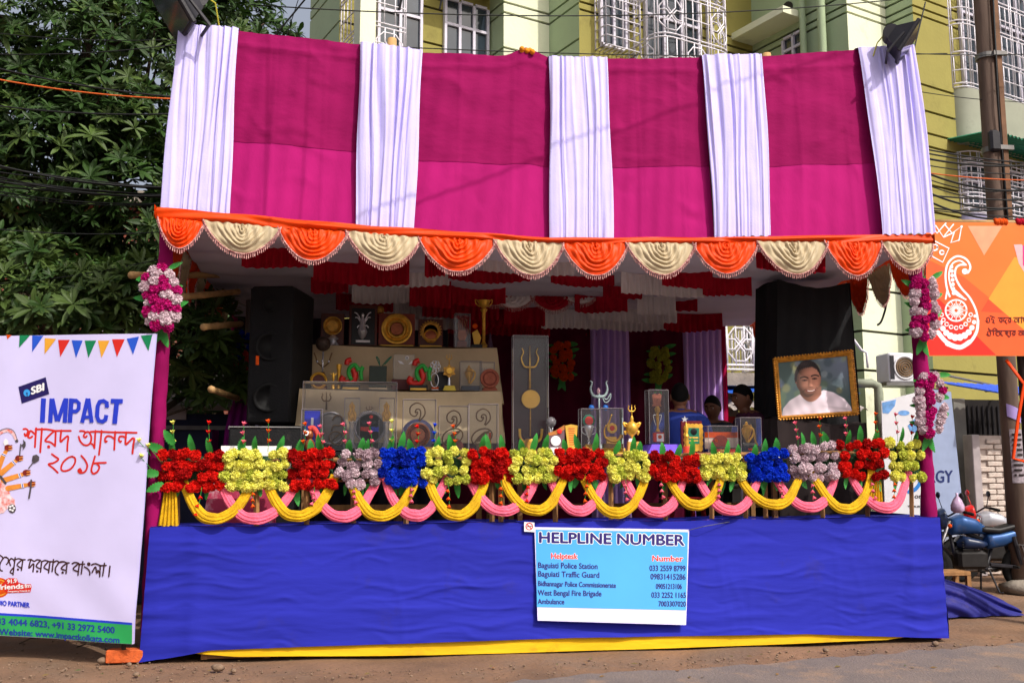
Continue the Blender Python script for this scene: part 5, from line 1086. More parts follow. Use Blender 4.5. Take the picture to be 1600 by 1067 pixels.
def swirl(k, x, y, r, m, dy=0): k.tube([(x + r * .1, y + r * .15), (x - r * .25, y + r * .25), (x - r * .1, y - r * .15), (x + r * .35, y - r * .1), (x + r * .45, y + r * .55), (x + r * .2, y + r * 1.3)], 1.1, m, 'inner_curl', dy); k.tube([(x + r * .3, y + r * 1.35), (x + r, y + r * .5), (x + r * .8, y - r * .55), (x, y - r), (x - r * .85, y - r * .5), (x - r * .9, y + r * .4), (x - r * .3, y + r * .75), (x + r * .1, y + r * .3)], 1.1, m, 'outer_curl', dy)
k = Kit('arched_plate_trophy', 'copper plate in a blue arch below a bronze wire curl, lower row', 'trophy', 653, 706, Yl, ZL); k.case(630, 624, 680, 704, .12); swirl(k, 652, 641, 12, M_bronze); k.disc(653, 680, 26, mat('blue_arch', (96, 96, 150), rough=.4, var=.4, scale=20), 'arch', .02, .02); k.disc(653, 679, 19, M_copper, 'plate', .03, dish=True); k.disc(653, 679, 20, M_silver, 'rim', .02, -.005, inner=18.6); k.plate(632, 698, 678, 706, M_goldpl, 'base', .1, -.04)
for x, y, lb in ((708, 652, 'bronze wire swan with red print base in a clear case, lower row'), (754, 649, 'bronze wire swan with scribbled body at the right end of the lower row')):
    k = Kit('wire_swan', lb, 'trophy', x, 706, Yl, ZL); k.case(x - 22, y - 18, x + 23, 704, .12); swirl(k, x + 1, y, 11, M_bronze); k.tube(ell(x - 1, 682, 17, 12, 20, -.45), 1.1, M_bronze, 'body_loop', closed=True, sm=False)
    for j in range(5): k.tube([(x - 14 + 3 * j, 692 - j), (x - 4 + 3 * j, 680 - j), (x + 4 + 2 * j, 674 - j * .5)], .8, M_bronze, 'body_line')
    if x < 730: k.disc(x, 700, 17, mat('dull_red_print', (150, 74, 62), rough=.6, var=.6, scale=40), 'printed_arch', .015, .03)
    else: k.tube([(x + 12, 675), (x + 13, 700)], 1.8, M_for, 'orange_stick', .03)
# ---- right-hand trophies
k = Kit('trident_panel', 'tall clear panel with golden trident and medallion, centre of the stall', 'trophy', 828, 708, .75, ZW); k.case(801, 523, 856, 706, .1, -.05, m=M_acr2); k.trident(828, 538, 606, 14, M_gold, r=1.7); k.disc(829, 622, 14.5, M_goldpl, 'medallion', .02); k.disc(829, 622, 7, M_brown, 'medallion_core', .01, -.008); k.tube([(829, 636), (829, 680)], 1, M_gold2, 'stem', .01)
k.tube([(812, 668), (814, 684), (829, 692), (844, 684), (847, 668)], 2.2, M_gold, 'crescent'); k.turn(829, [(8, 684), (11, 692), (9, 700), (14, 707)], M_gold2, 'foot')
k = Kit('globe_award', 'small clear glass globe on a stem behind the wooden plaque', 'trophy', 861, 708, .55, ZW); k.ball(861, 658, 8, mat('grey_glass', (110, 106, 110), rough=.1, var=.4, scale=30), 'globe'); k.tube([(858, 665), (860, 674), (860, 708)], 1.5, M_silver, 'stem'); k.tube([(864, 665), (862, 674)], 1, M_silver, 'arm')
k = Kit('wood_plaque', 'curved wooden plaque with white disc and red print, left of the gold plaque', 'trophy', 869, 710, .3, ZW); k.poly([(857, 682), (870, 677), (882, 668), (882, 710), (859, 710)], mat('grey_mauve_plaque', (112, 84, 92), rough=.5), 'plaque', .03); k.poly([(857, 682), (857, 677), (868, 674), (882, 665), (882, 672), (870, 680)], mat('tan_wood', (190, 120, 60), rough=.5, var=.3), 'top_curve', .035, -.003); k.disc(868, 690, 7.8, M_paper, 'white_disc', .006, -.006); k.plate(860, 700, 877, 709, M_paper, 'white_label', .004, -.005); k.disc(869, 705, 3.4, M_red, 'red_mark', .003, -.007); k.disc(874, 675, 4, M_red, 'red_seal', .003, -.006)
k = Kit('tapered_plaque', 'tapered gold plaque with fine print on a dark base', 'trophy', 893, 708, .32, ZW); k.poly([(883, 664), (892, 662), (903, 664), (899, 703), (888, 703)], M_goldpl, 'plaque', .02); k.plate(884, 702, 903, 708, M_dkbase, 'base', .07, -.02)
q = MB(); pmk = lambda x, y, e=0: k.P(x, y, -.001 - e)
for j in range(8): q.add([pmk(888 + j * .2, 668 + j * 3.6, .002), pmk(898 - j * .2, 668 + j * 3.6, .002), pmk(898 - j * .2, 669 + j * 3.6, .002), pmk(888 + j * .2, 669 + j * 3.6, .002)], [(0, 1, 2, 3)])
q.build('fine_print', M_red, k.r)
k = Kit('glass_trident', 'pale glass trident trophy with blue glass balls behind the cup cases', 'trophy', 938, 708, .75, ZW); gl_ = mat('pale_glass', (150, 168, 168), rough=.12, var=.2); k.tube([(936, 650), (936, 612)], 1.4, gl_, 'shaft')
for sg in (-1, 1): k.tube([(936, 618), (936 + sg * 9, 616), (936 + sg * 13, 606), (936 + sg * 11, 596), (936 + sg * 14, 593)], [2.6, .8], gl_, 'prong')
k.ball(935, 609, 3.6, mat('pink_glass', (190, 150, 160), rough=.2), 'drop', sc_=(.8, .8, 1.4)); k.tube([(941, 618), (948, 622), (954, 613), (953, 622), (946, 627), (941, 619)], .9, gl_, 'leaf_loop')
for x in (924, 946): k.ball(x, 635, 4.5, mat('blue_glass', (40, 100, 180), rough=.1), 'glass_ball')
k.turn(936, [(1.6, 650), (2, 690), (8, 700), (10, 708)], gl_, 'column')
k = Kit('cup_case', 'silver cup with red rosette in a clear case, gold print base', 'trophy', 922, 709, .34, ZW); k.case(906, 639, 935, 707, .13); k.cup(920, 664, 702, 7, M_silver, M_silver, .0); k.disc(921, 657, 6.5, M_red, 'rosette', .012, .02); k.disc(921, 657, 10, M_dkgreen, 'rosette_leaves', .006, .03, n=9); k.poly([(914, 694), (932, 694), (934, 708), (911, 708)], M_goldpl, 'base', .06, -.06); k.disc(923, 703, 2.6, M_red, 'red_mark', .002, -.061)
k = Kit('swan_case', 'gold swan neck and small medallion in a clear case beside the silver cup', 'trophy', 955, 710, .34, ZW); k.case(936, 639, 972, 708, .13); k.tube([(956, 648), (951, 662), (945, 670), (946, 684), (956, 690), (966, 688), (971, 680)], [1, 2.4], M_gold, 'swan'); k.disc(955, 670, 8, M_goldpl, 'medallion', .02, -.02); k.disc(955, 670, 4, M_red, 'medallion_print', .003, -.038); k.plate(948, 683, 964, 695, M_goldpl, 'pedestal', .04); k.plate(942, 694, 973, 701, M_wood, 'upper_base', .09, -.05); k.plate(940, 701, 975, 710, M_goldpl, 'lower_base', .1, -.06)
k = Kit('golden_trident_trophy', 'golden trident with rounded shell body on a tan printed base', 'trophy', 988, 710, .28, ZW); k.trident(987, 633, 654, 6, M_gold, r=1.2); k.turn(987, [(1, 650), (3, 655), (2.5, 659), (8, 663), (10, 670), (8, 677), (4, 681), (1.5, 684), (1.5, 690), (3, 694)], M_gold, 'body')
for sg in (-1, 1): k.tube([(987 + sg * 7, 664), (987 + sg * 13, 662), (987 + sg * 10, 668)], 1.8, M_gold, 'fin'); k.tube([(987 + sg * 5, 677), (987 + sg * 11, 675), (987 + sg * 9, 680)], 1.6, M_gold, 'fin')
k.poly([(983, 686), (991, 686), (993, 692), (981, 692)], M_paper, 'neck_block', .03, -.015); k.poly([(981, 691), (997, 691), (1000, 711), (980, 711)], mat('tan_base', (222, 160, 84), rough=.5, var=.15), 'base', .06, -.03); k.disc(989, 699, 3, M_red, 'red_mark', .002, -.031)
k = Kit('cloth_pedestal', 'purple cloth covered pedestal under the tall statue case', 'pedestal', 1034, 712, .42, ZW, grp=None); q = MB()
q.grid(lambda u, v: V(lerp(k.P(1015, 700).x, k.P(1056, 700).x, u) * 1 + (u - .5) * .14 * v, .42 - .09 - .06 * v - .01 * math.sin(u * 20) * v, lerp(k.P(0, 697).z if False else k.P(1034, 697).z, ZW - .01, v)), 30, 6)
q.grid(lambda u, v: V(lerp(k.P(1015, 700).x, k.P(1056, 700).x, u), lerp(.62, .33, v), k.P(1034, 697).z + .002 * math.sin(u * 30)), 20, 3)
for x, s_ in ((1015, -1), (1056, 1)): q.grid(lambda u, v: V(k.P(x, 700).x + s_ * .07 * v, lerp(.33 - .06 * v, .62, u), lerp(k.P(1034, 697).z, ZW - .01, v)), 6, 4)
q.build('cloth', M_purple, k.r, smooth='auto'); ZP = k.P(1034, 697).z
k = Kit('statue_case', 'tall clear case with red crowned gold figure on the purple pedestal', 'trophy', 1027, 696, .47, ZP); k.case(1011, 611, 1043, 695, .14); k.poly([(1019, 619), (1023, 616), (1027, 618), (1031, 616), (1034, 619), (1032, 632), (1034, 636), (1019, 636), (1021, 632)], M_terra, 'crown', .02); k.turn(1027, [(2, 636), (4.5, 640), (4, 644), (2, 647), (3, 652), (2.2, 660), (1.6, 670), (4, 676)], M_gold2, 'figure')
for sg in (-1, 1): k.tube([(1027 + sg * 2, 650), (1027 + sg * 6, 650), (1027 + sg * 5, 657), (1027 + sg * 2, 666)], .9, M_silver, 'wire_arm')
k.plate(1021, 677, 1037, 692, M_red, 'base', .05, -.02); k.plate(1025, 679, 1036, 691, M_paper, 'label', .003, -.024); k.disc(1030, 684, 3, M_for, 'label_mark', .002, -.0245)
k = Kit('framed_award', 'maroon board with scalloped gold frame and green centre', 'trophy', 1081, 708, .4, ZW); k.plate(1064, 656, 1098, 707, mat('maroon_board', (96, 14, 26), rough=.4), 'board', .03)
fr_ = []
for j in range(64):
    t = 2 * PI * j / 64; c_, s_ = math.cos(t), math.sin(t); e = 1 / max(abs(c_), abs(s_)); fr_.append((1083 + 14.5 * c_ * min(e, 1.3) + .9 * math.cos(t * 16), 682 + 21 * s_ * min(e, 1.3) + .9 * math.sin(t * 16)))
k.poly(fr_, M_gold, 'gold_frame', .012, -.013); k.plate(1074, 667, 1092, 692, M_dkgreen, 'green_centre', .004, -.018); k.disc(1083, 673, 5, M_dkbase, 'portrait_oval', .002, -.0195); k.plate(1076, 681, 1090, 683.5, M_goldpl, 'print_line', .002, -.0195); k.plate(1076, 686, 1090, 688, M_goldpl, 'print_line', .002, -.0195)
k = Kit('star_figurine', 'slim gold figurine holding a white star in front of the maroon board', 'trophy', 1073, 709, .26, ZW); k.turn(1072, [(1.2, 660), (2, 664), (3.4, 670), (2, 676), (4, 681), (3, 684), (3.5, 690), (3, 697)], M_gold, 'figure'); k.poly([(1070 + (5.5 if j % 2 == 0 else 2.2) * math.cos(PI / 2 + PI * j / 5), 655 - (5.5 if j % 2 == 0 else 2.2) * math.sin(PI / 2 + PI * j / 5)) for j in range(10)], M_silver, 'star', .01); k.turn(1073, [(5, 697), (6, 700), (5.5, 709)], mat('orange_red_base', (216, 70, 44), rough=.5), 'base')
k = Kit('arch_award_case', 'wide clear case with red and orange arched award, right of the maroon board', 'trophy', 1126, 708, .36, ZW); k.case(1103, 664, 1150, 706, .16); k.plate(1104, 673, 1152, 700, mat('orange_white_card', (236, 214, 200), rough=.5, var=.08), 'card', .01, .06); k.plate(1104, 673, 1152, 682, M_for, 'card_stripe', .004, .055)
ar = [(1112 + 14 * (1 - math.cos(PI * j / 16)), 696 - 18 * math.sin(PI * j / 16)) for j in range(17)]; k.poly(ar, mat('amber_red', (176, 52, 26), rough=.3, var=.3, scale=20), 'arch', .02); k.disc(1119, 687, 2.8, M_for, 'dot', .003, -.003); k.plate(1109, 698, 1148, 707, M_brown, 'base', .1, -.05); k.plate(1111, 700, 1146, 705, M_red, 'base_front', .004, -.054); k.plate(1122, 701, 1136, 704, M_goldpl, 'name_plate', .003, -.057)
k = Kit('conch_case', 'gold conch shell in a clear case on dark base, right end of the table', 'trophy', 1170, 710, .34, ZW); k.case(1153, 653, 1187, 708, .13); k.conch(1166, 659, 692, 8, M_gold, 0); k.tube([(1172, 664), (1178, 676), (1180, 690), (1184, 696)], 1.6, M_gold2, 'tail'); k.plate(1160, 692, 1180, 697, M_steel, 'upper_base', .06, -.02); k.plate(1155, 697, 1187, 708, MATS['navy_base'], 'base', .1, -.05); k.plate(1166, 701, 1182, 704, M_red, 'name_plate', .003, -.053)
# ================================================================== SPEAKERS, PORTRAIT, PEOPLE
def clothcover(name, label, cat, x0, x1, yf, yb, z0, z1, m, lean=(0, 0, 0, 0), ph=0):
    """a box under a loose cloth; lean shifts the four top/bottom x edges"""
    def X(u, v): return lerp(lerp(x0 + lean[0], x1 + lean[1], u), lerp(x0 + lean[2], x1 + lean[3], u), v)
    mb = MB()
    mb.grid(lambda u, v: V(X(u, v), yf - .02 * math.sin(u * 14 + ph + v * 3) * (.3 + v) - .01 * math.sin(u * 31 + v * 8), lerp(z1 + .04 * math.sin(u * 5 + ph), z0, v)), 40, 24)
    mb.grid(lambda u, v: V(X(u, 0), lerp(yb, yf, v), z1 + .04 * math.sin(u * 5 + ph) + .02 * math.sin(v * 4)), 30, 6)
    for uu in (0, 1): mb.grid(lambda u, v: V(X(uu, v) + .015 * math.sin(u * 9 + ph), lerp(yf, yb, u), lerp(z1 + .04 * math.sin(uu * 5 + ph), z0, v)), 10, 12)
    mb.grid(lambda u, v: V(X(1 - u, v), yb, lerp(z1 + .04 * math.sin((1 - u) * 5 + ph), z0, v)), 10, 6)
    return single(name, mb, m, label, cat, smooth='auto', loc=V((x0 + x1) / 2, (yf + yb) / 2, z0))
# left tower: tall loudspeaker cabinet
a, b = at(396, 560, 1.1), at(478, 560, 1.1); zt = at(430, 442, 1.1).z
sp = thing('loudspeaker_tower', 'tall black loudspeaker tower left of the trophy shelves', 'speaker', ((a.x + b.x) / 2, 1.5, FLOOR))
zt0 = at(430, 664, 1.0).z
m_ = MB(); m_.cbox(((a.x + b.x) / 2 - .02, 1.5, (zt0 + zt) / 2), (b.x - a.x - .06, .7, zt - zt0 - .04), .02, Matrix.Rotation(R(-14), 3, 'Z')); m_.build('cabinet', M_blackbox, sp)
m_ = MB(); m_.box(((a.x + b.x) / 2 + .1, 1.5, (FLOOR + zt0) / 2), (b.x - a.x + .05, .8, zt0 - FLOOR)); m_.build('plinth', M_black, sp)
rz_ = Matrix.Rotation(R(-14), 3, 'Z'); cc = V((a.x + b.x) / 2 - .02, 1.5, (zt0 + zt) / 2); hh = (zt - zt0)
for dz, rr in ((-.3, .15), (.1, .15), (.42, .08)):
    m_ = MB(); m_.lathe([(rr, 0), (rr * .95, .02), (rr * .8, .004), (rr * .3, -.04), (.001, -.03)], cc + rz_ @ V(.0, -.353, dz * hh * .9 - .05), 24, 'Y')
    m_.build('driver_cone', mat('speaker_cone', (12, 12, 13), rough=.7), sp, smooth=True)
m_ = MB(); q = at(399, 563, 1.0); m_.box((q.x + .02, 1.0, q.z), (.03, .012, .09)); m_.build('orange_tag', M_for, sp)
a, b = at(356, 690, .55), at(469, 690, .55); z1 = at(410, 667, .55).z
mo = thing('monitor_box', 'low black speaker box with pale edges behind the left flowers', 'speaker', ((a.x + b.x) / 2, .85, FLOOR))
m_ = MB(); m_.cbox(((a.x + b.x) / 2, .85, (z1 + FLOOR) / 2 + .1), (b.x - a.x, .55, z1 - FLOOR - .2), .015); m_.build('cabinet', M_blackbox, mo)
m_ = MB(); m_.box(((a.x + b.x) / 2, .85, FLOOR + .098), (b.x - a.x - .1, .5, .19)); m_.build('plinth', M_black, mo)
m_ = MB(); m_.tube([V(a.x, .572, z1 - .02), V(a.x, .572, z1 + .0), V(b.x, .572, z1 + .0)], .008, 5); m_.build('edge_trim', M_steel, mo)
# pink box standing under the flowers at left
a, b = at(308, 800, .5), at(432, 800, .5); m_ = MB(); m_.poly([V(a.x, .5, FLOOR), V(b.x, .5, FLOOR), V(b.x - .02, .5, at(420, 735, .5).z), V(a.x + .12, .5, at(320, 735, .5).z)], (0, .3, 0))
single('pink_carton', m_, mat('pink_card', (190, 60, 92), rough=.7, var=.25, scale=6, dirt=((225, 210, 215), 3, .52, .8)), 'pink and white printed carton under the leftmost flowers', 'box')
# right tower draped in black
a, b = at(1216, 560, .95), at(1340, 560, .95); z1 = at(1275, 444, .95).z
rt = clothcover('draped_speaker', 'tall speaker draped in black cloth behind the framed portrait', 'speaker', a.x, b.x, .95, 1.5, FLOOR, z1, M_black, lean=(.02, -.06, -.12, .04), ph=2)
a, b = at(1214, 700, .62), at(1352, 700, .62); z1 = at(1280, 655, .62).z
clothcover('draped_box', 'low box under dark brown cloth that carries the portrait', 'box', a.x, b.x, .6, .93, FLOOR, z1 - .02, mat('dark_brown_cloth', (38, 28, 28), rough=.9, var=.3, scale=5), ph=1)
# portrait
c_tl, c_tr, c_br, c_bl = [at(x, y, Y) for x, y, Y in ((1207, 561, .72), (1332, 547, .72), (1341, 649, .60), (1215, 658, .60))]
pn = (c_tr - c_tl).cross(c_bl - c_tl).normalized(); pn = pn if pn.y < 0 else -pn
po = thing('framed_portrait', 'gilt framed photo of a smiling person in a white shirt', 'portrait', (c_bl + c_br) / 2, None)
def pmp(x, y, e=0): return hit(x, y, c_tl, pn) + pn * e
def PX(X, Y): return (1190 + X / 7.11, 530 + Y / 7.11)
fo = [PX(128, 215), PX(1000, 125), PX(1070, 840), PX(185, 898)]; fi = [PX(182, 262), PX(950, 185), PX(1005, 797), PX(222, 852)]
m_ = MB()
for i in range(4):
    j = (i + 1) % 4; A_, B_, C_, D_ = fo[i], fo[j], fi[j], fi[i]; mid1 = tuple(lerp(A_[t], D_[t], .45) for t in (0, 1)); mid2 = tuple(lerp(B_[t], C_[t], .45) for t in (0, 1))
    m_.add([pmp(*A_, -.02), pmp(*B_, -.02), pmp(*B_, .012), pmp(*A_, .012), pmp(*mid1, .03), pmp(*mid2, .03), pmp(*C_, .008), pmp(*D_, .008), pmp(*C_, -.01), pmp(*D_, -.01)], [(0, 1, 2, 3), (3, 2, 5, 4), (4, 5, 6, 7), (7, 6, 8, 9)])
    for t in range(26):
        x, y = lerp(A_[0], B_[0], (t + .5) / 26), lerp(A_[1], B_[1], (t + .5) / 26); m_.ball(pmp(x + (800 / 2 - 400) , y, .016), .011, 6, 4)
m_.build('gilt_frame', mat('gilt_wood', (196, 132, 44), rough=.4, metal=.4, var=.4, scale=30), po)
# the print itself: a fine sheet coloured point by point like the pixels of a photographic print
def sst(a, b, x): t = min(1, max(0, (x - a) / (b - a))); return t * t * (3 - 2 * t)
def mixc(c, d, t): return tuple(lerp(x, y, t) for x, y in zip(c, d))
rp_ = random.Random(3); BOK = [(rp_.uniform(180, 1000), rp_.uniform(190, 850), rp_.uniform(18, 60), rp_.choice([(122, 138, 118), (140, 146, 150), (86, 100, 74), (132, 126, 84), (58, 72, 80), (110, 120, 150)])) for _ in range(60)]
SHO = [(200, 870), (222, 850), (240, 768), (310, 682), (425, 612), (545, 640), (690, 562), (800, 590), (920, 660), (990, 745), (1010, 805)]
HLN = [(366, 500), (388, 470), (397, 410), (418, 345), (480, 320), (560, 306), (612, 335), (640, 380), (656, 420)]
def photo(X, Y):
    c = mixc((66, 82, 80), (104, 112, 130), sst(300, 950, X) * (1 - sst(250, 700, Y)))
    for bx, by, br, bc in BOK:
        d = math.hypot(X - bx, Y - by) / br
        if d < 1.2: c = mixc(c, bc, .55 * (1 - sst(.5, 1.2, d)))
    sh = interp(SHO, X); m = sst(-7, 7, Y - sh)
    if m > 0:
        l_ = .78 + .16 * sst(250, 760, X) + .05 * math.sin(X * .021 + Y * .03) + .035 * math.sin(X * .05 - Y * .022) - .12 * sst(120, 0, Y - sh) * (X < 560) - .14 * sst(120, 20, abs(X - 545)) * sst(790, 690, Y)
        l_ -= .10 * math.exp(-((Y - 745 - .12 * (X - 700)) / 14) ** 2) * sst(640, 760, X)
        c = mixc(c, (232 * l_, 214 * l_, 224 * l_), m)
    nk = sst(8, -8, abs(X - 545) - 118) * sst(-8, 8, Y - 520) * sst(8, -8, Y - (694 - ((X - 545) / 120) ** 2 * 88))
    if nk > 0: l_ = .52 + .34 * sst(480, 650, X) - .16 * sst(660, 600, Y); c = mixc(c, (190 * l_, 126 * l_, 102 * l_), nk)
    er = math.hypot((X - 384) / 13, (Y - 462) / 30)
    if er < 1.2: c = mixc(c, (126, 80, 66), 1 - sst(.8, 1.2, er))
    cy = 458; rx = 137 - (34 * sst(500, 640, Y)); ry = 184 if Y > cy else 200; nx, ny = (X - 522 - .06 * (cy - Y)) / rx, (Y - cy) / ry; r2 = math.hypot(nx, ny); m = 1 - sst(.965, 1.03, r2)
    if m > 0:
        nz = math.sqrt(max(0, 1 - min(1, r2) ** 2)); l_ = .34 + .58 * max(0, .50 * nx - .28 * ny + .80 * nz)
        G = lambda x, y, sx, sy: math.exp(-((X - x) / sx) ** 2 - ((Y - y) / sy) ** 2)
        l_ += .10 * G(470, 515, 34, 24) + .13 * G(612, 495, 30, 26) + .08 * G(520, 375, 70, 26) + .10 * G(552, 470, 9, 44) + .10 * G(556, 512, 15, 11)
        l_ -= .20 * G(524, 490, 9, 36) + .22 * G(548, 534, 28, 7) + .10 * G(545, 612, 40, 8) + .12 * G(480, 450, 38, 18) + .12 * G(588, 434, 36, 18)
        l_ -= .12 * math.exp(-((Y - 545 + (X - 500) * .9) / 9) ** 2) * G(478, 565, 26, 36) + .12 * math.exp(-((Y - 525 - (X - 600) * 1.0) / 9) ** 2) * G(618, 545, 24, 34)
        f = (196 * l_, 132 * l_, 108 * l_)
        bd = min(abs(Y - (432 - 14 * math.sin((X - 425) / 95 * PI))) if 425 < X < 520 else 99, abs(Y - (412 - 14 * math.sin((X - 548) / 92 * PI))) if 548 < X < 640 else 99); f = mixc(f, (38, 26, 24), .85 * sst(12, 5, bd))
        for ex, ey in ((478, 456), (588, 437)):
            d = math.hypot((X - ex) / 30, (Y - ey + .05 * (X - ex)) / 10); f = mixc(f, (58, 38, 34), .8 * sst(1.25, .8, d)); d2 = math.hypot((X - ex) / 9, (Y - ey) / 8); f = mixc(f, (12, 10, 10), sst(1.2, .7, d2))
        mo = 566 - .12 * (X - 550) - 20 * ((X - 550) / 58) ** 2 + 8
        if abs(X - 550) < 60: f = mixc(f, (96, 42, 42), .8 * sst(14, 6, abs(Y - mo - 5))); f = mixc(f, (226, 216, 208), .85 * sst(6, 3, abs(Y - mo - 1)) * sst(48, 34, abs(X - 550)))
        c = mixc(c, f, m)
    hx, hy = (X - 512) / 148, (Y - 425) / 196; hr = math.hypot(hx, hy) + .012 * math.sin(X * .16) * math.sin(Y * .11); m = (1 - sst(.95, 1.03, hr)) * sst(9, -9, Y - interp(HLN, X) + 5 * math.sin(X * .3))
    if m > 0: l_ = 1 + .5 * math.exp(-((X - 470) / 60) ** 2 - ((Y - 270) / 30) ** 2) + .15 * math.sin(X * .25 + Y * .1); c = mixc(c, (34 * l_, 26 * l_, 27 * l_), m)
    return c
FIC = [(182, 262), (950, 185), (1005, 797), (222, 852)]; NU, NV = 170, 136; pm_ = MB(); cols_ = []
for j in range(NV + 1):
    for i in range(NU + 1):
        u, v = i / NU, j / NV; X, Y = [lerp(lerp(FIC[0][t], FIC[1][t], u), lerp(FIC[3][t], FIC[2][t], u), v) for t in (0, 1)]
        pm_.v.append(tuple(pmp(*PX(X, Y), .0))); cols_.append(srgb(*[min(255, max(0, q_)) for q_ in photo(X, Y)]))
pm_.f = [(j * (NU + 1) + i, j * (NU + 1) + i + 1, (j + 1) * (NU + 1) + i + 1, (j + 1) * (NU + 1) + i) for j in range(NV) for i in range(NU)]
mp_ = bpy.data.materials.new('photo_print'); mp_.use_nodes = True; bs_ = mp_.node_tree.nodes['Principled BSDF']; bs_.inputs['Roughness'].default_value = .5; bs_.inputs['Specular IOR Level'].default_value = .12
va_ = mp_.node_tree.nodes.new('ShaderNodeVertexColor'); va_.layer_name = 'print'; mp_.node_tree.links.new(va_.outputs[0], bs_.inputs['Base Color'])
pr_o = pm_.build('photo_print', mp_, po); ca_ = pr_o.data.color_attributes.new('print', 'FLOAT_COLOR', 'POINT')
ca_.data.foreach_set('color', [x for c_ in cols_ for x in c_])
m_ = MB(); blob(m_, lambda x, y, e=0: pmp(x, y, e), [(fo[0][0], fo[0][1]), fo[1], fo[2], fo[3]], -.022); m_.build('backing_board', M_brown, po)

# ---- people (seated on plastic chairs, seen from the chest up)
SKIN = mat('skin_brown', (120, 78, 58), rough=.5, var=.15, scale=10); HAIR = mat('black_hair', (14, 12, 12), spec=.15, rough=.8, var=.3, scale=30); TROU = mat('dark_trousers', (34, 34, 44), rough=.85, var=.2)
def person(label, base, facing, scale, shirt, headturn=0, tilt=0, lean=0, arms='lap'):
    """base: floor point under the seat; local -Y is the way the body faces"""
    me = bpy.data.meshes.new('skel')
    J = dict(pel=(0, .02, .50), bel=(0, .03, .66), che=(0, .03 - lean * .4, .86), nb=(0, .02 - lean * .7, .99), nk=(0, .0 - lean, 1.05), hd=(0, -.012 - lean, 1.12))
    for s_, n in ((-1, 'R'), (1, 'L')):
        J['cl' + n] = (s_ * .10, .02 - lean * .6, .985); J['sh' + n] = (s_ * .205, .03 - lean * .6, .955); J['el' + n] = (s_ * .245, .0 - lean * .5, .70); J['wr' + n] = (s_ * .15, -.22, .62); J['pa' + n] = (s_ * .12, -.29, .60)
        J['hp' + n] = (s_ * .09, .0, .47); J['kn' + n] = (s_ * .12, -.42, .47); J['an' + n] = (s_ * .12, -.43, .09); J['to' + n] = (s_ * .13, -.56, .035)
        for k, (dx, dl) in enumerate(((-.032, .07), (-.012, .085), (.008, .08), (.028, .065))): J[f'f{k}{n}'] = (s_ * (.115) + dx, -.335, .595); J[f'g{k}{n}'] = (s_ * .112 + dx * 1.1, -.335 - dl * .7, .575)
        J['t0' + n] = (s_ * .085 - s_ * .02, -.295, .605); J['t1' + n] = (s_ * .045, -.325, .60)
    rad = dict(pel=.135, bel=.125, che=.15, nb=.08, nk=.054, hd=.06, cl=.078, sh=.078, el=.052, wr=.028, pa=.032, hp=.088, kn=.06, an=.042, to=.03, f=.0095, g=.0075, t=.0105)
    E_ = [('pel', 'bel'), ('bel', 'che'), ('che', 'nb'), ('nb', 'nk'), ('nk', 'hd')]
    for n in 'RL': E_ += [('nb', 'cl' + n), ('cl' + n, 'sh' + n), ('sh' + n, 'el' + n), ('el' + n, 'wr' + n), ('wr' + n, 'pa' + n), ('pel', 'hp' + n), ('hp' + n, 'kn' + n), ('kn' + n, 'an' + n), ('an' + n, 'to' + n), ('pa' + n, 't0' + n), ('t0' + n, 't1' + n)] + [e for k in range(4) for e in (('pa' + n, f'f{k}{n}'), (f'f{k}{n}', f'g{k}{n}'))]
    names = list(J); me.from_pydata([J[n] for n in names], [(names.index(a), names.index(b)) for a, b in E_], [])
    o = bpy.data.objects.new('tmp', me); col.objects.link(o); o.modifiers.new('s', 'SKIN'); sub = o.modifiers.new('u', 'SUBSURF'); sub.levels = 2; sub.render_levels = 2
    for i, n in enumerate(names):
        key = n if n in rad else (n[:2] if n[:2] in rad else n[0]); r_ = rad[key]; d = me.skin_vertices[0].data[i]
        d.radius = (r_, r_ * (.8 if key in ('che', 'bel', 'pel') else 1)) if key not in ('che', 'bel') else (r_ * 1.15, r_ * .82); d.use_root = (n == 'pel')
    dg = bpy.context.evaluated_depsgraph_get(); bm_ = bpy.data.meshes.new_from_object(o.evaluated_get(dg)); bpy.data.objects.remove(o)
    body = MB(); body.v = [tuple(v.co) for v in bm_.vertices]; body.f = [tuple(p.vertices) for p in bm_.polygons]; nb = len(body.f)
    Rh = Matrix.Rotation(headturn, 3, 'Z') @ Matrix.Rotation(tilt, 3, 'X'); hc = V(0, -.02 - lean, 1.175)
    def head(u, v, grow=0):
        a = 2 * PI * u; t = PI * v; d = V(math.sin(t) * math.sin(a), -math.sin(t) * math.cos(a), math.cos(t)); fr = max(0, -d.y); z = d.z
        p = V(d.x * .078, d.y * .098, d.z * .122)
        if z < 0: p.x *= 1 + .28 * z; p.y *= 1 + (.18 * z if d.y > 0 else .06 * z)      # jaw and skull base
        if fr > 0 and not grow:
            ax = abs(d.x); p.y -= .024 * math.exp(-(ax / .13) ** 2) * math.exp(-((z + .12) / .16) ** 2)     # nose
            p.y -= .010 * math.exp(-((z - .22) / .09) ** 2) * math.exp(-(ax / .6) ** 2)                     # brow
            p.y += .012 * math.exp(-((ax - .38) / .16) ** 2) * math.exp(-((z - .05) / .1) ** 2)             # eye sockets
            p.y -= .008 * math.exp(-(ax / .3) ** 2) * math.exp(-((z + .46) / .07) ** 2)                      # lips
            p.y -= .012 * math.exp(-(ax / .3) ** 2) * math.exp(-((z + .85) / .12) ** 2)                      # chin
        return hc + Rh @ (p * (1 + grow))
    body.grid(lambda u, v: head(u, v), 40, 30, True)
    for s_ in (-1, 1):
        body.ball(hc + Rh @ V(s_ * .079, .008, -.005), .03, 10, 8, (.35, .62, 1.05))
    root = thing('person', label, 'person', base, 'people seated behind the counter'); root.rotation_euler.z = facing; root.scale = (scale,) * 3
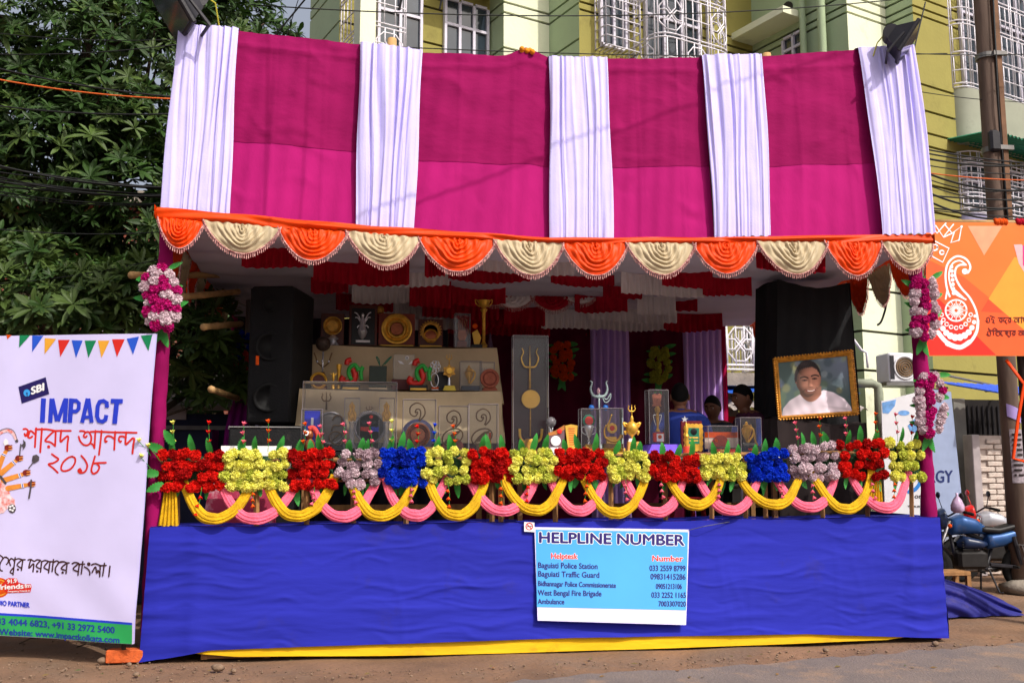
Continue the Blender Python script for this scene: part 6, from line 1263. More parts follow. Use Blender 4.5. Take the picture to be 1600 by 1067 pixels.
    mesh = body.mesh('body', True); mesh.materials.append(SKIN); mesh.materials.append(shirt); mesh.materials.append(TROU)
    for i, p in enumerate(mesh.polygons):
        c = p.center
        if i < nb: p.material_index = 2 if (c.z < .53 and (abs(c.x) < .2) and not (c.z > .54 and c.y < -.2)) and not (c.y < -.2 and c.z > .545) else 0 if (c.z > 1.035 or (c.y < -.10 and c.z > .54 and c.z < .70)) else 1
    link('body', mesh, None, root)
    hm = MB()
    def hair(u, v):
        a = 2 * PI * u; fr = -math.cos(a); lim = lerp(.36, .62, .5 + .5 * math.cos(a - PI)) if True else .5
        lim = .34 + .30 * (.5 - .5 * math.cos(a)); lim = min(.64, max(.30, lim)); return head(u, v * lim, .06 - .05 * v ** 6)
    hm.grid(hair, 40, 12, True); link('hair', hm.mesh('hair', True), HAIR, root)
    cm = MB(); cm.tube([V(.068 * math.cos(t * PI / 8), -.0 - lean + .066 * math.sin(t * PI / 8) , 1.03 + .02 * math.sin(t * PI / 8)) for t in range(16)], .017, 8, closed=True); link('collar', cm.mesh('collar', True), shirt, root)
    for s_ in (-1, 1):
        em = MB(); em.ball(hc + Rh @ V(s_ * .029, -.0765, .006), .0095, 10, 8); link('eye', em.mesh('eye', True), mat('eye_white', (190, 180, 172), rough=.3), root)
        em = MB(); em.ball(hc + Rh @ V(s_ * .029, -.0855, .006), .0045, 8, 6); link('pupil', em.mesh('pupil', True), HAIR, root)
        em = MB(); em.tube([hc + Rh @ V(s_ * .012, -.102, .027), hc + Rh @ V(s_ * .03, -.101, .033), hc + Rh @ V(s_ * .05, -.086, .027)], .004, 6); link('eyebrow', em.mesh('eyebrow', True), HAIR, root)
    em = MB(); em.tube([hc + Rh @ V(-.024, -.094, -.054), hc + Rh @ V(0, -.105, -.056), hc + Rh @ V(.024, -.094, -.054)], .0045, 6); link('mouth', em.mesh('mouth', True), mat('lips', (104, 56, 50), rough=.5), root)
    return root
def chair(label, base, facing, scale):
    root = thing('plastic_chair', label, 'chair', base, 'plastic chairs behind the counter'); root.rotation_euler.z = facing; root.scale = (scale,) * 3; M_ch = mat('white_plastic', (200, 196, 208), rough=.4, var=.06)
    def prt(nm, mb): link(nm, mb.mesh(nm, True), M_ch, root)
    b_ = MB(); b_.grid(lambda u, v: V(lerp(-.23, .23, u), lerp(-.24, .22, v), .40 - .03 * math.sin(PI * u) + .02 * v), 12, 8); b_.grid(lambda u, v: V(lerp(.23, -.23, u), lerp(-.24, .22, v), .385 - .03 * math.sin(PI * u) + .02 * v), 12, 8); prt('seat', b_)
    b_ = MB(); b_.grid(lambda u, v: V(lerp(-.22, .22, u) * (1 - .12 * v), .23 + .10 * v - .05 * math.sin(PI * u), lerp(.43, .86 + .04 * math.sin(PI * u), v)), 12, 8); b_.grid(lambda u, v: V(lerp(.22, -.22, u) * (1 - .12 * v), .245 + .10 * v - .05 * math.sin(PI * u), lerp(.43, .86 + .04 * math.sin(PI * u), v)), 12, 8); prt('backrest', b_)
    for x in (-1, 1):
        for y in (-.22, .22): l_ = MB(); l_.bar(V(x * .21, y, .39), V(x * .24, y * 1.15, 0), .024, 8, .018); prt('leg', l_)
        l_ = MB(); l_.tube([V(x * .25, .26, .64), V(x * .27, .0, .63), V(x * .26, -.2, .60), V(x * .24, -.22, .42)], .022, 8); prt('armrest', l_)
    return root
def stool(label, p, facing, scale):
    root = thing('plastic_stool', label, 'stool', V(p.x, p.y, FLOOR), 'stools behind the counter'); root.scale = (scale,) * 3; M_st = mat('red_plastic', (170, 30, 34), rough=.4, var=.06)
    b_ = MB(); b_.cbox((0, 0, .385), (.34, .34, .03), .012); link('seat', b_.mesh('seat', False), M_st, root)
    for x in (-1, 1):
        for y in (-1, 1): l_ = MB(); l_.bar(V(x * .13, y * .13, .37), V(x * .17, y * .17, 0), .022, 8); link('leg', l_.mesh('leg', True), M_st, root)
    return root
def seat_person(px, ytop, Y, facing, sc_, shirt, lb, clb, **kw):
    p = at(px, ytop, Y); z = p.z - 1.305 * sc_; (chair if clb else (lambda *a_: None))(clb, V(p.x, Y, max(FLOOR, z)), facing, sc_); return person(lb, V(p.x, Y, max(FLOOR, z)), facing, sc_, shirt, **kw)
M_navy = mat('royal_blue_shirt', (28, 48, 128), rough=.85, var=.15, scale=6, bump=.2, bscale=12); M_plaid = mat('dark_plaid_shirt', (44, 52, 66), rough=.85, var=.6, scale=40); M_mar = mat('dark_maroon_check_shirt', (74, 30, 56), rough=.85, var=.5, scale=45)
seat_person(1062, 597, 1.35, R(168), 1.22, M_navy, 'person in a royal blue shirt seated with back to the street', None); stool('low plastic stool under the person in the blue shirt', at(1062, 597, 1.35), R(168), 1.22)
seat_person(1113, 617, 2.1, R(-22), 1.2, M_plaid, 'person in a dark plaid shirt facing the street between the other two', None, headturn=R(-18), tilt=R(8))
seat_person(1172, 600, 1.55, R(-82), 1.22, M_mar, 'person in a dark maroon checked shirt seated in profile, facing left', 'white plastic chair whose arm shows beside the maroon shirt', headturn=R(0), tilt=R(6), lean=.06)

# ================================================================== BANNERS
hb0 = at(836, 900, -.19)
def hbm(x, y, e=0):
    u = (x - 836) / 241; v = (y - 823) / 150; vz = lerp(.02, .92, v)
    return at(x, y, -.045 - .125 * vz ** 1.2 - .03 * v + .008 * math.sin(u * 7 + 1) * v + .006 * math.sin(u * 3 + v * 3) - e)
hb = thing('helpline_banner', 'sky blue helpline number banner hanging on the blue skirt', 'banner', at(955, 972, -.19))
def sheet_px(pm, c, nu, nv, e):
    tl, tr, br, bl = c
    def f(u, v): return pm(lerp(lerp(tl[0], tr[0], u), lerp(bl[0], br[0], u), v), lerp(lerp(tl[1], tr[1], u), lerp(bl[1], br[1], u), v) + (3 * math.sin(u * 9) * (v > .99) * 0), e)
    m_ = MB(); m_.grid(f, nu, nv); return m_
M_flex = mat('white_flex_sheet', (214, 207, 248), rough=.5, var=.05, scale=2, bump=.12, bscale=5)
m_ = sheet_px(hbm, ((835, 823), (1077, 827), (1072, 976), (840, 969)), 40, 24, 0); m_.grid(lambda u, v: hbm(lerp(lerp(1077, 835, u), lerp(1072, 840, u), v), lerp(lerp(827, 823, u), lerp(976, 969, u), v), -.004), 10, 6); m_.build('cloth', M_flex, hb, smooth=True)
sheet_px(hbm, ((837, 827), (1075, 831), (1072, 953), (839, 948)), 40, 20, .0015).build('blue_print', mat('sky_blue_print', (70, 160, 232), rough=.5, var=.06, scale=2), hb, smooth=True)
M_ink = mat('violet_ink', (34, 20, 104), rough=.5, var=.03)
def lt(s, x0, y0, x1, y1, h, m, bold, halo, par=hb, pm=hbm, e=.0028, nm='lettering', shear=0):
    if halo: m_ = MB(); letters(m_, pm, s, x0, y0, x1, y1, h, halo, e - .0006, n=8, shear=shear); m_.build(nm + '_outline', M_paper, par)
    m_ = MB(); letters(m_, pm, s, x0, y0, x1, y1, h, bold, e + .0006, shear=shear); return m_.build(nm, m, par)
lt('HELPLINE NUMBER', 843, 847, 1069, 851.5, 15.7, M_ink, .9, 1.7)
lt('Helptesk', 861.5, 872.2, 902.5, 872.8, 8.4, M_red, .4, .8); lt('Number', 1019.5, 876, 1067, 876.6, 8.4, M_red, .4, .8)
for s, x0, y0, x1, y1, h, n, nx0, ny0, nx1, ny1 in (('Baguiati Police Station', 841, 886.6, 933.5, 888.5, 8.4, '033 2559 8799', 1015, 891.3, 1071, 891.9), ('Baguiati Traffic Guard', 841, 900, 936.3, 902.2, 8.4, '09831415286', 1016.6, 904.4, 1071, 905),
        ('Bidhannagar Police Commissionerate', 841, 914.8, 962.2, 917.8, 7.6, '09051213106', 1025, 919.3, 1065.3, 919.6), ('West Bengal Fire Brigade', 840.3, 929.4, 939.7, 930.9, 8.2, '033 2252 1165', 1018, 933.1, 1071.5, 933.5), ('Ambulance', 840.3, 942.9, 881.6, 943.4, 7.8, '7003307020', 1029, 946.6, 1071.5, 947)):
    lt(s, x0, y0, x1, y1, h, M_ink, .3, 0); lt(n, nx0, ny0, nx1, ny1, h, M_ink, .3, 0)
m_ = MB(); m_.tube([hbm(1076, 828, .004), at(1100, 822, -.1), at(1140, 815, -.03)], .003, 4); m_.build('tie_string', M_steel, hb)
ns = thing('no_smoking_sign', 'small white no smoking card at the corner of the helpline banner', 'sign', at(826, 831, -.05))
nsm = lambda x, y, e=0: at(x, y, -.05) + V(0, -e, 0)
m_ = MB(); m_.poly([nsm(819, 815), nsm(835, 816), nsm(835, 831), nsm(819, 830)], (0, .006, 0)); m_.build('card', M_paper, ns)
m_ = MB(); stroke(m_, nsm, ell(827, 822, 5.2, n=24) + [(832.2, 822)], 1.3, .002, smooth=False); stroke(m_, nsm, [(823.5, 818.5), (830.5, 825.5)], 1.2, .003, smooth=False); m_.build('red_ring', M_red, ns)
m_ = MB(); stroke(m_, nsm, [(823, 822.5), (831, 821.5)], 1.1, .0015, smooth=False, cap=False); m_.build('cigarette', M_black_p, ns)
# ---- left white banner
TRb = at(243, 521, -.13); BRb = at(208, 1006, -.13); dr = ((TRb + BRb) / 2 - CAM).dot(_f); Lb = CAM + ray(-150, 750) * (dr * 1.067)
nbn = (BRb - TRb).cross(Lb - TRb).normalized(); nbn = nbn if nbn.y < 0 else -nbn
def wbm(x, y, e=0):
    p = hit(x, y, TRb, nbn); w_ = .012 * math.sin(x * .03 + y * .012) * math.sin(y * .011) + .006 * math.sin(x * .055 - y * .05) * (max(0, (y - 840)) / 160) ; return p + nbn * (e + w_)
wb = thing('white_banner', 'large white festival banner on a frame at left, with blue and red lettering', 'banner', BRb)
m_ = MB(); m_.grid(lambda u, v: wbm(lerp(-150, lerp(243, 208, v), u), lerp(lerp(527, 521, u), lerp(982, 1006, u), v)), 60, 60); m_.build('cloth', M_flex, wb, smooth=True)
m_ = MB(); m_.grid(lambda u, v: wbm(lerp(lerp(243, 208, v), -150, u), lerp(lerp(521, 527, u), lerp(1006, 982, u), v), -.02), 30, 30); m_.build('cloth_back', M_flex, wb, smooth=True)
for p, q in (((231, 526), (197, 1000)), ((231, 527), (-150, 531)), ((197, 999), (-150, 975)), ((60, 526), (40, 996))):
    m_ = MB(); m_.tube([wbm(*p, -.045), wbm(*q, -.045)], .022, 6); m_.build('frame_batten', M_wood, wb)
a = wbm(188, 1000, -.05); m_ = MB(); m_.tube([a, V(a.x, a.y + .02, .105)], .018, 6); m_.build('frame_leg', mat('dark_timber2', (50, 38, 32), rough=.8), wb)
m_ = MB(); a = wbm(-60, 980, -.05); m_.tube([a, V(a.x, a.y + .02, 0)], .02, 6); m_.build('frame_leg', M_wood, wb)
CB = lambda X, Y: (X / 3.44, 520 + Y / 3.44)
M_pyel = mat('amber_print', (230, 164, 50), rough=.6, var=.06); M_dgr = mat('flag_green', (14, 128, 80), rough=.6, var=.06); M_dbl = mat('flag_blue', (36, 86, 206), rough=.6, var=.06)
for tri, m in (([(35, 10), (62, 12), (40, 35)], M_for), ([(105, 13), (160, 13), (102, 80)], M_dgr), ([(172, 14), (232, 15), (173, 103)], M_dbl), ([(240, 28), (302, 32), (240, 115)], M_pyel), ([(313, 38), (377, 38), (325, 130)], M_red), ([(387, 40), (447, 42), (410, 135)], M_dbl), ([(458, 42), (520, 42), (477, 135)], M_dgr), ([(530, 42), (592, 42), (547, 135)], M_pyel), ([(605, 35), (672, 35), (630, 130)], M_red), ([(683, 32), (748, 20), (716, 117)], M_dbl), ([(757, 15), (818, 10), (798, 98)], M_dgr)):
    m_ = MB(); blob(m_, wbm, [CB(*p) for p in tri], .003); m_.build('bunting_flag', m, wb)
m_ = MB(); blob(m_, wbm, [CB(102, 290), CB(247, 238), CB(265, 328), CB(120, 380)], .003); m_.build('logo_panel', mat('navy_print', (34, 24, 92), rough=.5), wb)
m_ = MB(); blob(m_, wbm, ell(*CB(148, 323), 5.2, 5.6), .0045); m_.build('logo_circle', mat('cyan_print', (60, 160, 236), rough=.5), wb); m_ = MB(); blob(m_, wbm, ell(*CB(149, 325), 1.3), .006); stroke(m_, wbm, [CB(149, 328), CB(151, 343)], 1.1, .0062, smooth=False, cap=False); m_.build('logo_keyhole', MATS['navy_print'], wb)
lt('SBI', 50, 616.3, 69, 609.6, 11, M_paper, .8, 0, wb, wbm, .004)
# IMPACT, heavy condensed capitals
m_ = MB()
def IM(x, y): return (x, y + (x - 62) * .026)
def cap_(pts, wd, e, sm=False): stroke(m_, wbm, [IM(*p) for p in pts], wd, e, smooth=sm, cap=False)
cap_([(68.5, 622), (66, 660)], 7.4, .004)
for i, pts in enumerate(([(81, 622), (78, 660)], [(103.5, 621), (100.5, 659)], )): cap_(pts, 6.6, .0042 + i * .0002)
cap_([(82, 622), (88.5, 657)], 6, .0046); cap_([(102, 622), (90, 657)], 6, .0048)
cap_([(111.5, 621), (108.5, 659)], 7, .005); cap_([(111, 624.4), (119, 624.4), (123.2, 628), (122.6, 637), (118.5, 641), (111, 641.2)], 6.2, .0052)
cap_([(137, 620.5), (128, 658.5)], 6.4, .0054); cap_([(138, 620.5), (143.5, 658)], 6.4, .0056); cap_([(131, 649.5), (142, 649.5)], 5, .0058)
cap_([(168, 634), (167.5, 626.5), (162, 623.6), (156, 625), (153, 632), (152, 648), (155, 655), (161, 656), (166, 652.5), (167, 645.5)], 6.6, .006)
cap_([(174, 623.5), (193, 623.5)], 7, .0062); cap_([(183.4, 626.8), (180.5, 659)], 7.6, .0064)
m_.build('lettering', M_bluep, wb)
# hand-lettered Bengali lines, stroke by stroke
def strokes(groups, m, par, pm, nm='bengali_lettering', e=.0015):
    m_ = MB(); i = 0
    for (ox, oy, sc_, wd, lst) in groups:
        for pts in lst:
            i += 1
            if len(pts) == 1: x, y, r_ = pts[0]; blob(m_, pm, ell(ox + x / sc_, oy + y / sc_, r_ / sc_), e + i * .00008)
            else: stroke(m_, pm, [(ox + x / sc_, oy + y / sc_) for x, y in pts], wd, e + i * .00008)
    return m_.build(nm, m, par)
strokes([(30, 660, 12.55, 3.0, [[(90, 130), (140, 125), (175, 165), (150, 240), (125, 265), (110, 220)], [(185, 210), (215, 165), (250, 175), (300, 225)], [(215, 165), (185, 240), (175, 285), (215, 300), (255, 270)], [(330, 110), (300, 480)], [(320, 135), (450, 130), (560, 135), (690, 160), (800, 160), (1000, 160)], [(440, 115), (420, 350), (400, 580)],
        [(680, 160), (560, 270), (500, 360), (600, 385), (690, 460)], [(705, 165), (690, 460)], [(565, 475, 32)], [(815, 150), (795, 300), (800, 375), (850, 330), (930, 265), (950, 300), (935, 420), (930, 560)],
        [(625, 615), (690, 665), (755, 720), (660, 790), (560, 815), (650, 890), (745, 980)], [(1030, 665), (1090, 700), (1085, 800), (1000, 910), (870, 950), (810, 900), (850, 780), (950, 690), (1030, 665)]]),
    (120, 660, 12.55, 3.0, [[(55, 165), (110, 165), (160, 190), (130, 260), (160, 290), (195, 265)], [(160, 195), (230, 185), (280, 260), (285, 350), (250, 420), (190, 445), (120, 425), (60, 360), (30, 275)], [(280, 410), (320, 430), (355, 500)], [(370, 160), (355, 500)], [(270, 180), (400, 175), (500, 180), (700, 190), (1000, 195), (1190, 200)], [(495, 160), (475, 400), (450, 630)],
        [(765, 330), (700, 280), (620, 265), (570, 310), (575, 380), (605, 365)], [(770, 180), (755, 530)], [(985, 300), (920, 270), (860, 280), (845, 340), (870, 380), (890, 365)], [(990, 190), (975, 420), (1030, 390), (1110, 310), (1145, 330), (1125, 450), (1110, 605)],
        [(90, 650), (170, 740), (215, 850), (170, 960), (70, 985), (30, 940), (70, 905)], [(70, 945, 42)], [(370, 660), (330, 800), (300, 930), (340, 1000), (420, 960), (460, 870), (400, 800), (340, 800)], [(350, 800), (450, 790), (590, 785)]])], M_red, wb, wbm)
strokes([(0, 860, 16, 2.2, [[(-60, 90), (0, 110), (60, 150), (90, 190)], [(170, 160), (110, 170), (20, 300), (0, 420), (30, 490), (70, 500)], [(150, 165), (210, 190), (220, 270), (175, 340)], [(215, 270), (290, 190), (240, 240), (250, 300), (275, 370)], [(290, 190), (340, 215), (375, 270)], [(390, 170), (365, 400), (340, 600)], [(350, 420), (270, 530), (340, 570)], [(390, 220), (480, 195), (560, 220), (640, 220)], [(560, 225), (440, 350), (545, 430)], [(580, 250), (550, 490)], [(465, 465, 28)],
        [(710, 230), (780, 215), (860, 260), (930, 225), (1010, 235)], [(775, 230), (735, 430), (850, 320), (835, 520)], [(1020, 240), (910, 380), (1020, 450)], [(1045, 270), (1020, 530)], [(940, 510, 30)], [(1060, 265), (1130, 240), (1210, 260)], [(1210, 270), (1105, 410), (1210, 480)], [(1250, 290), (1215, 550)], [(1340, 220), (1300, 520)], [(1230, 270), (1330, 270)], [(1340, 290), (1420, 250), (1480, 290)], [(1480, 290), (1390, 420), (1385, 540), (1450, 605)], [(1480, 290), (1600, 270)]]),
    (90, 860, 16, 2.2, [[(0, 330), (60, 280), (150, 270), (230, 300), (290, 300)], [(220, 310), (85, 440), (205, 490)], [(235, 340), (205, 570)], [(120, 545, 30)], [(365, 320), (440, 290), (530, 310)], [(525, 320), (385, 450), (505, 520)], [(545, 340), (505, 610)], [(635, 270), (590, 580)], [(545, 335), (680, 330)], [(785, 330, 46)], [(675, 400), (760, 450), (810, 530), (805, 600)], [(855, 350), (950, 320), (1060, 360)], [(870, 540), (955, 400), (985, 560), (1020, 490), (1060, 560)], [(1075, 360), (1065, 640)], [(1060, 370), (1225, 365)], [(1180, 310), (1140, 620)], [(1320, 380), (1295, 640)]])], mat('brown_ink', (62, 30, 26), rough=.6), wb, wbm)
# radio logo, green foot strip
def lin(x): return 956.6 + x * .0745
m_ = sheet_px(wbm, ((-150, lin(-150) + 3.5), (208, lin(206) + 3.5), (206.5, 1005.5), (-150, 981)), 60, 8, .002); m_.build('green_strip', mat('strip_green', (44, 164, 88), rough=.6, var=.05), wb)
m_ = sheet_px(wbm, ((-150, lin(-150)), (208, lin(206)), (208, lin(206) + 3.8), (-150, lin(-150) + 3.8)), 60, 2, .0026); m_.build('blue_stripe', M_bluep, wb)
M_dbt = mat('deep_blue_ink', (32, 60, 150), rough=.6)
lt('+91 33 4044 6823, +91 33 2972 5400', -27, 972, 180, 988.5, 9.6, M_dbt, .5, 0, wb, wbm, .0034); lt('Website: www.impactkolkata.com', 1.2, 990, 187.5, 1003.5, 9, M_dbt, .5, 0, wb, wbm, .0034); lt('RADIO PARTNER', -11, 943.5, 46, 948.6, 7.4, M_bluep, .35, 0, wb, wbm, .004)
m_ = MB(); blob(m_, wbm, ell(0, 917.5, 15.5), .0014); m_.build('radio_logo_disc', M_for, wb); m_ = MB(); stroke(m_, wbm, ell(0, 917.5, 12, n=28) + [(12, 917.5)], 1.8, .0018, smooth=False); stroke(m_, wbm, ell(0, 917.5, 7.5, n=28) + [(7.5, 917.5)], 1.8, .002, smooth=False); m_.build('radio_logo_ring', M_pyel, wb)
m_ = MB(); blob(m_, wbm, [(11, 904), (14, 902.5), (27, 903), (29.5, 909), (38, 912), (49, 912), (50, 917), (48, 924.5), (14, 926), (6, 922), (4, 912)], .0024); m_.build('radio_logo_plate', M_red, wb)
lt('91.9', 12.5, 911, 27, 909.5, 6, M_paper, .4, 0, wb, wbm, .0034); lt('friends', -1, 920.5, 37.5, 918.5, 7.4, M_paper, .5, 0, wb, wbm, .0034); lt('fm', 39.5, 918, 48.5, 917, 6, M_paper, .3, 0, wb, wbm, .0034); lt('Frequency Friends ki', 13.5, 924.6, 47.5, 923.4, 2.6, M_paper, .1, 0, wb, wbm, .0034)
# many-armed figure: only its right arms with their weapons reach into the picture
CD = lambda X, Y: (X / 6.67, 660 + Y / 6.67)
M_arm = mat('print_arm_orange', (238, 150, 62), rough=.6, var=.2, scale=20); M_hand = mat('print_hand_red', (136, 38, 26), rough=.6, var=.4, scale=40); M_pat = mat('print_pattern', (196, 96, 84), rough=.6, var=.9, scale=30, c2=(240, 230, 236)); M_dkp = mat('print_grey', (84, 76, 82), rough=.6, var=.4, scale=30)
def prt_(name, m, fn): q_ = MB(); fn(q_); q_.build(name, m, wb)
for i, (p, q, hnd) in enumerate((((-10, 480), (48, 335), (95, 262)), ((10, 535), (148, 415), (200, 372)), ((40, 602), (205, 548), (272, 522)), ((85, 684), (232, 656), (322, 640)))):
    prt_('printed_arm', M_arm, lambda q_: stroke(q_, wbm, [CD(*p), CD(*q), CD(lerp(q[0], hnd[0], .7), lerp(q[1], hnd[1], .7))], (8.5, 5), .0032 + i * .0003, smooth=False))
    dx, dy = hnd[0] - p[0], hnd[1] - p[1]; l = math.hypot(dx, dy); nx_, ny_ = -dy / l, dx / l
    prt_('printed_bangle', M_paper, lambda q_: stroke(q_, wbm, [CD(q[0] + nx_ * 24, q[1] + ny_ * 24), CD(q[0] - nx_ * 24, q[1] - ny_ * 24)], 3.6, .005, smooth=False, cap=False)); prt_('printed_bangle_line', M_bluep, lambda q_: stroke(q_, wbm, [CD(q[0] + nx_ * 22 + 2, q[1] + ny_ * 22), CD(q[0] - nx_ * 22 + 2, q[1] - ny_ * 22)], 1.2, .006, smooth=False, cap=False))
    prt_('printed_hand', M_hand, lambda q_: blob(q_, wbm, ell(*CD(*hnd), 5.6, 4.8), .0055))
    for f_ in range(4): prt_('printed_finger', M_arm if f_ % 2 else M_hand, lambda q_: stroke(q_, wbm, [CD(hnd[0] + 8, hnd[1] - 20 + f_ * 13), CD(hnd[0] + 40, hnd[1] - 24 + f_ * 13)], 1.5, .006 + f_ * .0002, smooth=False))
prt_('printed_axe', M_dkp, lambda q_: (stroke(q_, wbm, [CD(210, 345), CD(222, 225)], 1.6, .0065, smooth=False), blob(q_, wbm, [CD(*p) for p in ((222, 240), (250, 215), (245, 175), (272, 205), (272, 245), (240, 288), (246, 255))], .0066)))
prt_('printed_mace', M_dkp, lambda q_: (stroke(q_, wbm, [CD(296, 478), CD(350, 405)], 1.6, .0065, smooth=False), blob(q_, wbm, [CD(*p) for p in ((330, 400), (340, 345), (378, 332), (406, 355), (404, 395), (355, 425))], .0066)))
prt_('printed_sword_hilt', M_dkp, lambda q_: stroke(q_, wbm, [CD(322, 600), CD(316, 690), CD(300, 788)], 2.6, .0067, smooth=False))
prt_('printed_arch', M_pat, lambda q_: stroke(q_, wbm, [CD(-40, 190), CD(0, 120), (CD(80, 85)), CD(140, 110), CD(180, 185)], 4.6, .003)); prt_('printed_arch_line', M_dkp, lambda q_: (stroke(q_, wbm, [CD(-40, 160), CD(0, 95), (CD(80, 62)), CD(150, 88), CD(188, 180)], 1, .0036), blob(q_, wbm, ell(*CD(182, 192), 2.4), .004)))
prt_('printed_shell', M_paper, lambda q_: blob(q_, wbm, [CD(*p) for p in ((45, 205), (70, 165), (95, 190), (100, 235), (60, 240))], .0045))
prt_('printed_costume', M_pat, lambda q_: blob(q_, wbm, [CD(*p) for p in ((-60, 620), (30, 620), (90, 690), (110, 760), (150, 800), (160, 880), (120, 900), (70, 900), (40, 940), (-60, 960))], .0028)); prt_('printed_costume_dark', M_dkp, lambda q_: (blob(q_, wbm, ell(*CD(125, 895), 6, 7), .0042), stroke(q_, wbm, [CD(10, 560), CD(60, 630)], 4, .0043, smooth=False))); prt_('printed_flower', M_paper, lambda q_: [blob(q_, wbm, ell(*CD(125 + 22 * math.cos(t), 890 + 26 * math.sin(t)), 1.8), .005 + t * .0001) for t in (0, 1.26, 2.5, 3.8, 5)] and None)
# ---- orange hoarding at right
oh = thing('orange_hoarding', 'orange printed hoarding with white conch ornament at the right edge', 'banner', at(1530, 556, .55)); ohp = at(1450, 347, .55)
def om(x, y, e=0): p = at(x, y, .55); p.y -= e; return p
m_ = MB(); m_.grid(lambda u, v: om(lerp(1447, 1780, u), lerp(347 + 4 * u, 556, v)), 40, 24); m_.build('cloth', mat('orange_print', (244, 116, 42), rough=.5, var=.08, scale=1.5, bump=.15, bscale=5), oh, smooth=True)
m_ = MB(); m_.grid(lambda u, v: om(lerp(1780, 1447, u), lerp(351 - 4 * u, 556, v), -.01), 20, 10); m_.build('cloth_back', M_flex, oh, smooth=True)
CO = lambda X, Y: (1450 + X / 5.08, 345 + Y / 5.08)
def ob(name, pts, m, e): q_ = MB(); blob(q_, om, [CO(*p) for p in pts], e); q_.build(name, m, oh)
ob('red_orange_field', [(-15, 300), (290, 450), (790, 860), (1400, 1000), (1400, 1066), (540, 1066), (-15, 520)], mat('red_orange_print', (246, 92, 40), rough=.5, var=.06), .0008); ob('red_field', [(-15, 520), (540, 1066), (-15, 1066)], mat('vermilion_print', (236, 38, 24), rough=.5, var=.06), .0012); ob('amber_field', [(480, 620), (685, 290), (1100, 290), (790, 890)], mat('amber_field_print', (250, 154, 50), rough=.5, var=.06), .0012); ob('dark_orange_shard', [(420, 720), (480, 620), (600, 730)], mat('shard_print', (240, 74, 36), rough=.5), .0016)
ob('pale_triangle', [(315, 42), (590, 42), (445, 275)], mat('salmon_print', (250, 158, 120), rough=.5), .0012); ob('pink_petal', [(680, 190), (745, 188), (790, 300), (800, 470), (720, 340)], mat('pale_pink_print', (250, 176, 178), rough=.5), .002); ob('magenta_petal', [(750, 200), (900, 120), (950, 300), (800, 420), (752, 350)], mat('hot_pink_print', (236, 40, 130), rough=.5), .0024)
m_ = MB(); ei = [0]
def ow(pts, wd, sm=True): ei[0] += 1; stroke(m_, om, [CO(*p) for p in pts], wd, .002 + ei[0] * .00003, smooth=sm)
def oc(x, y, r_): ei[0] += 1; blob(m_, om, ell(*CO(x, y), r_ / 5.08, n=14), .002 + ei[0] * .00003)
def oring(x, y, r_, wd): ow([(x + r_ * math.cos(2 * PI * k / 24), y + r_ * math.sin(2 * PI * k / 24)) for k in range(25)], wd, False)
ow([(172, 600), (150, 540), (138, 440), (152, 350), (195, 298), (245, 282), (305, 308), (335, 365), (315, 412), (285, 405)], 3.2); ow([(150, 560), (140, 620)], 2.6, False); oc(292, 402, 24)
ow([(300, 350), (250, 352), (218, 385), (218, 450), (260, 530), (330, 610), (380, 710), (396, 800)], 3.2); ow([(396, 790), (385, 880), (330, 965), (250, 1000), (150, 965), (78, 885)], (4, 7)); ow([(330, 960), (250, 1005), (150, 975)], 7)
ow([(300, 350), (255, 318), (200, 335), (168, 400), (170, 480), (205, 570), (300, 625)], 2.6); ow([(215, 560), (290, 620)], (5, 2), False)
for t in range(7): oc(185 + t * 3, 365 + t * 35, 15)
oring(222, 712, 84, 2.6); oring(222, 712, 18, 1.6)
for t in range(24): a_ = 2 * PI * t / 24; ow([(222 + 26 * math.cos(a_), 712 + 26 * math.sin(a_)), (222 + (80 if t % 2 == 0 else 55) * math.cos(a_), 712 + (80 if t % 2 == 0 else 55) * math.sin(a_))], 1.3, False)
for t in range(9): a_ = PI * (.06 + .88 * t / 8); oring(222 + 118 * math.cos(a_), 722 + 128 * math.sin(a_), 14, 1.6)
for t in range(11): a_ = PI * (.02 + .86 * t / 10); oc(230 + 142 * math.cos(a_), 745 + 182 * math.sin(a_), 12 + 16 * math.sin(a_))
for pts in ([(-10, 130), (165, 220), (115, 330), (-10, 260)], [(20, 20), (70, 100), (140, 20)], [(60, 40), (120, 130), (200, 30)], [(130, 30), (190, 100), (265, 45), (245, 155), (180, 175), (205, 95)], [(190, 100), (125, 130)]): ow(pts, 2.2, False)
oring(50, 212, 24, 2.6); oring(108, 252, 16, 2.4); oc(265, 48, 10)
m_.build('white_ornament', M_paper, oh)
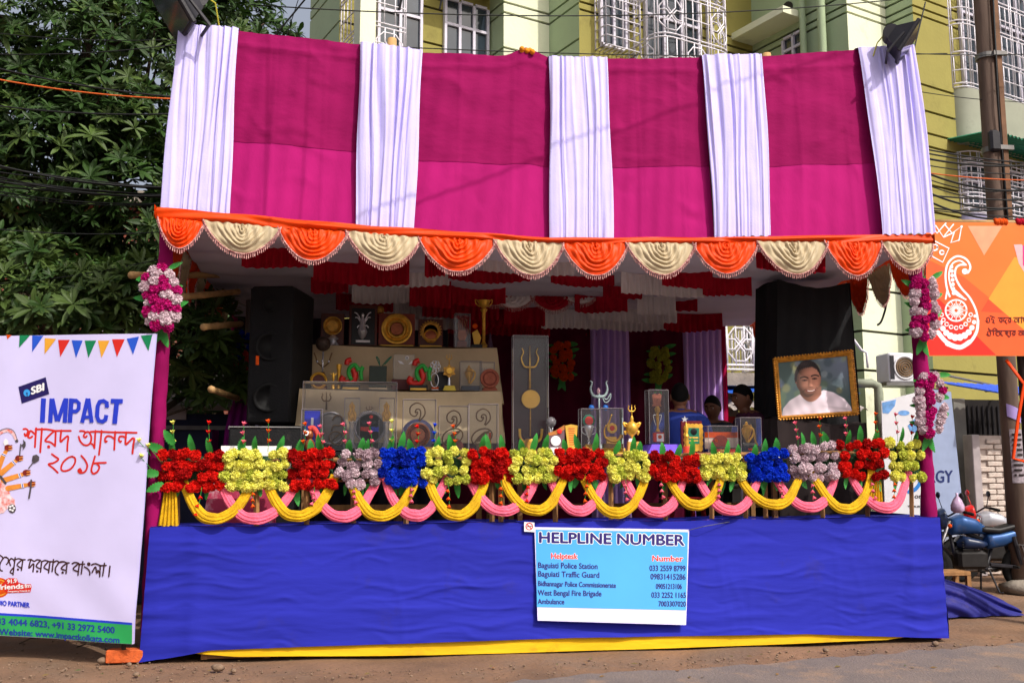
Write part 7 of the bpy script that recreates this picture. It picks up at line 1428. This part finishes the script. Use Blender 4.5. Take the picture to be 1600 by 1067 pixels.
strokes([(1520, 480, 17.8, 1.35, [[(350, 385), (400, 400), (385, 300), (440, 290), (460, 330), (455, 420), (380, 415)], [(470, 240), (540, 260), (600, 290)], [(540, 290), (510, 330), (570, 350), (580, 400), (540, 410), (600, 450)], [(790, 290), (735, 360), (800, 420), (805, 300)], [(700, 292), (1060, 292)], [(900, 300), (860, 330), (850, 380), (900, 390), (930, 340), (900, 410), (950, 455)], [(1050, 295), (985, 360), (1045, 420), (1050, 300)], [(1000, 425, 13)], [(1130, 290), (1423, 290), (1600, 290)], [(1170, 330), (1160, 390), (1220, 410), (1260, 360), (1200, 330)], [(1270, 295), (1275, 430)], [(1350, 270), (1350, 430)], [(1400, 300), (1420, 390), (1470, 370), (1480, 300), (1490, 430)],
        [(380, 750), (420, 770), (410, 680), (470, 670), (490, 720), (480, 790), (400, 780)], [(430, 580), (460, 630), (510, 650)], [(560, 650), (560, 600), (620, 590), (670, 640)], [(570, 650), (575, 780)], [(690, 700), (650, 690), (640, 740), (680, 790), (740, 770), (745, 700), (700, 680)], [(510, 655), (1180, 655)], [(800, 665), (775, 730), (800, 780), (830, 790)], [(900, 690), (950, 680), (970, 720), (910, 720), (960, 770), (1000, 820), (1040, 790), (1040, 680)], [(1170, 660), (1100, 720), (1160, 780), (1170, 665)], [(1110, 790, 13)], [(1290, 700), (1280, 750), (1340, 770), (1380, 720), (1310, 690)], [(1400, 660), (1400, 780)], [(1260, 655), (1500, 655)]])], mat('maroon_ink', (96, 18, 20), rough=.6), oh, om, e=.0045)
m_ = MB(); m_.tube([om(1448, 346, -.03), om(1780, 349, -.03)], .03, 8); m_.build('bamboo_top', M_bamboo, oh, smooth=True)
m_ = MB(); m_.tube([om(1449, 347, -.03), om(1449, 556, -.03)], .022, 8); m_.build('side_batten', M_wood, oh, smooth=True)
for px in (1556, 1590):
    m_ = MB()
    for k in range(6): m_.ball(om(px + k * 3.2, 346 + (k % 2), -.01), .035, 8, 6, (.7, 1, 1.1))
    m_.build('rope_binding', M_for if px < 1580 else M_rruf, oh, smooth=True)
p = om(1590, 450, -.08); m_ = MB(); m_.bar(V(p.x + .12, .68, 0), V(p.x + .12, .68, at(1590, 350, .68).z), .075, 10); m_.build('support_post', mat('dark_timber', (48, 36, 30), rough=.8, var=.3, scale=6), oh, smooth=True)
m_ = MB(); a, b = at(1575, 575, .62), at(1602, 720, .58); m_.tube([at(1572, 562, .6), at(1600, 600, .58), at(1590, 660, .6), at(1583, 716, .62), at(1606, 722, .58)], .02, 6, flat=.4); m_.build('orange_tie_cloth', M_or, oh, smooth=True)

# ================================================================== FLOODLIGHTS
def flood(label, c, yaw, pitch_, sc_):
    t = thing('floodlight', label, 'floodlight', c, 'floodlights on top of the stall'); Rm = Matrix.Rotation(yaw, 3, 'Z') @ Matrix.Rotation(pitch_, 3, 'X')
    def L(x, y, z): return Vector(c) + Rm @ (V(x, y, z) * sc_)
    def bx_(nm, c0, sz, m, b=.01): q_ = MB(); q_.cbox((0, 0, 0), sz, b); q_.v = [tuple(L(v[0] + c0[0], v[1] + c0[1], v[2] + c0[2])) for v in q_.v]; return q_.build(nm, m, t)
    q_ = MB()                       # tapered housing
    fr, bk = [(-.24, -.02, -.2), (.24, -.02, -.2), (.24, -.02, .2), (-.24, -.02, .2)], [(-.13, .17, -.1), (.13, .17, -.1), (.13, .17, .1), (-.13, .17, .1)]
    q_.add([L(*p) for p in fr + bk], [(3, 2, 1, 0), (4, 5, 6, 7)] + [(i, (i + 1) % 4, (i + 1) % 4 + 4, i + 4) for i in range(4)]); q_.build('housing', M_metal_b, t)
    bx_('rim', (0, -.045, 0), (.56, .045, .47), M_metal_b); bx_('front_glass', (0, -.0705, 0), (.49, .004, .40), M_glass, .001)
    q_ = MB(); q_.tube([L(-.1, .19, .02), L(.1, .19, .02)], .10 * sc_, 14); q_.build('lamp_canister', M_metal_b, t, smooth='auto')
    q_ = MB(); q_.tube([L(-.27, .02, 0), L(-.29, .06, -.3), L(.29, .06, -.3), L(.27, .02, 0)], .018 * sc_, 6); q_.build('bracket', M_metal_b, t)
    q_ = MB(); q_.tube([L(.05, .26, .05), L(.12, .3, -.1), L(.06, .24, -.3)], .007, 5); q_.build('lead', mat('yellow_lead', (190, 180, 60), rough=.5), t)
    return t
flood('black floodlight above the left end of the stall', at(278, 14, .05), R(-66), R(34), 1.0)
flood('black floodlight above the right end of the stall', at(1412, 66, -.05), R(64), R(34), .8)
for c, lb in ((at(296, 40, .18), 0), (at(1398, 76, .18), 0)): pass
# ================================================================== RIGHT SIDE STREET THINGS
# utility pole
pb_ = ground(1600, 925); xp = at(1588, 800, pb_.y).x
up_ = thing('utility_pole', 'weathered utility pole with strapped steel rail behind the orange hoarding', 'pole', (xp, pb_.y, 0))
M_upole = mat('weathered_pole', (104, 86, 76), rough=.9, var=.4, scale=5, stretch=(1, 1, .2), bump=.5, bscale=14)
m_ = MB(); m_.tube([V(xp, pb_.y, z) for z in (0, 2, 4, 6, 8, 10)], [.125, .12, .118, .115, .11, .105], 16); m_.build('post', M_upole, up_, smooth=True)
m_ = MB(); m_.box((xp + .11, pb_.y - .1, 7.2), (.07, .08, 4.6)); m_.build('steel_rail', mat('rusty_rail', (120, 88, 66), rough=.85, var=.3, scale=5), up_)
for z in (4.55, 5.9, 7.25):
    m_ = MB(); m_.lathe([(.122, 0), (.135, 0), (.135, .07), (.122, .07)], (xp, pb_.y, z), 18); m_.box((xp + .11, pb_.y - .155, z + .035), (.2, .04, .06)); m_.build('strap', M_steel, up_)
m_ = MB(); m_.cbox((xp - .1, pb_.y - .2, 6.0), (.16, .1, .3), .03); m_.build('fuse_box', M_metal_b, up_)
m_ = MB(); q = at(1570, 640, pb_.y - .18); m_.grid(lambda u, v: V(xp + .127 * math.sin(-.9 + 1.7 * u), pb_.y - .13 * math.cos(-.9 + 1.7 * u), lerp(q.z + .09, q.z - .08, v) - .10 * u), 12, 2); m_.build('purple_sticker', mat('lilac_paper', (160, 140, 200), rough=.6), up_, smooth=True)
m_ = MB(); m_.grid(lambda u, v: V(xp + .126 * math.sin(-.8 + 1.7 * u), pb_.y - .129 * math.cos(-.8 + 1.7 * u), lerp(q.z - .25, q.z - .95, v)), 12, 2); m_.build('paper_notice', mat('grey_notice', (150, 140, 148), rough=.7, var=.4, scale=30), up_, smooth=True)
m_ = MB()
for k in range(9):
    for j in range(5):
        if rnd.random() < .8: u = .2 + .12 * j; a_ = -.8 + 1.7 * u; m_.box((xp + .131 * math.sin(a_), pb_.y - .134 * math.cos(a_), q.z - .32 - k * .066), (.026, .006, .026), Matrix.Rotation(a_, 3, 'Z'))
o_ = m_.build('notice_print', M_black_p, up_); o_['kind'] = 'stuff'
m_ = MB(); m_.tube([V(xp + .08, pb_.y - .16, 9), V(xp + .02, pb_.y - .17, 6.5), V(xp + .09, pb_.y - .12, 4.2), V(xp + .05, pb_.y - .14, 3.4)], .014, 6); m_.build('cable', M_wire, up_, smooth=True)
m_ = MB(); rock(m_, (xp - .02, pb_.y - .16, .06), .3, .4); single('kerb_stone', m_, M_conc, 'broken concrete block at the foot of the utility pole', 'stone', smooth=True)
# pile of dropped cloth with a low bench
bn = thing('low_bench', 'low wooden bench half covered by dropped blue cloth, right of the stage', 'bench', (4.6, 2.1, 0))
a, b = at(1478, 896, 2.0), at(1512, 896, 2.0); zs_ = max(.2, a.z)
m_ = MB(); m_.cbox(((a.x + b.x) / 2 - .1, 2.12, zs_), (b.x - a.x + .25, .3, .05), .006); m_.build('seat', M_wood, bn)
for x in (a.x - .15, b.x):
    for y in (2.0, 2.24): m_ = MB(); m_.box((x, y, (zs_ - .026) / 2), (.05, .05, zs_ - .026)); m_.build('leg', M_wood, bn)
def heap(u, v):
    x = lerp(3.95, at(1568, 950, 1.5).x, u); H_ = .40 * (1 - u) ** .6 + .12 * (1 - u ** 4); top_ = .62; f_ = min(1, v / top_); k_ = max(0, (v - top_) / (1 - top_))
    z = H_ * (math.sin(f_ * PI / 2) ** .8 if not k_ else math.cos(k_ * PI / 2)); y = lerp(1.12, 1.62, f_ ** 1.3) + .4 * k_ + .12 * u
    ph_ = 3.6 * f_ + 2.4 * u + .25 * math.sin(u * 9); d_ = .075 * abs(math.sin(PI * ph_)) ** .8 * (1 - f_ * .4) + .02 * abs(math.sin(PI * (ph_ * 2.3 + u)))
    return V(x + .05 * math.sin(v * 6), y - d_, .012 + max(0, z + .5 * d_ * math.sin(PI * min(1, f_))))
m_ = MB(); m_.grid(heap, 80, 90); m_.build('dropped_cloth', mat('heap_blue_cloth', (26, 27, 112), rough=.7, var=.25, scale=3, dirt=((96, 80, 100), 3, .6, .4)), bn, smooth=True)
# motorcycles
def motorcycle(label, c, heading, body, accent, seatm=None):
    t = thing('motorcycle', label, 'motorcycle', c, 'motorcycles parked right of the stall'); Rm = Matrix.Rotation(heading, 3, 'Z')
    def L(x, y, z): return Vector(c) + Rm @ V(x, y, z)
    def W_(q_): q_.v = [tuple(L(*v)) for v in q_.v]; return q_
    M_rub = mat('tyre_rubber', (24, 23, 23), rough=.9, var=.2); M_chr = mat('dull_chrome', (160, 158, 160), rough=.25, metal=.9, var=.15); M_seat = mat('black_vinyl', (26, 25, 28), rough=.5, var=.2); M_eng = mat('engine_metal', (46, 44, 44), rough=.5, metal=.4, var=.3, scale=14)
    for x in (.66, -.62):
        q_ = MB(); q_.lathe([(.235, -.04), (.27, -.05), (.305, -.03), (.312, 0), (.305, .03), (.27, .05), (.235, .04), (.235, -.04)], (x, 0, .312), 32, 'Y'); wo = W_(q_).build('wheel', M_rub, t, smooth=True)
        q_ = MB(); q_.lathe([(.2, -.03), (.24, -.032), (.24, .032), (.2, .03), (.2, -.03)], (x, 0, .312), 28, 'Y')
        q_.lathe([(.05, -.05), (.06, 0), (.05, .05), (.01, .05)], (x, 0, .312), 12, 'Y')
        for k in range(10): a_ = 2 * PI * k / 10; q_.bar(V(x + .05 * math.cos(a_), .0, .312 + .05 * math.sin(a_)), V(x + .215 * math.cos(a_ + .2), .01 * (-1) ** k, .312 + .215 * math.sin(a_ + .2)), .009, 5)
        W_(q_).build('rim', M_chr if x > 0 else M_eng, wo)
    q_ = MB()
    for s_ in (-1, 1): q_.bar(V(.66, s_ * .09, .312), V(.40, s_ * .09, .92), .026, 8)
    W_(q_).build('fork', M_chr, t, smooth=True)
    def loft(secs, nm, m, n=16):      # secs: (x, zc, half-width, half-height)
        q_ = MB(); q_.grid(lambda u, v: (lambda i, f_: (lambda a_, b_: V(lerp(a_[0], b_[0], f_), math.copysign(abs(math.cos(2 * PI * u)) ** .7, math.cos(2 * PI * u)) * lerp(a_[2], b_[2], f_), lerp(a_[1], b_[1], f_) + math.copysign(abs(math.sin(2 * PI * u)) ** .7, math.sin(2 * PI * u)) * lerp(a_[3], b_[3], f_)))(secs[i], secs[i + 1]))(min(len(secs) - 2, int(v * (len(secs) - 1))), v * (len(secs) - 1) - min(len(secs) - 2, int(v * (len(secs) - 1)))), n, (len(secs) - 1) * 4, True)
        return W_(q_).build(nm, m, t, smooth=True)
    loft([(.40, .82, .05, .05), (.36, .84, .12, .11), (.22, .87, .15, .125), (.05, .85, .14, .10), (-.08, .80, .09, .06), (-.12, .79, .04, .03)], 'fuel_tank', body)
    loft([(.02, .80, .06, .02), (-.02, .81, .12, .045), (-.25, .79, .13, .05), (-.45, .84, .12, .045), (-.68, .87, .10, .04), (-.74, .88, .05, .02)], 'seat', M_seat)
    loft([(-.05, .64, .05, .02), (-.1, .65, .135, .10), (-.3, .68, .14, .10), (-.6, .78, .11, .06), (-.85, .85, .05, .03)], 'side_panel', body)
    loft([(.30, .62, .05, .03), (.22, .64, .15, .09), (.0, .62, .16, .06), (-.1, .62, .1, .02)], 'tank_shroud', accent)
    q_ = MB(); q_.cbox((.12, 0, .42), (.40, .26, .24), .04); q_.cbox((.16, 0, .58), (.16, .2, .16), .02)
    for k in range(5): q_.cbox((.16, 0, .52 + k * .032), (.20, .24, .012), .003)
    W_(q_).build('engine', M_eng, t)
    q_ = MB(); q_.tube([V(.26, -.12, .5), V(.28, -.15, .36), V(.1, -.16, .27), V(-.3, -.17, .28), V(-.75, -.19, .40)], [.022, .024, .026, .045, .05], 10); W_(q_).build('exhaust', M_chr, t, smooth=True)
    q_ = MB(); q_.tube([V(.40, 0, .9), V(.1, 0, .74), V(-.2, 0, .62), V(-.8, 0, .8)], .03, 8); q_.tube([V(.38, 0, .85), V(.3, 0, .4), V(-.1, 0, .30), V(-.2, 0, .62)], .025, 8); W_(q_).build('frame', M_metal_b, t, smooth=True)
    q_ = MB(); q_.tube([V(-.1, .1, .36), V(-.62, .1, .312)], .025, 6); q_.tube([V(-.1, -.1, .36), V(-.62, -.1, .312)], .025, 6); q_.tube([V(-.5, .12, .36), V(-.42, .12, .72)], .03, 8); q_.tube([V(-.5, -.12, .36), V(-.42, -.12, .72)], .03, 8); W_(q_).build('swingarm', M_metal_b, t)
    q_ = MB(); q_.tube([V(.26, .36, 1.02), V(.34, .2, 1.05), V(.40, .08, .98), V(.40, -.08, .98), V(.34, -.2, 1.05), V(.26, -.36, 1.02)], .013, 8); W_(q_).build('handlebar', M_metal_b, t, smooth=True)
    for s_ in (-1, 1):
        q_ = MB(); q_.bar(V(.30, s_ * .27, 1.04), V(.235, s_ * .39, 1.015), .02, 8); W_(q_).build('grip', M_rub, t, smooth=True)
        q_ = MB(); q_.tube([V(.33, s_ * .22, 1.05), V(.34, s_ * .30, 1.2)], .006, 5); q_.ball((.34, s_ * .31, 1.24), .06, 10, 6, (.25, 1, .75)); W_(q_).build('mirror', M_metal_b if s_ > 0 else accent, t, smooth=True)
        q_ = MB(); q_.ball((.44, s_ * .17, .86), .028, 8, 6); W_(q_).build('indicator', M_for, t, smooth=True)
    loft([(.40, .93, .06, .04), (.45, .94, .13, .14), (.54, .92, .12, .12), (.585, .90, .07, .07)], 'headlamp_cowl', accent); q_ = MB(); q_.ball((.575, 0, .9), .075, 12, 8, (.35, 1, 1)); W_(q_).build('headlamp', mat('lamp_glass', (200, 205, 210), rough=.1), t, smooth=True)
    q_ = MB(); q_.grid(lambda u, v: V(.66 + .345 * math.cos(R(20) + R(130) * u), lerp(-.065, .065, v), .312 + .345 * math.sin(R(20) + R(130) * u) - .012 * (2 * v - 1) ** 2), 16, 4); W_(q_).build('front_mudguard', body, t, smooth=True)
    q_ = MB(); q_.grid(lambda u, v: V(-.62 + .36 * math.cos(R(60) + R(120) * u), lerp(-.075, .075, v), .312 + .37 * math.sin(R(60) + R(120) * u)), 16, 4); W_(q_).build('rear_mudguard', M_metal_b, t, smooth=True)
    q_ = MB(); q_.tube([V(-.6, .12, .9), V(-.85, .1, .95), V(-.85, -.1, .95), V(-.6, -.12, .9)], .012, 6); W_(q_).build('grab_rail', M_chr, t, smooth=True)
    q_ = MB(); q_.tube([V(-.45, .17, .62), V(-.85, .17, .58), V(-.82, .17, .3), V(-.55, .17, .3)], .01, 6, closed=True)
    for k in range(4): q_.bar(V(-.5 - .08 * k, .17, .60), V(-.58 - .07 * k, .17, .31), .007, 5)
    W_(q_).build('leg_guard', M_chr, t)
    q_ = MB(); q_.tube([V(-.08, .1, .3), V(-.16, .17, .02), V(-.2, .2, .015)], .014, 6); W_(q_).build('side_stand', M_metal_b, t); q_ = MB(); q_.tube([V(-.08, -.1, .3), V(-.1, -.17, .02)], .014, 6); W_(q_).build('stand_leg', M_metal_b, t)
    q_ = MB(); q_.tube([V(.05, .12, .28), V(.05, .24, .27)], .015, 6); q_.tube([V(-.4, .12, .34), V(-.4, .25, .34)], .015, 6); W_(q_).build('footpeg', M_rub, t)
    q_ = MB(); q_.cbox((-.88, 0, .72), (.04, .1, .06), .01); W_(q_).build('tail_lamp', M_red, t)
    return t
M_bblue = mat('metallic_blue_paint', (40, 76, 128), dirt=((110, 100, 92), 5, .56, .5), rough=.35, metal=.3, var=.15); M_bdk = mat('dark_blue_panel', (30, 44, 74), rough=.3, var=.2); M_bsil = mat('silver_paint', (186, 186, 194), rough=.25, metal=.5, var=.1); M_bred = mat('red_paint', (206, 30, 28), rough=.3, var=.1)
g1 = ground(1532, 925); motorcycle('blue motorcycle parked beside the blue cloth heap, nearest the stall', V(g1.x, g1.y, 0), R(174), M_bblue, M_bdk)
g2 = at(1566, 800, g1.y + 1.0); motorcycle('silver and red motorcycle parked behind the blue one', V(g2.x, g1.y + 1.0, 0), R(172), M_bsil, M_bred)
p = at(1496, 790, g1.y - .3); m_ = MB(); m_.lathe([(.02, .16), (.012, .13), (.05, .08), (.085, 0), (.08, -.06), (.04, -.09), (.001, -.09)][::-1], p, 14); single('plastic_bag', m_, mat('pinkish_plastic_bag', (196, 168, 200), rough=.3, var=.4, scale=14), 'pale pink plastic bag hanging from the blue motorcycle handlebar', 'bag', smooth=True)
# advertisement board and lower wall things
ab = thing('advert_board', 'white and blue advertisement board leaning on the green wall right of the stall', 'sign', at(1440, 800, 4.9)); abm = lambda x, y, e=0: at(x, y, 4.9) + V(0, -e, 0)
M_bwh = mat('white_board', (214, 214, 220), rough=.5, var=.06)
m_ = MB(); m_.poly([abm(1377, 627), abm(1436, 612), abm(1440, 830), abm(1384, 830)], (0, .03, 0)); m_.build('left_panel', M_bwh, ab); m_ = MB(); m_.poly([abm(1438, 606), abm(1486, 612), abm(1508, 830), abm(1442, 830)], (0, .03, 0)); m_.build('right_panel', mat('blue_grey_board', (150, 164, 196), rough=.5, var=.08), ab)
m_ = MB(); blob(m_, abm, [(1378, 629), (1400, 624), (1398, 634), (1388, 646), (1379, 645)], .004); blob(m_, abm, ell(1412, 645, 9, 4), .004); blob(m_, abm, [(1418, 665), (1433, 650), (1436, 672), (1424, 678)], .0042); m_.build('blue_splash', mat('splash_blue', (110, 160, 220), rough=.5, var=.5, scale=8), ab)
m_ = MB(); stroke(m_, abm, [(1425, 732), (1436, 738), (1438, 752), (1430, 764), (1420, 768)], 6, .004); m_.build('round_logo', mat('logo_blue', (40, 120, 200), rough=.5), ab)
lt('RGY', 1451, 753.5, 1488, 753, 18, mat('navy_lettering', (34, 48, 104), rough=.5), .6, 0, ab, abm, .004)
lt('orri', 1429, 778, 1446, 779, 7, M_black_p, .2, 0, ab, abm, .004); lt('www.energy', 1418, 792, 1450, 793, 4.5, M_black_p, .1, 0, ab, abm, .004)
ac = thing('air_conditioner', 'white outdoor air conditioner unit on the green wall behind the right pole', 'air conditioner', at(1410, 598, 5.4)); c = at(1409, 574, 5.4); s_ = (at(1430, 574, 5.4) - at(1390, 574, 5.4)).x; h = at(1409, 551, 5.4).z - at(1409, 597, 5.4).z
m_ = MB(); m_.cbox((c.x, 5.6, c.z), (s_, .4, h), .02); m_.build('casing', M_bwh, ac); m_ = MB(); m_.tube([V(c.x + s_ * .12 + h * .38 * math.cos(t_ * PI / 14), 5.395, c.z + h * .38 * math.sin(t_ * PI / 14)) for t_ in range(28)], .016, 6, closed=True); m_.build('fan_ring', M_bwh, ac); m_ = MB(); m_.add([V(c.x + s_ * .12 + h * .37 * math.cos(-t_ * PI / 14), 5.392, c.z + h * .37 * math.sin(-t_ * PI / 14)) for t_ in range(28)], [tuple(range(28))]); m_.build('fan_opening', mat('rusty_fan', (120, 92, 62), rough=.8, var=.4, scale=20), ac)
m_ = MB(); m_.box((c.x - s_ * .38, 5.396, c.z), (s_ * .16, .006, h * .8)); m_.build('side_grille', M_metal_b, ac); m_ = MB(); m_.box((c.x, 5.6, c.z - h / 2 - .03), (s_ * 1.3, .45, .05)); m_.build('bracket', M_steel, ac)
for k in range(4): m_ = MB(); m_.tube([V(c.x + s_ * .12 + h * .08 * (k + .9) * math.cos(t_ * PI / 12), 5.386, c.z + h * .08 * (k + .9) * math.sin(t_ * PI / 12)) for t_ in range(24)], .005, 4, closed=True); m_.build('guard_ring', M_steel, ac)
m_ = MB(); m_.tube([at(1330, 599, 5.3), at(1362, 599, 5.3), at(1371, 603, 5.3), at(1373, 613, 5.3), at(1378, 830, 5.3)], .07, 12); single('waste_pipe', m_, mat('grey_green_pipe', (140, 146, 128), rough=.6, var=.15), 'thick grey green drain pipe with an elbow beside the black draped speaker', 'pipe', smooth=True)
m_ = MB(); m_.tube([at(1332, 528, 5.3), at(1346, 547, 5.3), at(1354, 551, 5.3), at(1356, 575, 5.3)], .02, 8); single('tube_lamp_bracket', m_, M_grille, 'white tube lamp bracket on the green wall above the portrait', 'lamp', smooth=True)
aw = thing('blue_awning', 'blue corrugated awning right of the garlanded pole', 'awning', at(1530, 630, 4.6))
A1, A2 = at(1473, 598, 5.2), at(1586, 604, 5.2); A3, A4 = at(1545, 628, 4.4), at(1606, 640, 4.4)
m_ = MB(); M_blsh = mat('blue_sheet', (64, 100, 220), rough=.5, var=.15)
def awf(u, v, o=0): a_ = lerp(A1, A2, u); b_ = lerp(A1 + V(.35, -.9, -.22), A2 + V(.45, -.9, -.26), u); p = lerp(a_, b_, v); p.z += .02 * math.sin(u * 2 * PI * 11) - o; return p
m_.grid(awf, 90, 4); m_.grid(lambda u, v: awf(1 - u, v, .006), 90, 4); m_.build('sheet', M_blsh, aw, smooth=True)
m_ = MB(); m_.tube([at(1440, 578, 5.25), at(1600, 612, 5.25)], .018, 6); m_.build('support_rod', M_steel, aw)
for px in (1480, 1580): p = at(px, 606, 5.25); m_ = MB(); m_.tube([V(p.x, 5.9, p.z), p], .02, 6); m_.build('wall_bracket', M_steel, aw)
dg_ = thing('dark_doorway', 'dark grilled doorway behind the blue motorcycle', 'door', at(1530, 830, 6.0)); a, b = at(1506, 700, 5.6), at(1600, 700, 5.6); zt = at(1530, 624, 5.6).z
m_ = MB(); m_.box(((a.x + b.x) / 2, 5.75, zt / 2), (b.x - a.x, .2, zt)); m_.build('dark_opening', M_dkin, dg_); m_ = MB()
for k in range(12): x = lerp(a.x, b.x, (k + .5) / 12); m_.bar(V(x, 5.63, .1), V(x, 5.63, zt - .1), .012, 5)
for z in (.5, 1.1, 1.7): m_.bar(V(a.x, 5.62, z), V(b.x, 5.62, z), .012, 5)
m_.build('grille', M_metal_b, dg_); m_ = MB(); m_.box((a.x - .12, 5.62, zt / 2), (.2, .3, zt)); m_.build('jamb', mat('grey_jamb', (134, 132, 126), rough=.8, var=.15), dg_)
# white-washed brick wall, brick by brick
bw = thing('whitewashed_brick_wall', 'low whitewashed brick wall behind the motorcycles', 'wall', at(1550, 830, 4.95)); a, b = at(1531, 700, 4.9), at(1612, 700, 4.9); zt = at(1550, 680, 4.9).z
m_ = MB(); m_.box(((a.x + b.x) / 2, 5.02, zt / 2), (b.x - a.x, .14, zt)); m_.build('mortar_core', mat('grey_mortar', (182, 168, 160), rough=.95, var=.2), bw); m_ = MB(); m_.cbox((a.x - .07, 5.0, zt / 2), (.13, .24, zt + .02), .01); m_.build('end_pier', mat('grey_plaster', (168, 158, 160), rough=.9, var=.15), bw)
M_wbr = mat('whitewashed_brick', (206, 192, 182), rough=.9, var=.2, scale=7, dirt=((160, 110, 90), 6, .56, .7), bump=.4, bscale=20)
bme = MB(); bme.cbox((0, 0, 0), (.235, .05, .07), .008); bme = bme.mesh('brick', False); bme.materials.append(M_wbr); rows = int(zt / .085)
for r_ in range(rows):
    for k in range(-1, int((b.x - a.x) / .25) + 1):
        x = a.x + .125 + k * .25 + (.125 if r_ % 2 else 0)
        if a.x + .1 < x < b.x - .1: o = put('brick', bme, bw, V(x, 4.943 + rnd.uniform(-.006, .004), .05 + r_ * .085), (0, rnd.uniform(-.012, .012), 0)); 
# ================================================================== CABLES
def cable(a, b, Ya, Yb, sag, r, m, lb, grp):
    p, q = at(*a, Ya), at(*b, Yb); mb = MB(); mb.tube([lerp(p, q, i / 16) - V(0, 0, sag * 4 * (i / 16) * (1 - i / 16)) for i in range(17)], r, 5); return single('overhead_cable', mb, m, lb, 'cable', grp, smooth=True, loc=(p + q) / 2)
GL = 'cables left of the stall'
for k in range(11): cable((-40, 246 + k * 5 + rnd.uniform(-3, 3)), (300, 294 + k * 2.2 + rnd.uniform(-3, 3)), 1.6 + .05 * k, 1.9, rnd.uniform(.0, .12), rnd.choice([.007, .01, .013]), M_wire, 'black cable in the thick sagging bundle left of the fascia', GL)
for a, b, m, lb, r in (((-40, 117), (275, 155), M_wire_o, 'single orange cable crossing in front of the tree', .009), ((-40, 98), (275, 152), M_wire, 'black cable just above the orange cable before the tree', .01), ((-40, 161), (275, 178), M_wire, 'black cable below the orange cable before the tree', .009), ((-40, 84), (275, 70), M_wire, 'thin black cable high across the tree, rising to the right', .006), ((-40, 48), (275, 62), M_wire, 'thin topmost black cable across the tree', .005), ((-40, 354), (262, 362), M_wire, 'thin black cable low across the tree above the banner', .006), ((-40, 446), (262, 402), M_wire, 'thin slanting cable just above the white banner', .006)):
    cable(a, b, 1.7, 1.7, .05, r, m, lb, GL)
cable((392, 8), (1500, -12), 2.6, 4.2, .25, .008, M_wire, 'thin cable crossing the sky and the building above the fascia', 'high cables'); cable((440, 64), (1480, 84), 2.4, 3.0, .1, .007, M_wire, 'thin cable running just above the top of the fascia', 'high cables')
cable((425, 62), (486, -12), 2.2, 2.0, 0, .011, M_wire, 'dark slanting cable against the sky at upper left', 'high cables'); cable((446, 62), (470, -12), 2.4, 2.2, 0, .005, M_wire, 'hair thin slanting cable against the sky at upper left', 'high cables'); cable((1446, 4), (1418, 120), 2.0, 1.2, 0, .009, M_wire, 'slanting cable behind the right floodlight', 'high cables')
GR = 'cables right of the stall'
for k in range(12): cable((1446, 232 + k * 9 + rnd.uniform(-4, 4)), (1640, 250 + k * 8 + rnd.uniform(-22, 14)), 2.4, 2.7, rnd.uniform(0, .2), rnd.choice([.008, .011, .014]), M_wire, 'black cable in the tangle between the fascia and the utility pole', GR)
cable((1446, 270), (1640, 282), 2.3, 2.6, .03, .009, M_wire_o, 'single rust orange cable among the black ones at right', GR); cable((1440, 144), (1640, 160), 3, 3, .04, .006, M_wire, 'thin twisted cable across the right balcony', GR); cable((1424, 84), (1640, 84), 2.6, 2.6, .02, .007, M_wire, 'thin level cable from the right floodlight towards the pole', GR)
for pts, lb in (([(1388, 432), (1386, 470), (1378, 500), (1371, 508)], 'black cable dangling below the right end of the valance'), ):
    mb = MB(); mb.tube(catmull([tuple(at(x, y, 1.0)) for x, y in pts], 5), .012, 6); single('dangling_cable', mb, M_wire, lb, 'cable', smooth=True)

# service cables strung high over the road; their shadows cross the fascia
for k_, (a, b, t0, t1, r_) in enumerate((((640, 334), (1112, 146), 4.2, 5.0, .013), ((428, 56), (404, 340), 4.4, 3.6, .010), ((490, 62), (462, 340), 4.4, 3.6, .007))):
    p, q = at(*a, .1) + tosun * t0, at(*b, .1) + tosun * t1; d = q - p; mb = MB(); mb.tube([p - d * .6, p, q, q + d * .6], r_, 6)
    single('overhead_cable', mb, M_wire, ('long service cable strung over the road above the stall front', 'left drop cable hanging over the road before the first magenta panel', 'thinner right drop cable hanging over the road before the first magenta panel')[k_], 'cable', 'cables over the road', loc=(p + q) / 2)

lm = MB(); rl = random.Random(5)
for i in range(46):
    x = rl.uniform(20, 1580); y = rl.uniform(1030, 1062) if rl.random() < .6 else interp([(235, 1040), (640, 1050), (1470, 1008), (1600, 985)], x) + rl.uniform(2, 8)
    p = ground(x, y); a = rl.uniform(0, 6.3); l_ = rl.uniform(.015, .04); u_ = V(math.cos(a), math.sin(a), 0) * l_; w_ = V(-math.sin(a), math.cos(a), 0) * l_ * .4
    lm.add([p - u_ + V(0, 0, .012), p + w_ + V(0, 0, .02), p + u_ + V(0, 0, .016), p - w_ + V(0, 0, .013)], [(0, 1, 2), (0, 2, 3)])
lo_ = lm.build('leaf_litter', mat('dry_leaf', (120, 82, 50), rough=.9, var=.6, scale=9, c2=(70, 84, 44))); tag(lo_, 'dry leaf scraps scattered on the dirt in front of the stall', 'leaves', kind='stuff')
